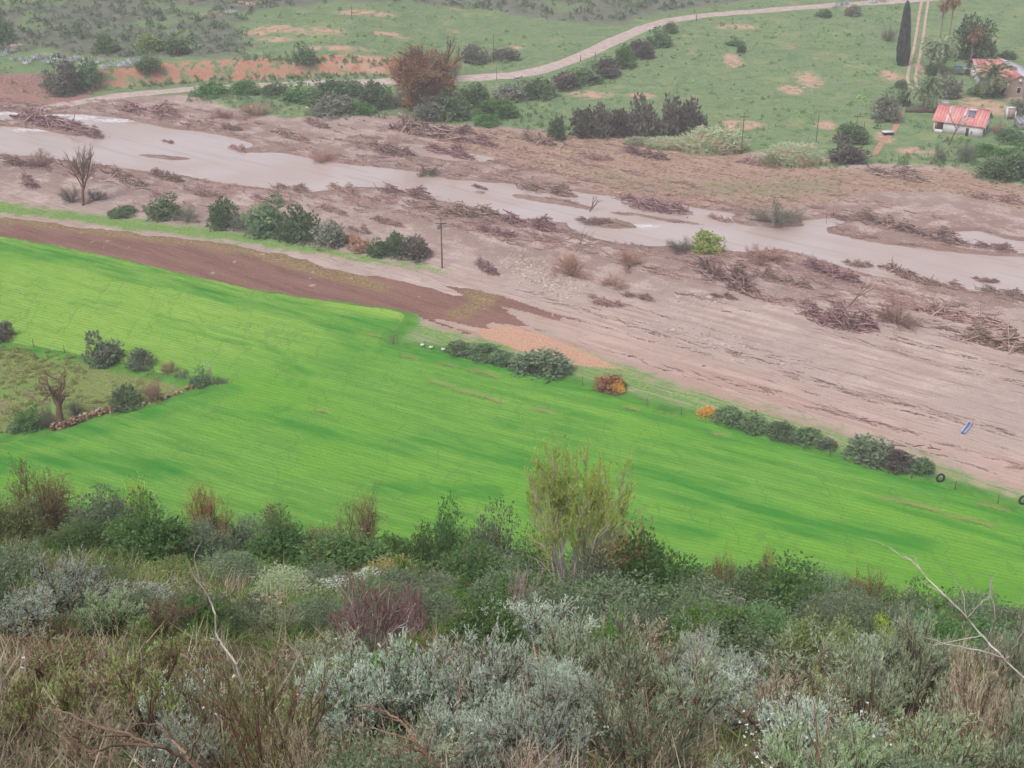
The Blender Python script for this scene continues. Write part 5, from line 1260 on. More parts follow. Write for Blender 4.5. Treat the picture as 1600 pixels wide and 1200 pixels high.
# reeds: two clumps, agave row
def reed_clump(seed, n=700):
    rng = np.random.default_rng(seed); g = Geo()
    rr = 0.5 * np.sqrt(rng.uniform(0, 1, n)); an = rng.uniform(0, 6.28, n); hh = (1 - 0.45 * (rr / 0.5) ** 4) * rng.uniform(0.55, 1, n)
    p = np.stack([rr * np.cos(an), rr * np.sin(an), 0 * an], -1); q = p + np.stack([rng.normal(0, 0.05, n), rng.normal(0, 0.05, n), hh], -1)
    g.ribbons(p, q, 0.014, rng.uniform(0.3, 0.9, n), rng)
    for f in (0.35, 0.55, 0.75, 0.9):
        b = p + (q - p) * f; d = unit(rng.normal(0, 1, (n, 3)) * np.array([1, 1, 0.2]) + np.array([0, 0, 0.9]))
        g.leaves(b, d, 0.17 * rng.uniform(0.6, 1.2, n), 0.03, np.clip(rng.normal(0.5, 0.25, n), 0, 1), rng)
    return g
RC = [reed_clump(451 + i).mesh('reeds', LM['reed']) for i in range(2)]
for i, (px, py, w, h, lab) in enumerate([(1112, 244, 100, 46, 'pale tall reed clump left of the bare power pole'), (1045, 236, 70, 22, 'low dry reed bed in front of the dark thicket'), (1000, 230, 50, 16, 'thin dry reed fringe below the tallest dark bush'), (1238, 264, 84, 42, 'grey green reed clump right of the power pole'), (1210, 262, 40, 26, 'small reed tuft at the left foot of the right reed clump')]):
    loc, wm, hm = on_valley(px, py, w, h); single('reed_clump', RC[i % 2], loc, wm, hm, lab, 'reeds', depth=wm * 0.55, rz=0)
ag = Geo(); n = 34; a_ = RNG.uniform(0, 6.28, n); tl_ = RNG.uniform(0.1, 1.2, n)
d_ = np.stack([np.cos(a_) * np.sin(tl_), np.sin(a_) * np.sin(tl_), np.cos(tl_)], -1); ag.leaves(d_ * 0.03, d_, RNG.uniform(0.6, 1.0, n), 0.15, RNG.uniform(0.1, 1, n), RNG)
AGM = ag.mesh('agave', LM['agave'])
apx = [(x, 92 + 3 * math.sin(x * 0.2) + 7 * ((k * 37) % 10) / 10 + (8 if x > 130 else 0) - (10 if x < 20 else 0)) for k, x in enumerate(range(-6, 252, 7))] + [(1305, 12), (1314, 10), (1322, 8), (1362, 5), (1370, 4), (1380, 3), (555 - 200, 20), (362, 22)]
for k, (px, py) in enumerate(apx):
    p, t = pv(px, py); sz = RNG.uniform(1.5, 2.6)
    tag(put('agave', AGM, (p[0], p[1], float(ZG(p[0], p[1])) - 0.05), RNG.uniform(0, 6), (sz, sz, sz * 0.9)), 'pale blue grey agave in the row above the washed out left bank' if px < 260 else ('pale agave beside the gravel road at the top right' if px > 1000 else 'pale agave among the scrub high on the left'), 'agave', 'agaves of the bank row' if px < 260 else ('agaves by the upper road' if px > 1000 else 'agaves in the scrub'))

# pale stones
rk = Geo()
import bmesh
def rock_geo(seed):
    bm = bmesh.new(); bmesh.ops.create_icosphere(bm, subdivisions=1, radius=0.5); r = random.Random(seed)
    for v in bm.verts: v.co *= r.uniform(0.7, 1.1); v.co.z *= 0.6
    bm.verts.ensure_lookup_table()
    V = np.array([v.co[:] for v in bm.verts]); F = np.array([[v.index for v in f.verts] for f in bm.faces]); bm.free()
    return V, F, np.full(len(V), 0.5)
pp = []
for pts, n, s in [([(930, 490), (1100, 540), (1300, 600), (1500, 660)], 500, (60, 22)), ([(700, 400), (900, 440), (1200, 490), (1500, 560)], 500, (60, 20)), ([(420, 320), (700, 370)], 200, (50, 12)), ([(820, 425), (850, 440), (880, 455)], 420, (16, 7)), ([(800, 405), (830, 418)], 90, (14, 5)), ([(870, 440), (900, 450)], 70, (16, 5)), ([(1060, 510), (1110, 530), (1160, 560)], 160, (24, 8)), ([(1090, 465), (1130, 475)], 60, (16, 4)), ([(850, 250), (900, 265)], 40, (20, 5)), ([(560, 120), (560, 135)], 30, (8, 6)), ([(400, 165), (330, 155)], 60, (30, 5)), ([(1270, 128), (1255, 145)], 40, (8, 5))]:
    pp.append(along_px(pts, n, s))
pos = np.concatenate(pp)
tag(put('stones', scatter('stones', rock_geo(3), pos, np.where(np.arange(len(pos)) < 1200, RNG.uniform(0.1, 0.32, len(pos)), RNG.gamma(3, 0.12, len(pos)) + 0.12), RNG, leaf_mat('pale_stone', lin(150, 136, 126), lin(196, 182, 172), transl=0.0, k=1.0))), 'pale washed stones spread over the sand', None, None, 'stuff')

# ------------------------------------------------------------------ rubble wall: every stone a piece of its own
STM = [leaf_mat('orange_rubble_stone', lin(166, 122, 94), lin(196, 160, 134), transl=0.0, k=0.9), leaf_mat('pale_rubble_stone', lin(186, 160, 138), lin(214, 196, 176), transl=0.0, k=0.9), leaf_mat('brown_rubble_stone', lin(118, 84, 64), lin(150, 112, 88), transl=0.0, k=0.9)]
RK = []
for i in range(5):
    V, F, T = rock_geo(20 + i); RK.append(mk_mesh('rubble_stone', V, F, STM[0], {'tint': np.random.default_rng(i).uniform(0, 1, len(V))}))
wall = tag(put('rubble_wall', None, tuple(pv(140, 655)[0])), 'low crumbling wall of orange rubble stones beside the crop', 'wall')
inv = np.array(wall.location)
WL = [(84, 671, 1.0), (100, 668, 1.0), (116, 663, 1.0), (130, 657, 0.9), (142, 652, 0.7), (150, 649, 0.9), (162, 646, 0.8), (174, 644, 0.6), (188, 640, 0.9), (205, 638, 0.35), (225, 634, 0.3), (250, 626, 0.3), (272, 617, 0.35), (290, 610, 0.35), (310, 604, 0.45), (328, 599, 0.4)]
wp, _ = PV([a[0] for a in WL], [a[1] for a in WL]); wh = [a[2] for a in WL]
cum = np.concatenate([[0], np.cumsum(np.hypot(*np.diff(wp[:, :2], axis=0).T))])
tq = 0.0; ns = 0
while tq < cum[-1]:
    x = np.interp(tq, cum, wp[:, 0]); y = np.interp(tq, cum, wp[:, 1]); hh = np.interp(tq, cum, wh); z = float(ZG(x, y)); zz = 0.0
    while zz < hh * RNG.uniform(0.7, 1.15):
        for side in (-0.2, 0.2):
            s = RNG.uniform(0.38, 0.62); ns += 1
            if ns > 290: break
            put('rubble_stone', RK[ns % 5], (x + RNG.normal(0, 0.06) - inv[0], y + side + RNG.normal(0, 0.05) - inv[1], z + zz + 0.12 - inv[2]), RNG.uniform(0, 6), (s * 1.25, s, s), wall, STM[int(RNG.choice([0, 0, 1, 1, 2]))])
        zz += 0.27
    tq += RNG.uniform(0.4, 0.55) if hh > 0.5 else RNG.uniform(0.6, 1.0)
# ------------------------------------------------------------------ built things
def solid(name, col1, col2=None, scale=3.0, rough=0.8, spec=0.2, metal=0.0):
    b = NB(name); n = b.noise(b.obj(), scale, 4, 0.65)
    c = b.mix(b.rng(n, 0.35, 0.68), col1, col2 or tuple(0.8 * v for v in col1[:3]) + (1,))
    return b.out(c, rough, spec, b.bump(n, 0.02, 0.3), Metallic=metal)
MT = {
    'white': solid('white_plaster', lin(238, 234, 236), lin(218, 212, 212)), 'red': solid('red_painted_sheet', lin(228, 146, 138), lin(233, 162, 154), 1.2, 0.6),
    'redfade': solid('faded_red_sheet', lin(230, 156, 148), lin(234, 180, 174), 1.5, 0.6), 'redpale': solid('bleached_sheet', lin(226, 190, 188), lin(232, 212, 212), 1.5, 0.6),
    'lilac': solid('pale_grey_sheet', lin(206, 204, 214), lin(222, 220, 228), 0.6, 0.5), 'grey': solid('grey_sheet', lin(150, 150, 156), lin(172, 172, 176), 2, 0.6),
    'brick': None, 'dark': solid('dark_fill', lin(48, 46, 50), lin(62, 58, 60)), 'door': solid('dark_door', lin(70, 66, 74), lin(84, 80, 88)),
    'timber': solid('weathered_timber', lin(112, 96, 88), lin(146, 128, 118), 8), 'pole': solid('pole_timber', lin(88, 70, 60), lin(120, 98, 84), 6), 'iron': solid('grey_iron', lin(110, 108, 112), lin(140, 138, 140), 6, 0.6),
    'tyre': solid('tyre_rubber', lin(44, 44, 46), lin(66, 64, 66), 6, 0.8), 'blue': solid('blue_plastic', lin(70, 116, 176), lin(120, 156, 200), 2, 0.5), 'glass': solid('solar_glass', lin(118, 118, 140), lin(134, 134, 154), 2, 0.2, 0.5),
    'brown': solid('brown_trim', lin(120, 74, 62), lin(140, 92, 80)), 'tarp': solid('white_sheet', lin(232, 230, 234), lin(216, 214, 220), 1), 'wood': solid('grey_log', lin(104, 82, 76), lin(140, 112, 104), 5),
    'terra': solid('terracotta_wall', lin(176, 112, 92), lin(196, 140, 122), 2),
}
def brick_mat():
    b = NB('face_brick'); t = b.n('ShaderNodeTexBrick', {'Vector': b.obj(), 'Color1': lin(150, 96, 84), 'Color2': lin(170, 116, 100), 'Mortar': lin(176, 152, 142), 'Scale': 4.0})
    return b.out(t.outputs[0], 0.9, 0.1)
MT['brick'] = brick_mat()
CUBEF = np.array([[0, 3, 2, 1], [4, 5, 6, 7], [0, 1, 5, 4], [1, 2, 6, 5], [2, 3, 7, 6], [3, 0, 4, 7]])
def boxes(name, L, mat):
    V = []; F = []
    for i, (x0, x1, y0, y1, z0, z1) in enumerate(L):
        V += [(x0, y0, z0), (x1, y0, z0), (x1, y1, z0), (x0, y1, z0), (x0, y0, z1), (x1, y0, z1), (x1, y1, z1), (x0, y1, z1)]; F.append(CUBEF + 8 * i)
    return mk_mesh(name, np.array(V), np.concatenate(F), mat)
def slab(name, quad, th, mat, wave=0.0):
    """a roof sheet: quad of four corners (low a, low b, high b, high a) with thickness"""
    q = np.array(quad, float); n = unit(np.cross(q[1] - q[0], q[3] - q[0])[None])[0]
    V = np.concatenate([q, q + n * th]); return mk_mesh(name, V, np.array([[0, 3, 2, 1], [4, 5, 6, 7], [0, 1, 5, 4], [1, 2, 6, 5], [2, 3, 7, 6], [3, 0, 4, 7]]), mat)
def prism(name, poly, y0, y1, mat):
    """polygon in x,z pushed from y0 to y1"""
    n = len(poly); V = np.array([(x, y0, z) for x, z in poly] + [(x, y1, z) for x, z in poly])
    me = bpy.data.meshes.new(name); F = [list(range(n)), list(range(2 * n - 1, n - 1, -1))] + [[(i + 1) % n, i, i + n, (i + 1) % n + n] for i in range(n)]
    me.from_pydata(V.tolist(), [], F); me.update(); me.materials.append(mat); return me
def cyl_geo(p0, p1, r0, r1, k=10):
    g = Geo(); g.tubes(np.array([p0], float), np.array([p1], float), [r0], [r1], 0.5, k)
    V, F, T = g.arrays()
    cap = [np.array([[i + k, (i + 1) % k + k, len(V)] for i in range(k)])]
    return np.concatenate([V, [p1]]), np.concatenate([F] + cap), np.full(len(V) + 1, 0.5)
def cyl(name, p0, p1, r0, r1, mat, k=10):
    V, F, T = cyl_geo(p0, p1, r0, r1, k); return mk_mesh(name, V, F, mat)
def base_at(px, py):
    p, t = pv(px, py); return np.array([p[0], p[1], float(ZG(p[0], p[1]))])

# cottage
A = base_at(1457, 206); B = base_at(1533, 216); ang = math.atan2(B[1] - A[1], B[0] - A[0]); LX = float(np.hypot(*(B - A)[:2])); D = 8.6
cot = tag(put('cottage', None, (A[0], A[1], min(A[2], B[2]) - 0.1), ang), 'small white cottage with faded red sheet roof and corner porch', 'house')
EH, RH = 3.05, 5.7; PX = LX * 0.20
put('wall', boxes('cottage_wall', [(PX, LX * 0.665, 0, 0.25, 0, EH), (LX * 0.665, LX * 0.735, 0, 0.25, 2.15, EH), (LX * 0.735, LX, 0, 0.25, 0, EH), (LX - 0.25, LX, 0.25, D, 0, EH), (0, LX - 0.25, D - 0.25, D, 0, EH), (0, 0.25, 2.6, D - 0.25, 0, EH), (0.25, PX + 0.25, 2.6, 2.85, 0, EH), (PX, PX + 0.25, 0.25, 2.6, 0, EH)], MT['white']), parent=cot)
put('porch_wall', boxes('porch_wall', [(0.35, PX - 0.05, 0, 0.2, 0, 0.95), (0, 0.2, 0.4, 2.5, 0, 0.95)], MT['white']), parent=cot)
put('porch_pillar', boxes('porch_pillar', [(0, 0.34, 0, 0.34, 0, EH)], MT['white']), parent=cot)
put('porch_back', boxes('porch_back', [(0.3, PX - 0.05, 2.5, 2.58, 0, EH)], MT['terra']), parent=cot)
for s in (0, 1):
    me = prism('gable', [(0.0, EH), (D, EH), (D / 2, RH)], -0.12, 0.12, MT['white'])
    put('gable', me, (LX - 0.13 if s else 0.13, 0, 0), math.pi / 2, parent=cot)
dr = put('door', boxes('door', [(LX * 0.668, LX * 0.732, 0.10, 0.16, 0, 2.1)], MT['door']), parent=cot)
put('door_frame', boxes('door_frame', [(LX * 0.66, LX * 0.668, -0.02, 0.2, 0, 2.2), (LX * 0.732, LX * 0.74, -0.02, 0.2, 0, 2.2), (LX * 0.668, LX * 0.732, -0.02, 0.2, 2.1, 2.2)], MT['white']), parent=dr)
put('hatch', boxes('hatch', [(LX * 0.78, LX * 0.805, -0.02, 0.05, 0.9, 1.5)], MT['brown']), parent=cot)
for y in (1.4, 4.4):
    wdw = put('window', boxes('window', [(LX - 0.02, LX + 0.03, y, y + 0.9, 0.9, 2.1)], MT['dark']), parent=cot)
    put('window_frame', boxes('window_frame', [(LX + 0.03, LX + 0.06, y - 0.1, y, 0.8, 2.2), (LX + 0.03, LX + 0.06, y + 0.9, y + 1.0, 0.8, 2.2), (LX + 0.03, LX + 0.06, y, y + 0.9, 2.1, 2.2)], MT['brown']), parent=wdw)
nS = 17; ov = 0.45
for i in range(nS):
    x0 = -ov + (LX + 2 * ov) * i / nS; x1 = -ov + (LX + 2 * ov) * (i + 1) / nS - 0.03
    lift = 0.012 * (i % 2); sl_ = (RH - EH) / (D / 2); z0 = EH - ov * sl_ + 0.06 + lift
    m = MT['redpale'] if i in (4, 9) else (MT['redfade'] if i in (5, 6, 7, 11, 14) else MT['red'])
    put('roof_sheet', slab('roof_sheet', [(x0, -ov, z0), (x1, -ov, z0), (x1, D / 2, RH + 0.06 + lift), (x0, D / 2, RH + 0.06 + lift)], 0.04, m), parent=cot)
    put('roof_sheet', slab('roof_sheet', [(x1, D + ov, z0), (x0, D + ov, z0), (x0, D / 2, RH + 0.06 + lift), (x1, D / 2, RH + 0.06 + lift)], 0.04, MT['grey']), parent=cot)
put('ridge_cap', boxes('ridge_cap', [(-ov, LX + ov, D / 2 - 0.15, D / 2 + 0.15, RH + 0.12, RH + 0.2)], MT['red']), parent=cot)
put('barge_board', slab('barge_board', [(LX + ov, -ov, EH - 0.35), (LX + ov + 0.05, -ov, EH - 0.35), (LX + ov + 0.05, D / 2, RH - 0.05), (LX + ov, D / 2, RH - 0.05)], 0.2, MT['white']), parent=cot)
# solar water heater on the cottage roof
ca_, sa_ = math.cos(ang), math.sin(ang)
def cw(x, y, z): return (cot.location[0] + x * ca_ - y * sa_, cot.location[1] + x * sa_ + y * ca_, cot.location[2] + z)
sh = tag(put('solar_heater', None, cw(LX * 0.70, 2.2, EH + 2.2 * sl_ + 0.15), ang), 'solar water heater with white tank on the cottage roof', 'solar heater')
hh = 1.9 * sl_
put('panel', slab('panel', [(-0.75, -0.6, -0.6 * sl_ + 0.04), (0.75, -0.6, -0.6 * sl_ + 0.04), (0.75, 1.1, 1.1 * sl_ + 0.04), (-0.75, 1.1, 1.1 * sl_ + 0.04)], 0.08, MT['glass']), parent=sh)
put('tank', cyl('tank', (-0.9, 1.35, 1.3 * sl_ + 0.25), (0.9, 1.35, 1.3 * sl_ + 0.25), 0.27, 0.27, MT['tarp'], 12), parent=sh)
put('rail', boxes('rail', [(-0.8, 0.8, -0.75, -0.62, -0.75 * sl_ + 0.02, -0.6 * sl_ + 0.08)], MT['tarp']), parent=sh)

# big house
G = base_at(1589, 152); hs = tag(put('farmhouse', None, (G[0], G[1], G[2] - 0.1), math.radians(-3)), 'larger brick farmhouse with red roof slope and pale grey wing roof', 'house')
put('wing_gable_wall', prism('wing_gable_wall', [(-3.2, 0), (6.5, 0), (6.5, 3.6), (0, 5.6), (-3.2, 4.0)], 0, 0.3, MT['brick']), parent=hs)
put('wing_wall', boxes('wing_wall', [(-3.2, -2.9, 0.3, 12, 0, 3.9), (6.2, 6.5, 0.3, 22, 0, 3.5)], MT['brick']), parent=hs)
put('main_wall', boxes('main_wall', [(-6.6, -3.2, 12, 12.3, 0, 2.9), (-6.6, -6.3, 12.3, 26, 0, 2.9)], MT['white']), parent=hs)
for x in (-0.3, 1.9):
    wdw = put('window', boxes('window', [(x, x + 0.9, -0.03, 0.06, 1.1, 2.6)], MT['dark']), parent=hs)
    put('window_frame', boxes('window_frame', [(x - 0.09, x, -0.06, 0.02, 1.0, 2.7), (x + 0.9, x + 0.99, -0.06, 0.02, 1.0, 2.7), (x, x + 0.9, -0.06, 0.02, 2.6, 2.7), (x, x + 0.9, -0.08, 0.02, 0.98, 1.1)], MT['white']), parent=wdw)
put('satellite_dish', cyl('satellite_dish', (0.1, -0.1, 4.3), (0.1, -0.32, 4.4), 0.1, 0.42, MT['tarp'], 14), parent=hs)
put('porch_shade_panel', boxes('porch_shade_panel', [(-3.24, -3.203, 1.2, 4.2, 0, 2.7)], MT['dark']), parent=hs)  # solid dark panel on the wall, coloured like the shade of a porch
for i in range(19):                                              # wing left slope, sheet by sheet
    y0 = -0.4 + i * 1.05; lf = 0.02 * (i % 2)
    put('roof_sheet', slab('roof_sheet', [(-3.9, y0 + 1.02, 3.72 + lf), (-3.9, y0, 3.72 + lf), (0, y0, 5.72 + lf), (0, y0 + 1.02, 5.72 + lf)], 0.05, MT['red'] if i % 5 else MT['redfade']), parent=hs)
for i in range(21):
    y0 = -0.4 + i * 1.05; lf = 0.02 * (i % 2)
    put('roof_sheet', slab('roof_sheet', [(7.0, y0, 3.55 + lf), (7.0, y0 + 1.02, 3.55 + lf), (0, y0 + 1.02, 5.72 + lf), (0, y0, 5.72 + lf)], 0.05, MT['lilac']), parent=hs)
for i in range(7):
    x0 = -7.1 + i * 1.02; lf = 0.02 * (i % 2)
    put('roof_sheet', slab('roof_sheet', [(x0, 11.2, 2.75 + lf), (x0 + 1.0, 11.2, 2.75 + lf), (x0 + 1.0, 19.3, 5.68 + lf), (x0, 19.3, 5.68 + lf)], 0.05, MT['red'] if i % 3 else MT['redfade']), parent=hs)
    put('roof_sheet', slab('roof_sheet', [(x0 + 1.0, 27.4, 2.75 + lf), (x0, 27.4, 2.75 + lf), (x0, 19.3, 5.68 + lf), (x0 + 1.0, 19.3, 5.68 + lf)], 0.05, MT['red']), parent=hs)
put('barge_board', slab('barge_board', [(-7.22, 11.1, 2.45), (-7.12, 11.1, 2.45), (-7.12, 19.3, 5.45), (-7.22, 19.3, 5.45)], 0.3, MT['tarp']), parent=hs)
put('downpipe', boxes('downpipe', [(-6.75, -6.62, 11.86, 11.99, 0, 2.9)], MT['tarp']), parent=hs)
put('ridge_cap', boxes('ridge_cap', [(-0.16, 0.16, -0.42, 21.6, 5.78, 5.86)], MT['redfade']), parent=hs)

def rooted(name, px, py, label, cat, rz=0.0):
    p = base_at(px, py); return tag(put(name, None, (p[0], p[1], p[2] - 0.03), rz), label, cat)
# outdoor fireplace, sheds, shelters
o = rooted('brick_fireplace', 1579, 187, 'red brick outdoor chimney with white corners right of the cottage', 'chimney')
put('stack', boxes('stack', [(-0.9, 0.9, 0, 1.2, 0, 2.7)], MT['brick']), parent=o); put('white_corner', boxes('white_corner', [(-1.15, -0.9, -0.05, 1.2, 0, 2.8), (0.9, 1.12, -0.05, 1.2, 0, 2.0)], MT['white']), parent=o); put('cap', boxes('cap', [(-1.2, 0.9, -0.1, 1.25, 2.8, 2.92)], MT['tarp']), parent=o)
o = rooted('lean_to', 1603, 203, 'grey roofed lean-to at the right frame edge', 'shed', 0.05)
put('wall', boxes('wall', [(-1.8, 3, 0, 0.2, 0, 1.5), (-1.8, -1.6, 0.2, 3, 0, 1.8)], MT['grey']), parent=o)
for i in range(5): put('roof_sheet', slab('roof_sheet', [(-2 + i * 1.05, -0.3, 1.55 + 0.02 * (i % 2)), (-1 + i * 1.05, -0.3, 1.55 + 0.02 * (i % 2)), (-1 + i * 1.05, 3.2, 2.3 + 0.02 * (i % 2)), (-2 + i * 1.05, 3.2, 2.3 + 0.02 * (i % 2))], 0.05, MT['grey']), parent=o)
def shelter(name, px, py, w, d, h, label, m, tilt=0.25, rz=0.0):
    o = rooted(name, px, py, label, 'shelter', rz)
    put('roof_sheet', slab('roof_sheet', [(0, 0, h), (w, 0, h), (w, d, h + tilt), (0, d, h + tilt)], 0.06, m), parent=o)
    for x in (0.08, w - 0.14):
        for y in (0.08, d - 0.14): put('post', cyl('post', (x, y, 0), (x, y, h + tilt * y / d - 0.01), 0.05, 0.05, MT['timber'], 6), parent=o)
    return o
shelter('white_shelter', 1460, 173, 3.5, 2.4, 1.9, 'flat white sheet shelter behind the cottage', MT['tarp'], 0.3, -0.05)
shelter('blue_shelter', 1492, 119, 2.0, 2.2, 2.0, 'bright blue sheet shelter left of the farmhouse', MT['blue'], 0.3)
shelter('grey_shelter', 1504, 119, 1.9, 2.2, 1.9, 'dull grey blue sheet shelter against the farmhouse', MT['grey'], 0.3)
o = rooted('feed_trough', 1388, 212, 'white topped box trailer on the red earth path', 'trailer', 0.05)
put('body', boxes('body', [(-1.2, 1.2, 0, 1.1, 0.35, 0.75)], MT['dark']), parent=o); put('lid', boxes('lid', [(-1.3, 1.3, -0.12, 1.25, 0.75, 1.0)], MT['tarp']), parent=o)
for x in (-0.7, 0.7): put('wheel', cyl('wheel', (x, -0.12, 0.28), (x, -0.02, 0.28), 0.28, 0.28, MT['tyre'], 12), parent=o)
# board fence
F0_, F1_ = base_at(1414, 176), base_at(1468, 177); fa = math.atan2(F1_[1] - F0_[1], F1_[0] - F0_[0]); FL = float(np.hypot(*(F1_ - F0_)[:2]))
o = tag(put('board_fence', None, tuple(F0_ - np.array([0, 0, 0.05])), fa), 'weathered upright board fence behind the lawn, under the front palm', 'fence')
nb = int(FL / 0.3); bmesh_ = [boxes('board', [(0, 0.27, 0, 0.04, 0.05, 1.45 + 0.06 * k)], MT['timber']) for k in range(4)]
for k in range(nb): put('board', bmesh_[int(RNG.integers(0, 4))], (k * 0.3, RNG.uniform(-0.012, 0.012), float(RNG.uniform(-0.03, 0.03))), parent=o)
for z in (0.4, 1.2): put('rail', boxes('rail', [(0, FL, 0.06, 0.12, z, z + 0.09)], MT['timber']), parent=o)

# power poles
def pole(px, py, top, label, arm=True, r=0.13, extra=None, lean=0.0, name='power_pole'):
    p, t = pv(px, py); h = (py - top) * t / F0 / math.cos(math.atan2(ZC - p[2], p[1]))
    o = tag(put(name, None, (p[0], p[1], float(ZG(p[0], p[1])) - 0.1), rot=(0, lean, 0)), label, 'pole')
    put('shaft', cyl('shaft', (0, 0, 0), (0, 0, h + 0.1), r, r * 0.65, MT['pole'], 10), parent=o)
    if arm:
        put('crossarm', boxes('crossarm', [(-0.95, 0.95, -0.2, -0.09, h * 0.90, h * 0.90 + 0.13)], MT['pole']), parent=o)
        for x in (-0.85, 0.0, 0.85): put('insulator', cyl('insulator', (x, -0.145, h * 0.90 + 0.13), (x, -0.145, h * 0.90 + 0.36), 0.06, 0.035, MT['grey'], 8), parent=o)
    if extra == 'drum':
        put('transformer', cyl('transformer', (-0.45, -0.1, h * 0.80), (-0.45, -0.1, h * 0.87), 0.32, 0.32, MT['iron'], 12), parent=o); put('fuse', cyl('fuse', (-0.3, -0.2, h * 0.86), (0.35, -0.2, h * 0.80), 0.04, 0.04, MT['iron'], 6), parent=o)
    return o
pole(691, 419, 342, 'tall power pole with crossarm on the near sand by the purplish bush', True, 0.15, 'drum')
pole(1158, 241, 177, 'dark power pole with crossarm beside the pale reeds')
pole(1275, 222, 177, 'thin pole in the pasture left of the lawn', False, 0.10)
pole(771, 97, 54, 'tall thin pole in the pasture above the road bend', False, 0.12)
pole(776, 126, 104, 'short thin pole on the lower side of the road bend', False, 0.08)
pole(717, 92, 70, 'short dark pole just right of the autumn tree top', False, 0.14)
pole(550, 31, 10, 'short pole high in the pasture among bare patches', False, 0.14)
pole(1337, 208, 179, 'pole with small box left of the lawn', True, 0.11)
pole(1349, 210, 190, 'shorter pole right beside the pole with a box', False, 0.11)
pole(907, 96, 86, 'short sign post at the lower edge of the road', False, 0.16, name='sign_post'); pole(930, 93, 82, 'slim sign post further up the lower edge of the road', False, 0.12, name='sign_post')
pole(1088, 33, 22, 'post beside the upper road near the culvert', False, 0.14, name='sign_post')

# fences: every post its own part, wires joined as strands
def fence(pts_px, gap, h, label, name='wire_fence', wires=3, r=0.06, world=None):
    W_ = world if world is not None else poly_w(densify(pts_px, 4)); seg = np.hypot(*np.diff(W_, axis=0).T); cum = np.concatenate([[0], np.cumsum(seg)]); n = int(cum[-1] / gap) + 1
    t = np.linspace(0, cum[-1], n); X = np.interp(t, cum, W_[:, 0]); Y = np.interp(t, cum, W_[:, 1]); Z = ZG(X, Y)
    o = tag(put(name, None, (X[0], Y[0], Z[0])), label, 'fence'); pm = cyl('post', (0, 0, -0.1), (0, 0, h), r, r * 0.8, MT['pole'], 6)
    for i in range(n): put('post', pm, (X[i] - X[0], Y[i] - Y[0], Z[i] - Z[0]), RNG.uniform(0, 6), (1, 1, RNG.uniform(0.85, 1.1)), o)
    for wv in range(wires):
        g = Geo(); P = np.stack([X - X[0], Y - Y[0], Z - Z[0] + h * (0.35 + 0.28 * wv)], -1); g.tubes(P[:-1], P[1:], np.full(n - 1, 0.008), np.full(n - 1, 0.008), 0.5, 3)
        V, F, T = g.arrays(); put('wire', mk_mesh('wire', V, F, MT['iron']), parent=o)
    return o
fence([(615, 537), (700, 551), (800, 575), (900, 600), (1000, 630), (1100, 658), (1200, 688), (1300, 714), (1400, 742), (1500, 767), (1600, 801), (1700, 834)], 5.2, 1.35, 'wire fence on thin posts between the crop and the sand')
fence([(-40, 528), (0, 534), (70, 546), (140, 557), (250, 584), (340, 602)], 5.0, 1.3, 'wire fence on thin posts along the top of the enclosure')
fence([(1362, 245), (1372, 246), (1391, 250), (1402, 249), (1428, 240), (1450, 243)], 2.8, 1.2, 'short row of dark posts at the foot of the lawn', wires=2)
fence([(1262, 222), (1278, 224), (1296, 222)], 4.0, 1.2, 'few dark posts round the thin pole in the pasture', wires=2)
# gate frame
g0 = base_at(610, 537); o = tag(put('gate_frame', None, tuple(g0), 0.0), 'small wooden gate frame standing in the corner of the crop', 'gate')
put('post', cyl('post', (0, 0, -0.1), (0.05, 0, 1.5), 0.07, 0.06, MT['timber'], 6), parent=o); put('post', cyl('post', (0.3, 0.1, -0.1), (0.3, 0.1, 1.45), 0.06, 0.05, MT['timber'], 6), parent=o); put('post', cyl('post', (1.1, 0.2, -0.1), (1.1, 0.2, 1.4), 0.06, 0.05, MT['timber'], 6), parent=o)
put('lintel', boxes('lintel', [(0.2, 1.2, 0.1, 0.2, 1.38, 1.47)], MT['timber']), parent=o); put('brace', cyl('brace', (0.3, 0.1, 0.2), (1.1, 0.2, 1.1), 0.04, 0.04, MT['timber'], 5), parent=o)
for px, py, lab in [(660, 541, 'white sheet lying in the grass, nearest the gate frame'), (673.5, 545, 'white sheet lying in the grass, middle one of three'), (692.5, 548.5, 'white sheet lying in the grass, next to the fence hedge')]:
    p = base_at(px, py); o = put('white_sheet', slab('white_sheet', [(-0.3, -0.3, 0.28), (0.3, -0.26, 0.31), (0.32, 0.3, 0.38), (-0.28, 0.28, 0.36)], 0.03, MT['tarp']), tuple(p), RNG.uniform(-0.3, 0.3)); tag(o, lab, 'sheet')
# tyres
def tyre(px, py, R, label, lean):
    n, m = 28, 10; a = np.arange(n) * 2 * np.pi / n; b = np.arange(m) * 2 * np.pi / m; r = R * 0.21
    rr = R - r + r * np.cos(b)[None, :] * 1.0; tread = 1 + 0.02 * (np.arange(n) % 2)[:, None]
    X = rr * tread * np.cos(a)[:, None]; Z = rr * tread * np.sin(a)[:, None] + R; Y = (r * 1.15 * np.sin(b))[None, :] + 0 * X
    V = np.stack([X, Y, Z], -1).reshape(-1, 3); i = np.arange(n)[:, None]; j = np.arange(m)[None, :]
    F = np.stack([i * m + j, i * m + (j + 1) % m, ((i + 1) % n) * m + (j + 1) % m, ((i + 1) % n) * m + j], -1).reshape(-1, 4)
    p = base_at(px, py); o = put('tyre', mk_mesh('tyre', V, F, MT['tyre'], smooth=True), (p[0], p[1], p[2] - 0.08), rot=(lean, 0, 0.25)); return tag(o, label, 'tyre')
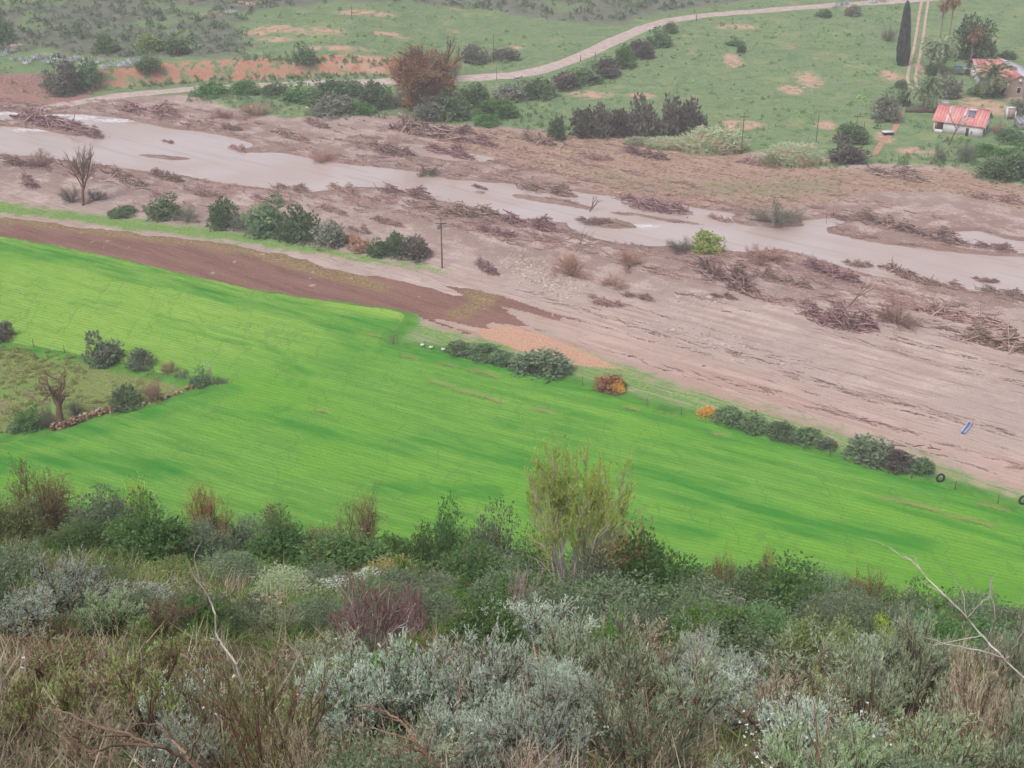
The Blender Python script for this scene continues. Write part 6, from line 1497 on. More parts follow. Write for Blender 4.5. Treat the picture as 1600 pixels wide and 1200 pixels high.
tyre(1469, 753, 0.62, 'worn tyre standing upright at the end of the fence hedge', -0.1); tyre(1598, 788, 0.62, 'worn tyre standing at the right frame edge by the fence', -0.1)
# blue and white trough on the sand
k = 12; a = np.linspace(math.pi, 2 * math.pi, k); Lt = 2.3
o = rooted('trough', 1504, 679, 'narrow blue and white trough stranded on the sand', 'trough', 0.0); q0, q1 = base_at(1504, 679), base_at(1518, 661); o.rotation_euler = (0, 0, math.atan2(q1[1] - q0[1], q1[0] - q0[0])); Lt = float(np.hypot(*(q1 - q0)[:2])) * 0.9
Vt = np.concatenate([np.stack([np.full(k, x), 0.26 * np.cos(a), 0.3 + 0.26 * np.sin(a)], -1) for x in (0, Lt)] + [np.stack([np.full(k, x), 0.22 * np.cos(a), 0.3 + 0.21 * np.sin(a)], -1) for x in (0, Lt)])
ii = np.arange(k - 1); put('shell', mk_mesh('shell', Vt[:2 * k], np.stack([ii, ii + 1, ii + 1 + k, ii + k], -1), MT['blue']), parent=o); put('lining', mk_mesh('lining', Vt[2 * k:], np.stack([ii, ii + 1, ii + 1 + k, ii + k], -1), MT['blue']), parent=o)
put('rim', boxes('rim', [(0, Lt, 0.2, 0.30, 0.30, 0.34), (0, Lt, -0.30, -0.2, 0.30, 0.34)], MT['tarp']), parent=o)
for px, py, L_, a_, lab in [(1403, 697, 2.2, -0.25, 'thin dark log lying on the sand, left of three'), (1436, 697, 1.7, 0.2, 'short log lying on the sand, middle of three'), (1460, 702, 1.7, -0.35, 'forked log lying on the sand, right of three'), (1350, 655, 1.2, 0.3, 'short dark log on the sand above the fence hedge'), (1100, 573, 0.6, 0.1, 'lone dark log stub on the open sand plain'), (1135, 487, 1.6, -0.2, 'dark log on the pale sand below the fallen trees'), (986, 557, 1.0, 0.1, 'small log at the grass edge of the sand')]:
    p = base_at(px, py); g = Geo(); g.lines(np.array([[(-L_ / 2, 0, 0.06), (0, 0.04, 0.09), (L_ / 2, 0, 0.05)]], float), 0.085, 0.05, 0.4, 6)
    if 'forked' in lab: g.lines(np.array([[(-0.1, 0, 0.08), (-0.5, 0.5, 0.1), (-0.7, 1.0, 0.2)]], float), 0.06, 0.03, 0.4, 5)
    V, F, T = g.arrays(); tag(put('log', mk_mesh('log', V, F, MT['wood']), tuple(p), a_), lab, 'log')

# palms
def palm_geo(seed, n=75, L=3.6, droop=1.0, lo=-0.5):
    rng = np.random.default_rng(seed); g = Geo(); m = 7
    az = rng.uniform(0, 2 * np.pi, n); el = rng.uniform(lo, 1.35, n); ln = L * rng.uniform(0.8, 1.05, n)
    p = np.zeros((n, 3)); pts = [p]; e = el.copy()
    for k_ in range(m):
        d = np.stack([np.cos(az) * np.cos(e), np.sin(az) * np.cos(e), np.sin(e)], -1); p = p + d * (ln / m)[:, None]; pts.append(p); e = e - droop * (0.10 + 0.05 * k_)
    P = np.stack(pts, 1); g.lines(P, 0.035, 0.01, 0.5, 3)
    q, d = along(rng, P, 46, 0.12); side = np.cross(d, np.array([0, 0, 1.0])); side = unit(side) * rng.choice([-1, 1], len(q))[:, None]
    tip = unit(side * 0.8 + d * 0.75 + np.array([0, 0, 0.25])); tt = np.repeat(np.clip(rng.normal(0.5, 0.2, n), 0, 1), 46)
    g.ribbons(q, q + tip * (0.55 * L / 3.6) * rng.uniform(0.7, 1.1, (len(q), 1)), 0.12, np.clip(tt + rng.normal(0, 0.12, len(q)), 0, 1), rng); return g
def trunk_mesh(h, r0, r1):
    g = Geo(); n = max(6, int(h / 0.4)); z = np.linspace(0, h, n + 1); P = np.stack([0 * z, 0 * z, z], -1)
    R = np.interp(z, [0, h], [r0, r1]) * (1 + 0.12 * (np.arange(n + 1) % 2)); g.tubes(P[:-1], P[1:], R[:-1], R[1:] * 0.92, 0.5, 9); return g.mesh('palm_trunk', WM['palm'])
PG = [palm_geo(501).mesh('palm_crown', LM['palm']), palm_geo(502, 90, 3.6, 1.35, -1.1).mesh('palm_crown', LM['palm']), palm_geo(503, 60, 1.5, 0.9, -0.9).mesh('palm_crown', LM['palm'])]
def palm(px, py, crown_py, rad_px, pg, label, r0=0.4, skirt=True, name='palm_tree', mat=None):
    p, t = pv(px, py); mpp = t / F0; h = (py - crown_py) * mpp / math.cos(math.atan2(ZC - p[2], p[1]))
    o = tag(put(name, None, (p[0], p[1], float(ZG(p[0], p[1])) - 0.1), RNG.uniform(0, 6)), label, 'palm tree')
    put('trunk', trunk_mesh(h, r0, r0 * 0.8), parent=o); s = rad_px * mpp / (2.6 if pg < 2 else 1.15)
    put('crown', PG[pg], (0, 0, h), 0, (s, s, s), o, mat)
    if skirt:
        g = palm_geo(int(px), 26, 2.0, 0.5, -1.5); V, F, T = g.arrays(); V = V * np.array([0.5, 0.5, 1.0]); V[:, 2] = -np.abs(V[:, 2])
        put('dead_fronds', mk_mesh('dead_fronds', V, F, LM['palmdry'], {'tint': T}), (0, 0, h - 0.2), 0, (s, s, s), o)
palm(1443, 173, 140, 27, 0, 'front date palm with arching fronds over the board fence', 0.45)
palm(1547, 152, 118, 28, 0, 'date palm in front of the red farmhouse roof', 0.45)
palm(1466, 118, 76, 24, 1, 'shaggy drooping palm right of the track', 0.5); palm(1452, 110, 72, 18, 1, 'smaller shaggy palm closest to the track', 0.4)
palm(1463, 98, 11, 10, 2, 'left of the two very tall slender palms', 0.2, True, mat=LM['palmdry']); palm(1477, 98, 4, 11, 2, 'right of the two very tall slender palms', 0.2, True, mat=LM['palmdry'])
palm(1516, 98, 54, 12, 2, 'single tall fan palm with brown skirt behind the farmhouse', 0.22, True, mat=LM['palmdry'])
# cypress
rng = np.random.default_rng(77); g = Geo(); n = 9000
z = rng.uniform(0.02, 1, n); rad = 0.5 * np.interp(z, [0, 0.08, 0.25, 0.6, 0.9, 1], [0.75, 0.95, 1.0, 0.72, 0.42, 0.05]); an = rng.uniform(0, 6.28, n); rad = rad * (0.72 + 0.28 * np.sqrt(rng.uniform(0, 1, n))) * (1 + 0.16 * (vnoise(an * 2.2, z * 9, 5) - 0.5))
C = np.stack([rad * np.cos(an), rad * np.sin(an), z], -1); Dd = np.stack([np.cos(an) * 0.5, np.sin(an) * 0.5, 0 * an + 0.25], -1) + rng.normal(0, 0.2, (n, 3)) * np.array([1, 1, 0.2])
g.leaves(C, Dd, 0.10, 0.05, np.clip(vnoise(an * 3, z * 20, 6) + rng.normal(0, 0.12, n), 0, 1), rng)
V, F, T = g.arrays(); p, t = pv(1410, 102); hm = 90 * t / F0 / 0.965
cy = tag(put('cypress_tree', None, (p[0], p[1], float(ZG(p[0], p[1])) - 0.1), rot=(0, -0.05, 0)), 'tall dark narrow cypress left of the twin track', 'tree')
put('crown', mk_mesh('cypress_crown', V, F, LM['cypress'], {'tint': T}), scale=(18.5 * t / F0, 18.5 * t / F0, hm), parent=cy); put('trunk', cyl('trunk', (0, 0, 0), (0, 0, hm * 0.8), 0.35, 0.1, WM['bark'], 8), parent=cy)
# ------------------------------------------------------------------ near slope: named shrubs first
def hs_(kind, px, d, top, w, label, mats=None, var=0, name='shrub', cat='shrub', group=None, wscale=1.0):
    loc, wm, hm = on_hill(px, d, top, w)
    return compound(name, PR[kind][var % len(PR[kind])], loc, wm * wscale, hm, label, cat, group, mats)
NEAR = [
    # skyline row against the crop, left to right
    ('vase', 75, 47, 735, 150, 'brown green spreading shrub at the far left of the crop edge', 'brownleaf'),
    ('bush', 20, 44, 800, 90, 'olive shrub under the spreading one at the left frame edge', 'olive'),
    ('bush', 165, 42, 800, 120, 'dark bush under the right side of the spreading shrub', 'darkgrey'),
    ('fine', 120, 38, 838, 130, 'dark green bush low at the far left', 'dark'),
    ('vase', 182, 48, 782, 90, 'grey brown shrub between the spreading one and the pale stems', 'darkgrey'),
    ('vase', 228, 50, 757, 62, 'thin pale stemmed shrub with green tips on the skyline at left', 'yellowg'),
    ('bush', 235, 37, 812, 130, 'large dark green bush left of the red topped shrub', 'dark'),
    ('vase', 330, 46, 775, 92, 'shrub with reddish seed tops standing above the dark bushes', 'rusty'),
    ('fine', 320, 38, 835, 110, 'grey green bush below the red topped shrub', 'darkgrey'),
    ('vase', 437, 46, 796, 62, 'pointed brown topped shrub over a dark bush', 'brownleaf'),
    ('bush', 440, 42, 828, 100, 'dark bush under the pointed brown shrub', 'dark'),
    ('vase', 500, 46, 835, 60, 'small brown shrub left of the big fan shaped one', 'brownleaf'),
    ('vase', 560, 46, 785, 124, 'big fan shaped brown shrub in the middle of the skyline', 'brownleaf'),
    ('bush', 545, 36, 862, 160, 'dark green mound below the fan shaped shrub', 'dark'),
    ('fine', 610, 34, 890, 100, 'brownish low bush right of the dark mound', 'brownleaf'),
    ('bush', 705, 50, 812, 60, 'dark green round topped bush right of the gap of crop', 'dark'),
    ('bush', 662, 48, 842, 56, 'smaller dark bush left of the round topped one', 'dark'),
    ('fine', 768, 44, 826, 100, 'grey green bush right of the round topped dark one', 'darkgrey'),
    ('bush', 740, 38, 870, 110, 'dark bush low between the grey bush and the yellow green tree', 'dark'),
    ('fine', 965, 36, 830, 130, 'grey brown airy shrub right behind the yellow green tree', 'brownleaf'),
    ('bush', 1000, 31, 868, 130, 'big dark green bush right of the yellow green tree', 'dark'),
    ('bush', 930, 29, 890, 90, 'dark bush tucked under the yellow green tree', 'darkgrey'),
    ('vase', 1120, 38, 878, 84, 'olive brown open shrub right of the big dark bush', 'brownleaf'),
    ('vase', 1186, 37, 874, 52, 'narrow rusty topped shrub on the right skyline', 'rusty'),
    ('bush', 1215, 33, 903, 150, 'broad dark green bush on the right skyline', 'dark'),
    ('fine', 1115, 29, 930, 130, 'grey green bush in front of the open brown shrub', 'darkgrey'),
    ('bush', 1265, 31, 935, 110, 'dark bush at the right shoulder of the broad one', 'dark'),
    ('fine', 1180, 25, 975, 110, 'dark grey green bush below the broad dark one', 'darkgrey'),
    ('vase', 1345, 34, 902, 92, 'olive fan shaped shrub on the right skyline', 'brownleaf'),
    ('bush', 1372, 27, 970, 46, 'bright yellow green small shrub on the right', 'bright'),
    ('vase', 1480, 26, 955, 80, 'dry brownish shrub behind the long bare branch', 'brownleaf'),
    ('bush', 1060, 34, 905, 110, 'dark round bush between the open brown shrub and the big dark one', 'dark'),
    ('bush', 1150, 30, 922, 110, 'mid green bush left below the broad dark skyline bush', 'dark'),
    ('fine', 1300, 29, 940, 110, 'grey green round bush left of the right fan shaped shrub', 'darkgrey'),
    ('bush', 1420, 30, 945, 84, 'small dark bush right of the right fan shaped shrub', 'dark'),
    ('fine', 1560, 27, 968, 110, 'grey green bush at the right end of the skyline', 'darkgrey'),
    ('bush', 618, 40, 858, 80, 'dark low bush right of the big fan shaped shrub', 'dark'),
    ('bush', 838, 36, 858, 80, 'dark low bush left behind the slender tree', 'dark'),
    # second band
    ('purple', 582, 14, 905, 170, 'dead purple brown dome shaped shrub in the middle', None),
    ('purple', 648, 17, 905, 66, 'smaller dead purplish shrub right behind the dome', None),
    ('low', 705, 25, 925, 90, 'fresh green shrub right of the dead purple shrub', 'green'),
    ('low', 500, 27, 915, 70, 'yellow green low shrub left of the dead purple shrub', 'olive'),
    ('dead', 820, 24, 880, 80, 'pale bare stemmed shrub at the left foot of the yellow green tree', 'deadgrey'),
    ('low', 640, 30, 880, 80, 'green low shrub above the small purplish one', 'green'),
    ('fine', 360, 28, 880, 120, 'grey green shrub right of the pale bare stick', 'darkgrey'),
    ('fine', 440, 24, 905, 110, 'soft grey green shrub in the left middle', 'sagegreen'),
    ('fine', 270, 26, 890, 110, 'olive green shrub left of the pale bare stick', 'olive'),
    ('sage', 105, 15, 878, 185, 'pale blue green sage shrub at the left', 'sage'),
    ('sage', 40, 12, 935, 150, 'pale grey sage shrub at the left frame edge', 'sage'),
    ('sagegreen', 175, 13, 925, 110, 'soft green sage shrub right of the pale left ones', 'sagegreen'),
    ('wispy', 260, 14, 940, 110, 'dry brownish wispy shrub left of the pale stick', 'straw'),
    ('fine', 500, 16, 955, 120, 'grey green rounded shrub left of the dead purple one', 'darkgrey'),
    ('sagegreen', 420, 15, 960, 120, 'dull sage shrub in the left middle ground', 'sagegreen'),
    # front sage shrubs
    ('sage', 545, 7.6, 1030, 190, 'pale grey sage shrub left of the front pair', 'sage'),
    ('sage', 625, 8.2, 1008, 180, 'pale sage shrub behind the bare brown branch', 'sage'),
    ('sage', 735, 8.0, 1004, 210, 'large pale sage shrub in the front centre', 'sage'),
    ('sage', 850, 6.4, 1085, 210, 'pale sage shrub at the bottom centre right', 'sage'),
    ('sage', 700, 6.0, 1110, 160, 'low sage shrub at the bottom centre', 'sage'),
    ('wispy', 990, 10.5, 975, 170, 'grey wispy shrub with pink stems right of centre', 'grey'),
    ('wispy', 880, 11.5, 968, 150, 'grey wispy shrub below the yellow green tree', 'grey'),
    ('wispy', 1080, 9.0, 1010, 170, 'grey wispy shrub with pale dead tips right of centre', 'grey'),
    ('dead', 1095, 10.0, 990, 60, 'pale dead upright twigs right of centre', 'deadgrey'),
    ('bush', 960, 14, 975, 70, 'fresh green shrub between the wispy grey ones', 'green'),
    ('wispy', 1000, 6.6, 1080, 220, 'dark wispy shrub at the bottom right of centre', 'darkgrey'),
    ('sagegreen', 1280, 5.9, 1140, 200, 'round green sage shrub at the bottom right', 'sagegreen'),
    ('sagegreen', 1450, 6.6, 1115, 190, 'soft green sage shrub at the bottom far right', 'sagegreen'),
    ('wispy', 1350, 10.5, 1010, 130, 'blue grey wispy shrub right of the white flowers', 'grey'),
    ('sage', 1425, 12.5, 968, 150, 'blue grey sage shrub left of the long bare branch', 'grey'),
    ('wispy', 1500, 8.6, 1010, 170, 'dry brown wispy shrub under the long bare branch', 'deadbrown'),
    ('dead', 1520, 7.4, 1040, 170, 'tangled pinkish dead shrub at the right', 'deadbrown'),
    ('sage', 1580, 10.5, 960, 110, 'blue grey sage shrub at the right frame edge', 'grey'),
    ('sage', 1575, 6.6, 1080, 150, 'grey sage shrub in the bottom right corner', 'grey'),
    ('bush', 1250, 15, 975, 110, 'olive green leafy shrub on the right slope', 'olive'),
    ('bush', 1310, 14, 985, 90, 'brownish green leafy shrub beside the olive one on the right slope', 'olive'),
    ('wispy', 1210, 9.5, 1040, 150, 'grey brown wispy shrub behind the white flowers', 'deadbrown'),
    ('broom', 420, 5.6, 1050, 260, 'tall brownish green broom like shrub at the bottom left of centre', 'olive'),
    ('broom', 340, 6.4, 1070, 190, 'olive broom like shrub beside the fallen branch', 'olive'),
    ('sprig', 235, 6.6, 1020, 180, 'yellowish sprigged shrub with brown stems at the left', 'sprig'),
    ('sprig', 120, 6.2, 1050, 190, 'green sprigged brown shrub at the lower left', 'sprig'),
    ('sprig', 30, 6.0, 1060, 180, 'brown sprigged shrub in the lower left corner', 'sprig'),
    ('sprig', 80, 8.6, 1005, 170, 'brown and green sprigged shrub at the left frame edge', 'sprig'),
    ('sprig', 250, 9.2, 985, 150, 'greenish sprigged shrub with red brown stems at left', 'sprig'),
    ('dead', 650, 5.6, 1140, 180, 'dark dead twigs at the bottom centre', 'deadbrown'),
    ('dead', 130, 5.3, 1130, 220, 'red brown dead twigs in the bottom left', 'deadbrown'),
    ('dead', 480, 5.2, 1130, 150, 'brown dead twigs at the bottom left of centre', 'deadbrown'),
]
for i, r in enumerate(NEAR):
    kd, px, d, top, w, lab, m = r
    if d > 28: top -= 10
    hs_(kd, px, d, top, w, lab, m, i)

# the yellow green tree
def slim_tree():
    rng = np.random.default_rng(611); w = Geo(); l = Geo()
    s0 = stems(rng, 12, 0.55, 0.72, 6, 0.10, 0.05, 0.05, 0.25)
    s1 = grow(rng, None, None, None, 9, 0.42, 0.15, 4, 0.13, 0.42, 1, (0.3, 0.55), 0.3, s0)
    s2 = grow(rng, None, None, None, 8, 0.48, 0.18, 3, 0.16, 0.2, 1, (0.45, 0.8), 0.3, s1)
    w.lines(s0, 0.014, 0.006, 0.5, 5); w.lines(s1, 0.005, 0.0025, 0.5, 3); w.lines(s2, 0.002, 0.001, 0.5, 3)
    p, d = along(rng, s2, 20, 0.1); hz = sstep(0.30, 0.62, p[:, 2]); k = rng.uniform(0, 1, len(p)) < 0.12 + 0.9 * hz; p, d = p[k], d[k]
    l.leaves(p, d + 0.7 * rng.normal(0, 1, d.shape) + np.array([0, 0, 0.25]), 0.030 * rng.uniform(0.6, 1.3, len(p)), 0.006, np.clip(rng.normal(0.55, 0.22, len(p)), 0, 1), rng)
    norm_wh([w, l]); return w, l
w, l = slim_tree(); loc, wm, hm = on_hill(892, 30, 704, 190)
o = tag(put('slender_tree', None, loc, 0.4, (wm, wm, hm)), 'slender yellow green tree with bare grey stems rising before the crop', 'tree')
put('trunk', w.mesh('slender_trunk', WM['grey']), parent=o); put('crown', l.mesh('slender_crown', LM['yellowg']), parent=o)
w, l = twig_shrub(612, n0=9, n1=5, n2=4, n3=0, spread=0.35, r=0.8); loc, wm, hm = on_hill(905, 30.5, 850, 130)
o = tag(put('bare_shrub', None, loc, 0, (wm, wm, hm)), 'bare grey forked stems among the lower part of the yellow green tree', 'shrub')
put('stems', w.mesh('bare_stems', WM['grey']), parent=o); tag(put('twigs', l.mesh('bare_twigs', LM['deadgrey']), parent=o), kind='stuff')

# bare branches in the foreground: hand-laid lines (column, row, distance)
def at(px, py, d):
    dx, dy, dz = ray(px, py); s = d / dy; return np.array([dx * s, d, ZC + dz * s])
def branch(name, lines, label, mat, twig=0):
    g = Geo(); base = at(*lines[0][0][0]); rng = np.random.default_rng(len(label)); main = None
    for pts, r0, r1 in lines:
        P = np.array([at(*q) for q in pts]) - base
        if main is None: main = P
        else:
            t_ = np.linspace(0, len(main) - 1, 200); M_ = np.stack([np.interp(t_, np.arange(len(main)), main[:, k]) for k in range(3)], -1); P = P + (M_[np.argmin(((M_ - P[0]) ** 2).sum(1))] - P[0]) * np.linspace(1, 0, len(P))[:, None] ** 2
        t = np.linspace(0, len(P) - 1, (len(P) - 1) * 3 + 1); P2 = np.stack([np.interp(t, np.arange(len(P)), P[:, k]) for k in range(3)], -1)
        P2[1:-1] += rng.normal(0, 0.004, P2[1:-1].shape); g.lines(P2[None], r0, r1, rng.uniform(0.4, 0.8), 6)
        if twig:
            s1 = grow(rng, None, None, None, twig, 0.5, 0.05, 3, 0.12, 0.3, 1, (0.12, 0.3), 0.3, P2[None]); g.lines(s1, r1 * 0.8, r1 * 0.3, 0.6, 4)
    return tag(put(name, g.mesh(name, WM[mat]), tuple(base)), label, 'branch')
branch('bare_branch', [([(1730, 1270, 5.6), (1715, 1190, 5.6), (1680, 1120, 5.6), (1640, 1088, 5.6), (1600, 1060, 5.6), (1560, 1020, 5.6), (1530, 985, 5.7), (1490, 945, 5.7), (1450, 905, 5.8), (1425, 875, 5.8), (1410, 870, 5.8)], 0.0077, 0.0028),
    ([(1510, 966, 5.7), (1530, 945, 5.6), (1547, 930, 5.6), (1549, 905, 5.6), (1544, 898, 5.6)], 0.0049, 0.0021), ([(1552, 995, 5.6), (1557, 965, 5.5), (1552, 930, 5.5), (1548, 908, 5.5)], 0.0049, 0.0021),
    ([(1570, 1030, 5.6), (1540, 1018, 5.5), (1500, 1012, 5.5), (1470, 1004, 5.5), (1455, 998, 5.5)], 0.0049, 0.0021), ([(1540, 990, 5.7), (1500, 998, 5.7), (1470, 1006, 5.7), (1455, 1008, 5.7)], 0.0035, 0.0014), ([(1488, 940, 5.7), (1465, 922, 5.7), (1445, 912, 5.7)], 0.0035, 0.0014),
    ([(1508, 945, 5.8), (1503, 918, 5.8), (1490, 900, 5.8)], 0.0028, 0.0014), ([(1588, 1045, 5.5), (1592, 1010, 5.4), (1600, 985, 5.4)], 0.0035, 0.0021), ([(1440, 893, 5.8), (1432, 878, 5.8), (1428, 868, 5.8)], 0.003, 0.0015)],
    'long pale bare branch slanting in from the right frame edge', 'grey', 2)
branch('bare_stick', [([(396, 1150, 9), (392, 1110, 9), (385, 1080, 9), (370, 1040, 9), (350, 1010, 9.2), (338, 990, 9.3), (336, 960, 9.3), (330, 940, 9.4), (315, 915, 9.4), (306, 885, 9.4), (304, 866, 9.4)], 0.0154, 0.0042), ([(315, 915, 9.4), (305, 905, 9.4), (296, 884, 9.4)], 0.0070, 0.0028), ([(338, 1003, 9.2), (326, 998, 9.2), (320, 995, 9.1)], 0.0056, 0.0021), ([(370, 1040, 9), (378, 1020, 9)], 0.0056, 0.0021)],
    'pale bare stick standing crooked above the left shrubs', 'grey', 1)
branch('fallen_branch', [([(310, 1200, 5.0), (285, 1180, 5.0), (240, 1165, 4.9), (200, 1150, 4.9), (150, 1135, 4.9), (110, 1118, 4.9), (80, 1108, 4.9)], 0.0112, 0.0042), ([(240, 1168, 4.9), (195, 1162, 4.9), (160, 1172, 4.8), (140, 1175, 4.8), (100, 1152, 4.8)], 0.0084, 0.0035), ([(200, 1150, 4.9), (165, 1150, 4.8), (130, 1142, 4.8)], 0.0056, 0.0028), ([(175, 1165, 4.8), (150, 1180, 4.7), (132, 1184, 4.7)], 0.0049, 0.0028)],
    'tan forked fallen branch lying in the bottom left', 'tan', 2)
branch('fallen_branch', [([(310, 1205, 4.8), (290, 1180, 4.8), (268, 1155, 4.9), (255, 1135, 4.9), (225, 1130, 4.9)], 0.0098, 0.0035), ([(312, 1200, 4.7), (308, 1175, 4.7), (313, 1150, 4.7), (314, 1130, 4.7)], 0.0084, 0.0028)],
    'grey upright dead branch at the bottom left of centre', 'tan', 2)
branch('fallen_branch', [([(690, 1200, 5.6), (670, 1185, 5.6), (650, 1160, 5.6), (630, 1130, 5.7), (605, 1112, 5.8), (575, 1103, 5.8), (560, 1105, 5.8)], 0.0112, 0.0042), ([(650, 1162, 5.6), (620, 1148, 5.6), (580, 1138, 5.7), (560, 1140, 5.7)], 0.0070, 0.0028), ([(672, 1188, 5.5), (635, 1170, 5.5), (600, 1162, 5.5), (570, 1166, 5.5)], 0.0070, 0.0028), ([(615, 1118, 5.7), (613, 1100, 5.7), (622, 1088, 5.7)], 0.0042, 0.0021), ([(620, 1125, 5.7), (595, 1118, 5.7), (585, 1108, 5.7)], 0.0042, 0.0021)],
    'brown bare branch arching in front of the sage shrubs', 'brown', 3)
branch('bare_stick', [([(715, 1200, 6.2), (712, 1150, 6.4), (716, 1100, 6.6), (718, 1055, 6.8), (700, 1030, 6.8)], 0.0084, 0.0028), ([(716, 1105, 6.6), (728, 1060, 6.7), (722, 1020, 6.8)], 0.0049, 0.0021), ([(714, 1140, 6.4), (690, 1110, 6.4)], 0.0042, 0.0021)],
    'thin bare stick rising through the front sage shrub', 'tan', 2)
branch('bare_stick', [([(1278, 1190, 5.7), (1275, 1130, 5.8), (1268, 1085, 5.9)], 0.0070, 0.0021), ([(1278, 1180, 5.7), (1262, 1140, 5.7), (1252, 1100, 5.8)], 0.0056, 0.0021), ([(1296, 1185, 5.7), (1300, 1130, 5.8), (1302, 1085, 5.9)], 0.0056, 0.0021)],
    'dark upright twigs out of the round green sage shrub', 'brown', 2)

# filler shrubs between them: sown over the slope
KI = [('wispy', 'grey', 'small grey wispy shrub', 3), ('sprig', 'sprig', 'small sprigged brown shrub', 3), ('sage', 'sage', 'small pale sage shrub', 2), ('fine', 'darkgrey', 'grey green leafy shrub', 3), ('dead', 'deadbrown', 'small brown dead shrub', 2), ('low', 'green', 'small green leafy shrub', 2), ('bush', 'dark', 'dark green bush', 2), ('wispy', 'deadbrown', 'dry brown wispy shrub', 2)]
ANCH = [(890, 30, 'the slender yellow green tree'), (582, 14, 'the dead purple dome shrub'), (735, 8, 'the large front sage shrub'), (850, 6.4, 'the bottom centre sage'), (1520, 6.5, 'the long bare branch'), (336, 9.2, 'the crooked pale stick'), (180, 5.2, 'the tan fallen branch'),
        (1215, 33, 'the broad dark skyline bush'), (1000, 31, 'the big dark bush by the tree'), (1345, 34, 'the right fan shaped shrub'), (560, 46, 'the big fan shaped shrub'), (330, 46, 'the red topped shrub'), (75, 47, 'the spreading left shrub'), (705, 50, 'the round topped dark bush'), (105, 15, 'the pale left sage'), (1280, 5.9, 'the round green sage'),
        (1450, 6.6, 'the far right green sage'), (420, 5.6, 'the tall broom shrub'), (120, 6.2, 'the lower left sprigged shrub'), (1095, 10, 'the pale dead twigs'), (990, 10.5, 'the wispy grey shrub'), (705, 25, 'the fresh green shrub'), (1425, 12.5, 'the blue grey sage'), (1250, 15, 'the olive leafy shrub'), (500, 16, 'the grey rounded shrub'), (250, 9.2, 'the greenish sprigged shrub'), (640, 5.6, 'the brown arching branch'), (1210, 7.2, 'the white flowers')]
SEEN = {}
def row_of(d):
    t = (1.75 + HA * d) / d; return 600 + F0 * math.tan(math.atan(t) - PITCH)
def near_label(kind, px, d, h):
    q = sorted(ANCH, key=lambda a: ((a[0] - px) / 130) ** 2 + (math.log(a[1] / d) * 3) ** 2)
    for a in q[:9]:
        dx, dd = px - a[0], math.log(d / a[1]) * 300
        rel = ('right of' if dx > 0 else 'left of') if abs(dx) > abs(dd) else ('beyond' if dd > 0 else 'in front of')
        far = math.hypot(dx, dd) > 90
        lab = kind + ' ' + (('well ' if far else 'just ') + rel if rel != 'in front of' else rel) + ' ' + a[2]
        if lab not in SEEN: SEEN[lab] = 1; return lab
    return kind + ' ' + rel + ' ' + q[0][2]
def near_kind(px, d):
    if d < 12: pr = [4, 1.0 if px > 450 else 6, 3.0, 0.6, 0.3, 0.6, 0, 0.5]
    elif d < 18: pr = [2.0, 0.6, 1.2, 3.0, 0.5, 1.6, 0.8, 0.7]
    else: pr = [0.3, 0.0, 0.2, 3, 0.3, 1.6, 3.4, 0.2]
    pr = np.array(pr); return int(RNG.choice(len(KI), p=pr / pr.sum()))
for d0, d1, n, hr, wr in [(4.6, 7.5, 18, (0.35, 0.6), (0.5, 0.9)), (7.5, 12, 36, (0.4, 0.75), (0.6, 1.2)), (12, 20, 64, (0.6, 1.25), (0.9, 1.9)), (20, 32, 74, (0.9, 1.6), (1.6, 2.9)), (32, 55, 64, (1.2, 2.0), (2.2, 3.8))]:
    wide = 330 if d0 < 12 else 150
    for _ in range(int(n * (1.25 if d0 < 12 else 1.0))):
        d = RNG.uniform(d0, d1); px = RNG.uniform(-wide, 1600 + wide)
        (x, y, z), wm, hm = on_hill(px, d, 900, 10); k = near_kind(px, d); kd, m, lab, nv = KI[k]
        h = RNG.uniform(*hr) * (1.0 if k != 4 else 0.8); wd = RNG.uniform(*wr); dep = d * CP + (ZC - z) * SP
        # keep the named shrubs in sight: a filler in front of one stays below its lower third
        for kd2, px2, d2, top2, w2, lab2, m2 in NEAR + [('tree', 892, 30, 706, 200, '', '')]:
            if d < d2 and abs(px - px2) < 0.5 * w2 + 0.3 * wd / dep * F0:
                lim = top2 + (0.9 if kd2 == 'purple' else (0.66 if d2 > 9 else 0.5)) * (row_of(d2) - top2)
                h = min(h, ZC + (-SP - (lim - 600) / F0 * CP) / (CP - (lim - 600) / F0 * SP) * d - z)
        if h < 0.22: continue
        compound('bush' if kd in ('bush', 'fine') else 'shrub', PR[kd][int(RNG.integers(0, len(PR[kd])))], (x, y, z), wd, h, near_label(lab, px, d, h), 'bush' if kd in ('bush', 'fine') else 'shrub', lab + ' kind of the near slope', m)
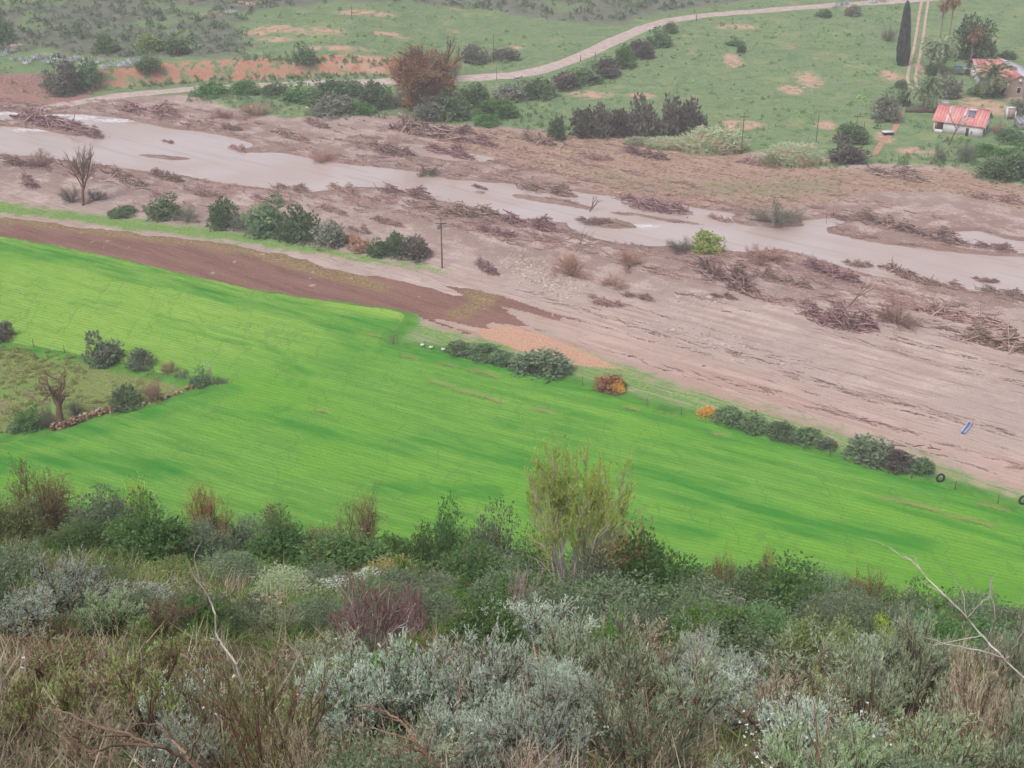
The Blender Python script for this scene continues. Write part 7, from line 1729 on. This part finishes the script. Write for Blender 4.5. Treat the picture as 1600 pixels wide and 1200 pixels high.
# grass and forbs covering the slope
def tuft_geo(seed, n=26, h=0.5):
    rng = np.random.default_rng(seed); g = Geo(); a = rng.uniform(0, 6.28, n); r = 0.18 * np.sqrt(rng.uniform(0, 1, n)); p = np.stack([r * np.cos(a), r * np.sin(a), 0 * a], -1)
    g.ribbons(p, p + np.stack([rng.normal(0, 0.14, n), rng.normal(0, 0.14, n), h * rng.uniform(0.4, 1, n)], -1), 0.014, rng.uniform(0, 1, n), rng); return g
def slope_pts(n, d0, d1):
    d = d0 * (d1 / d0) ** RNG.uniform(0, 1, n); u = RNG.uniform(-0.5, 0.5, n); x = u * (d * CP + (1.75 + HA * d) * SP); return np.column_stack([x, d, ZG(x, d) - 0.02])
for m, n, h, lab, d0, d1 in [('straw', 450, 0.26, 'dry straw coloured grass between the slope shrubs', 4.2, 45), ('olive', 800, 0.26, 'olive grass and stalks between the slope shrubs', 4.2, 55), ('green', 2200, 0.24, 'fresh green weeds under the slope shrubs', 13, 110), ('deadbrown', 700, 0.4, 'brown dry stalks between the slope shrubs', 4.2, 30)]:
    pts = slope_pts(n, d0, d1); sz = RNG.uniform(0.7, 1.4, n) * np.interp(pts[:, 1], [4, 20, 60], [0.8, 1.3, 2.6])
    tag(put('slope_grass', scatter('slope_grass', tuft_geo(n, 26, h), pts, sz, RNG, LM[m])), lab, None, None, 'stuff')
# white flowers
fl = Geo(); n = 9
for k in range(2):
    c = np.array([[RNG.normal(0, 0.03), RNG.normal(0, 0.03), RNG.uniform(-0.02, 0.02)]]); fl.leaves(np.repeat(c, n, 0), RNG.normal(0, 1, (n, 3)) * np.array([1, 1, 0.5]), 0.013, 0.010, 0.8, RNG)
fp = []
for px, py, d, n, s in [(305, 1068, 6.5, 3, 5), (930, 1135, 6.6, 7, 14), (1190, 1135, 7.4, 12, 30), (1215, 1150, 6.8, 10, 30), (1240, 1110, 8, 6, 25), (1235, 1140, 7, 8, 20), (1170, 1125, 8, 6, 20), (1282, 1020, 10.5, 2, 5), (730, 1135, 6, 2, 10), (235, 1185, 4.9, 4, 14), (395, 1065, 6.4, 3, 8), (1385, 1155, 6.3, 3, 8), (300, 975, 12, 3, 5), (530, 1010, 8, 3, 10), (345, 1128, 5.4, 3, 12), (1140, 1150, 6.6, 4, 20), (1205, 1178, 6, 5, 18), (60, 1030, 7, 2, 20), (1340, 1090, 7.4, 3, 30)]:
    for _ in range(max(1, int(n * 0.6))): fp.append(at(px + RNG.normal(0, s), py + RNG.normal(0, s * 0.6), d))
tag(put('white_flowers', scatter('white_flowers', fl, np.array(fp), RNG.uniform(0.6, 1.1, len(fp)), RNG, LM['flower'])), 'small white flower heads among the front shrubs', None, None, 'stuff')
# ------------------------------------------------------------------ haze: thin damp air over the whole valley
V = np.array([(x, y, z) for z in (-6, 104) for x, y in ((-3600, -1000), (3600, -1000), (3600, 4600), (-3600, 4600))], float)
hb = NB('haze_air'); pvn = hb.n('ShaderNodeVolumePrincipled', {'Color': (0.93, 0.92, 0.96, 1), 'Density': 0.0006, 'Anisotropy': 0.0})
ho = hb.n('ShaderNodeOutputMaterial'); hb.t.links.new(pvn.outputs[0], ho.inputs['Volume'])
tag(put('haze', mk_mesh('haze', V, CUBEF, hb.m)), 'thin damp haze over the valley', None, None, 'stuff')
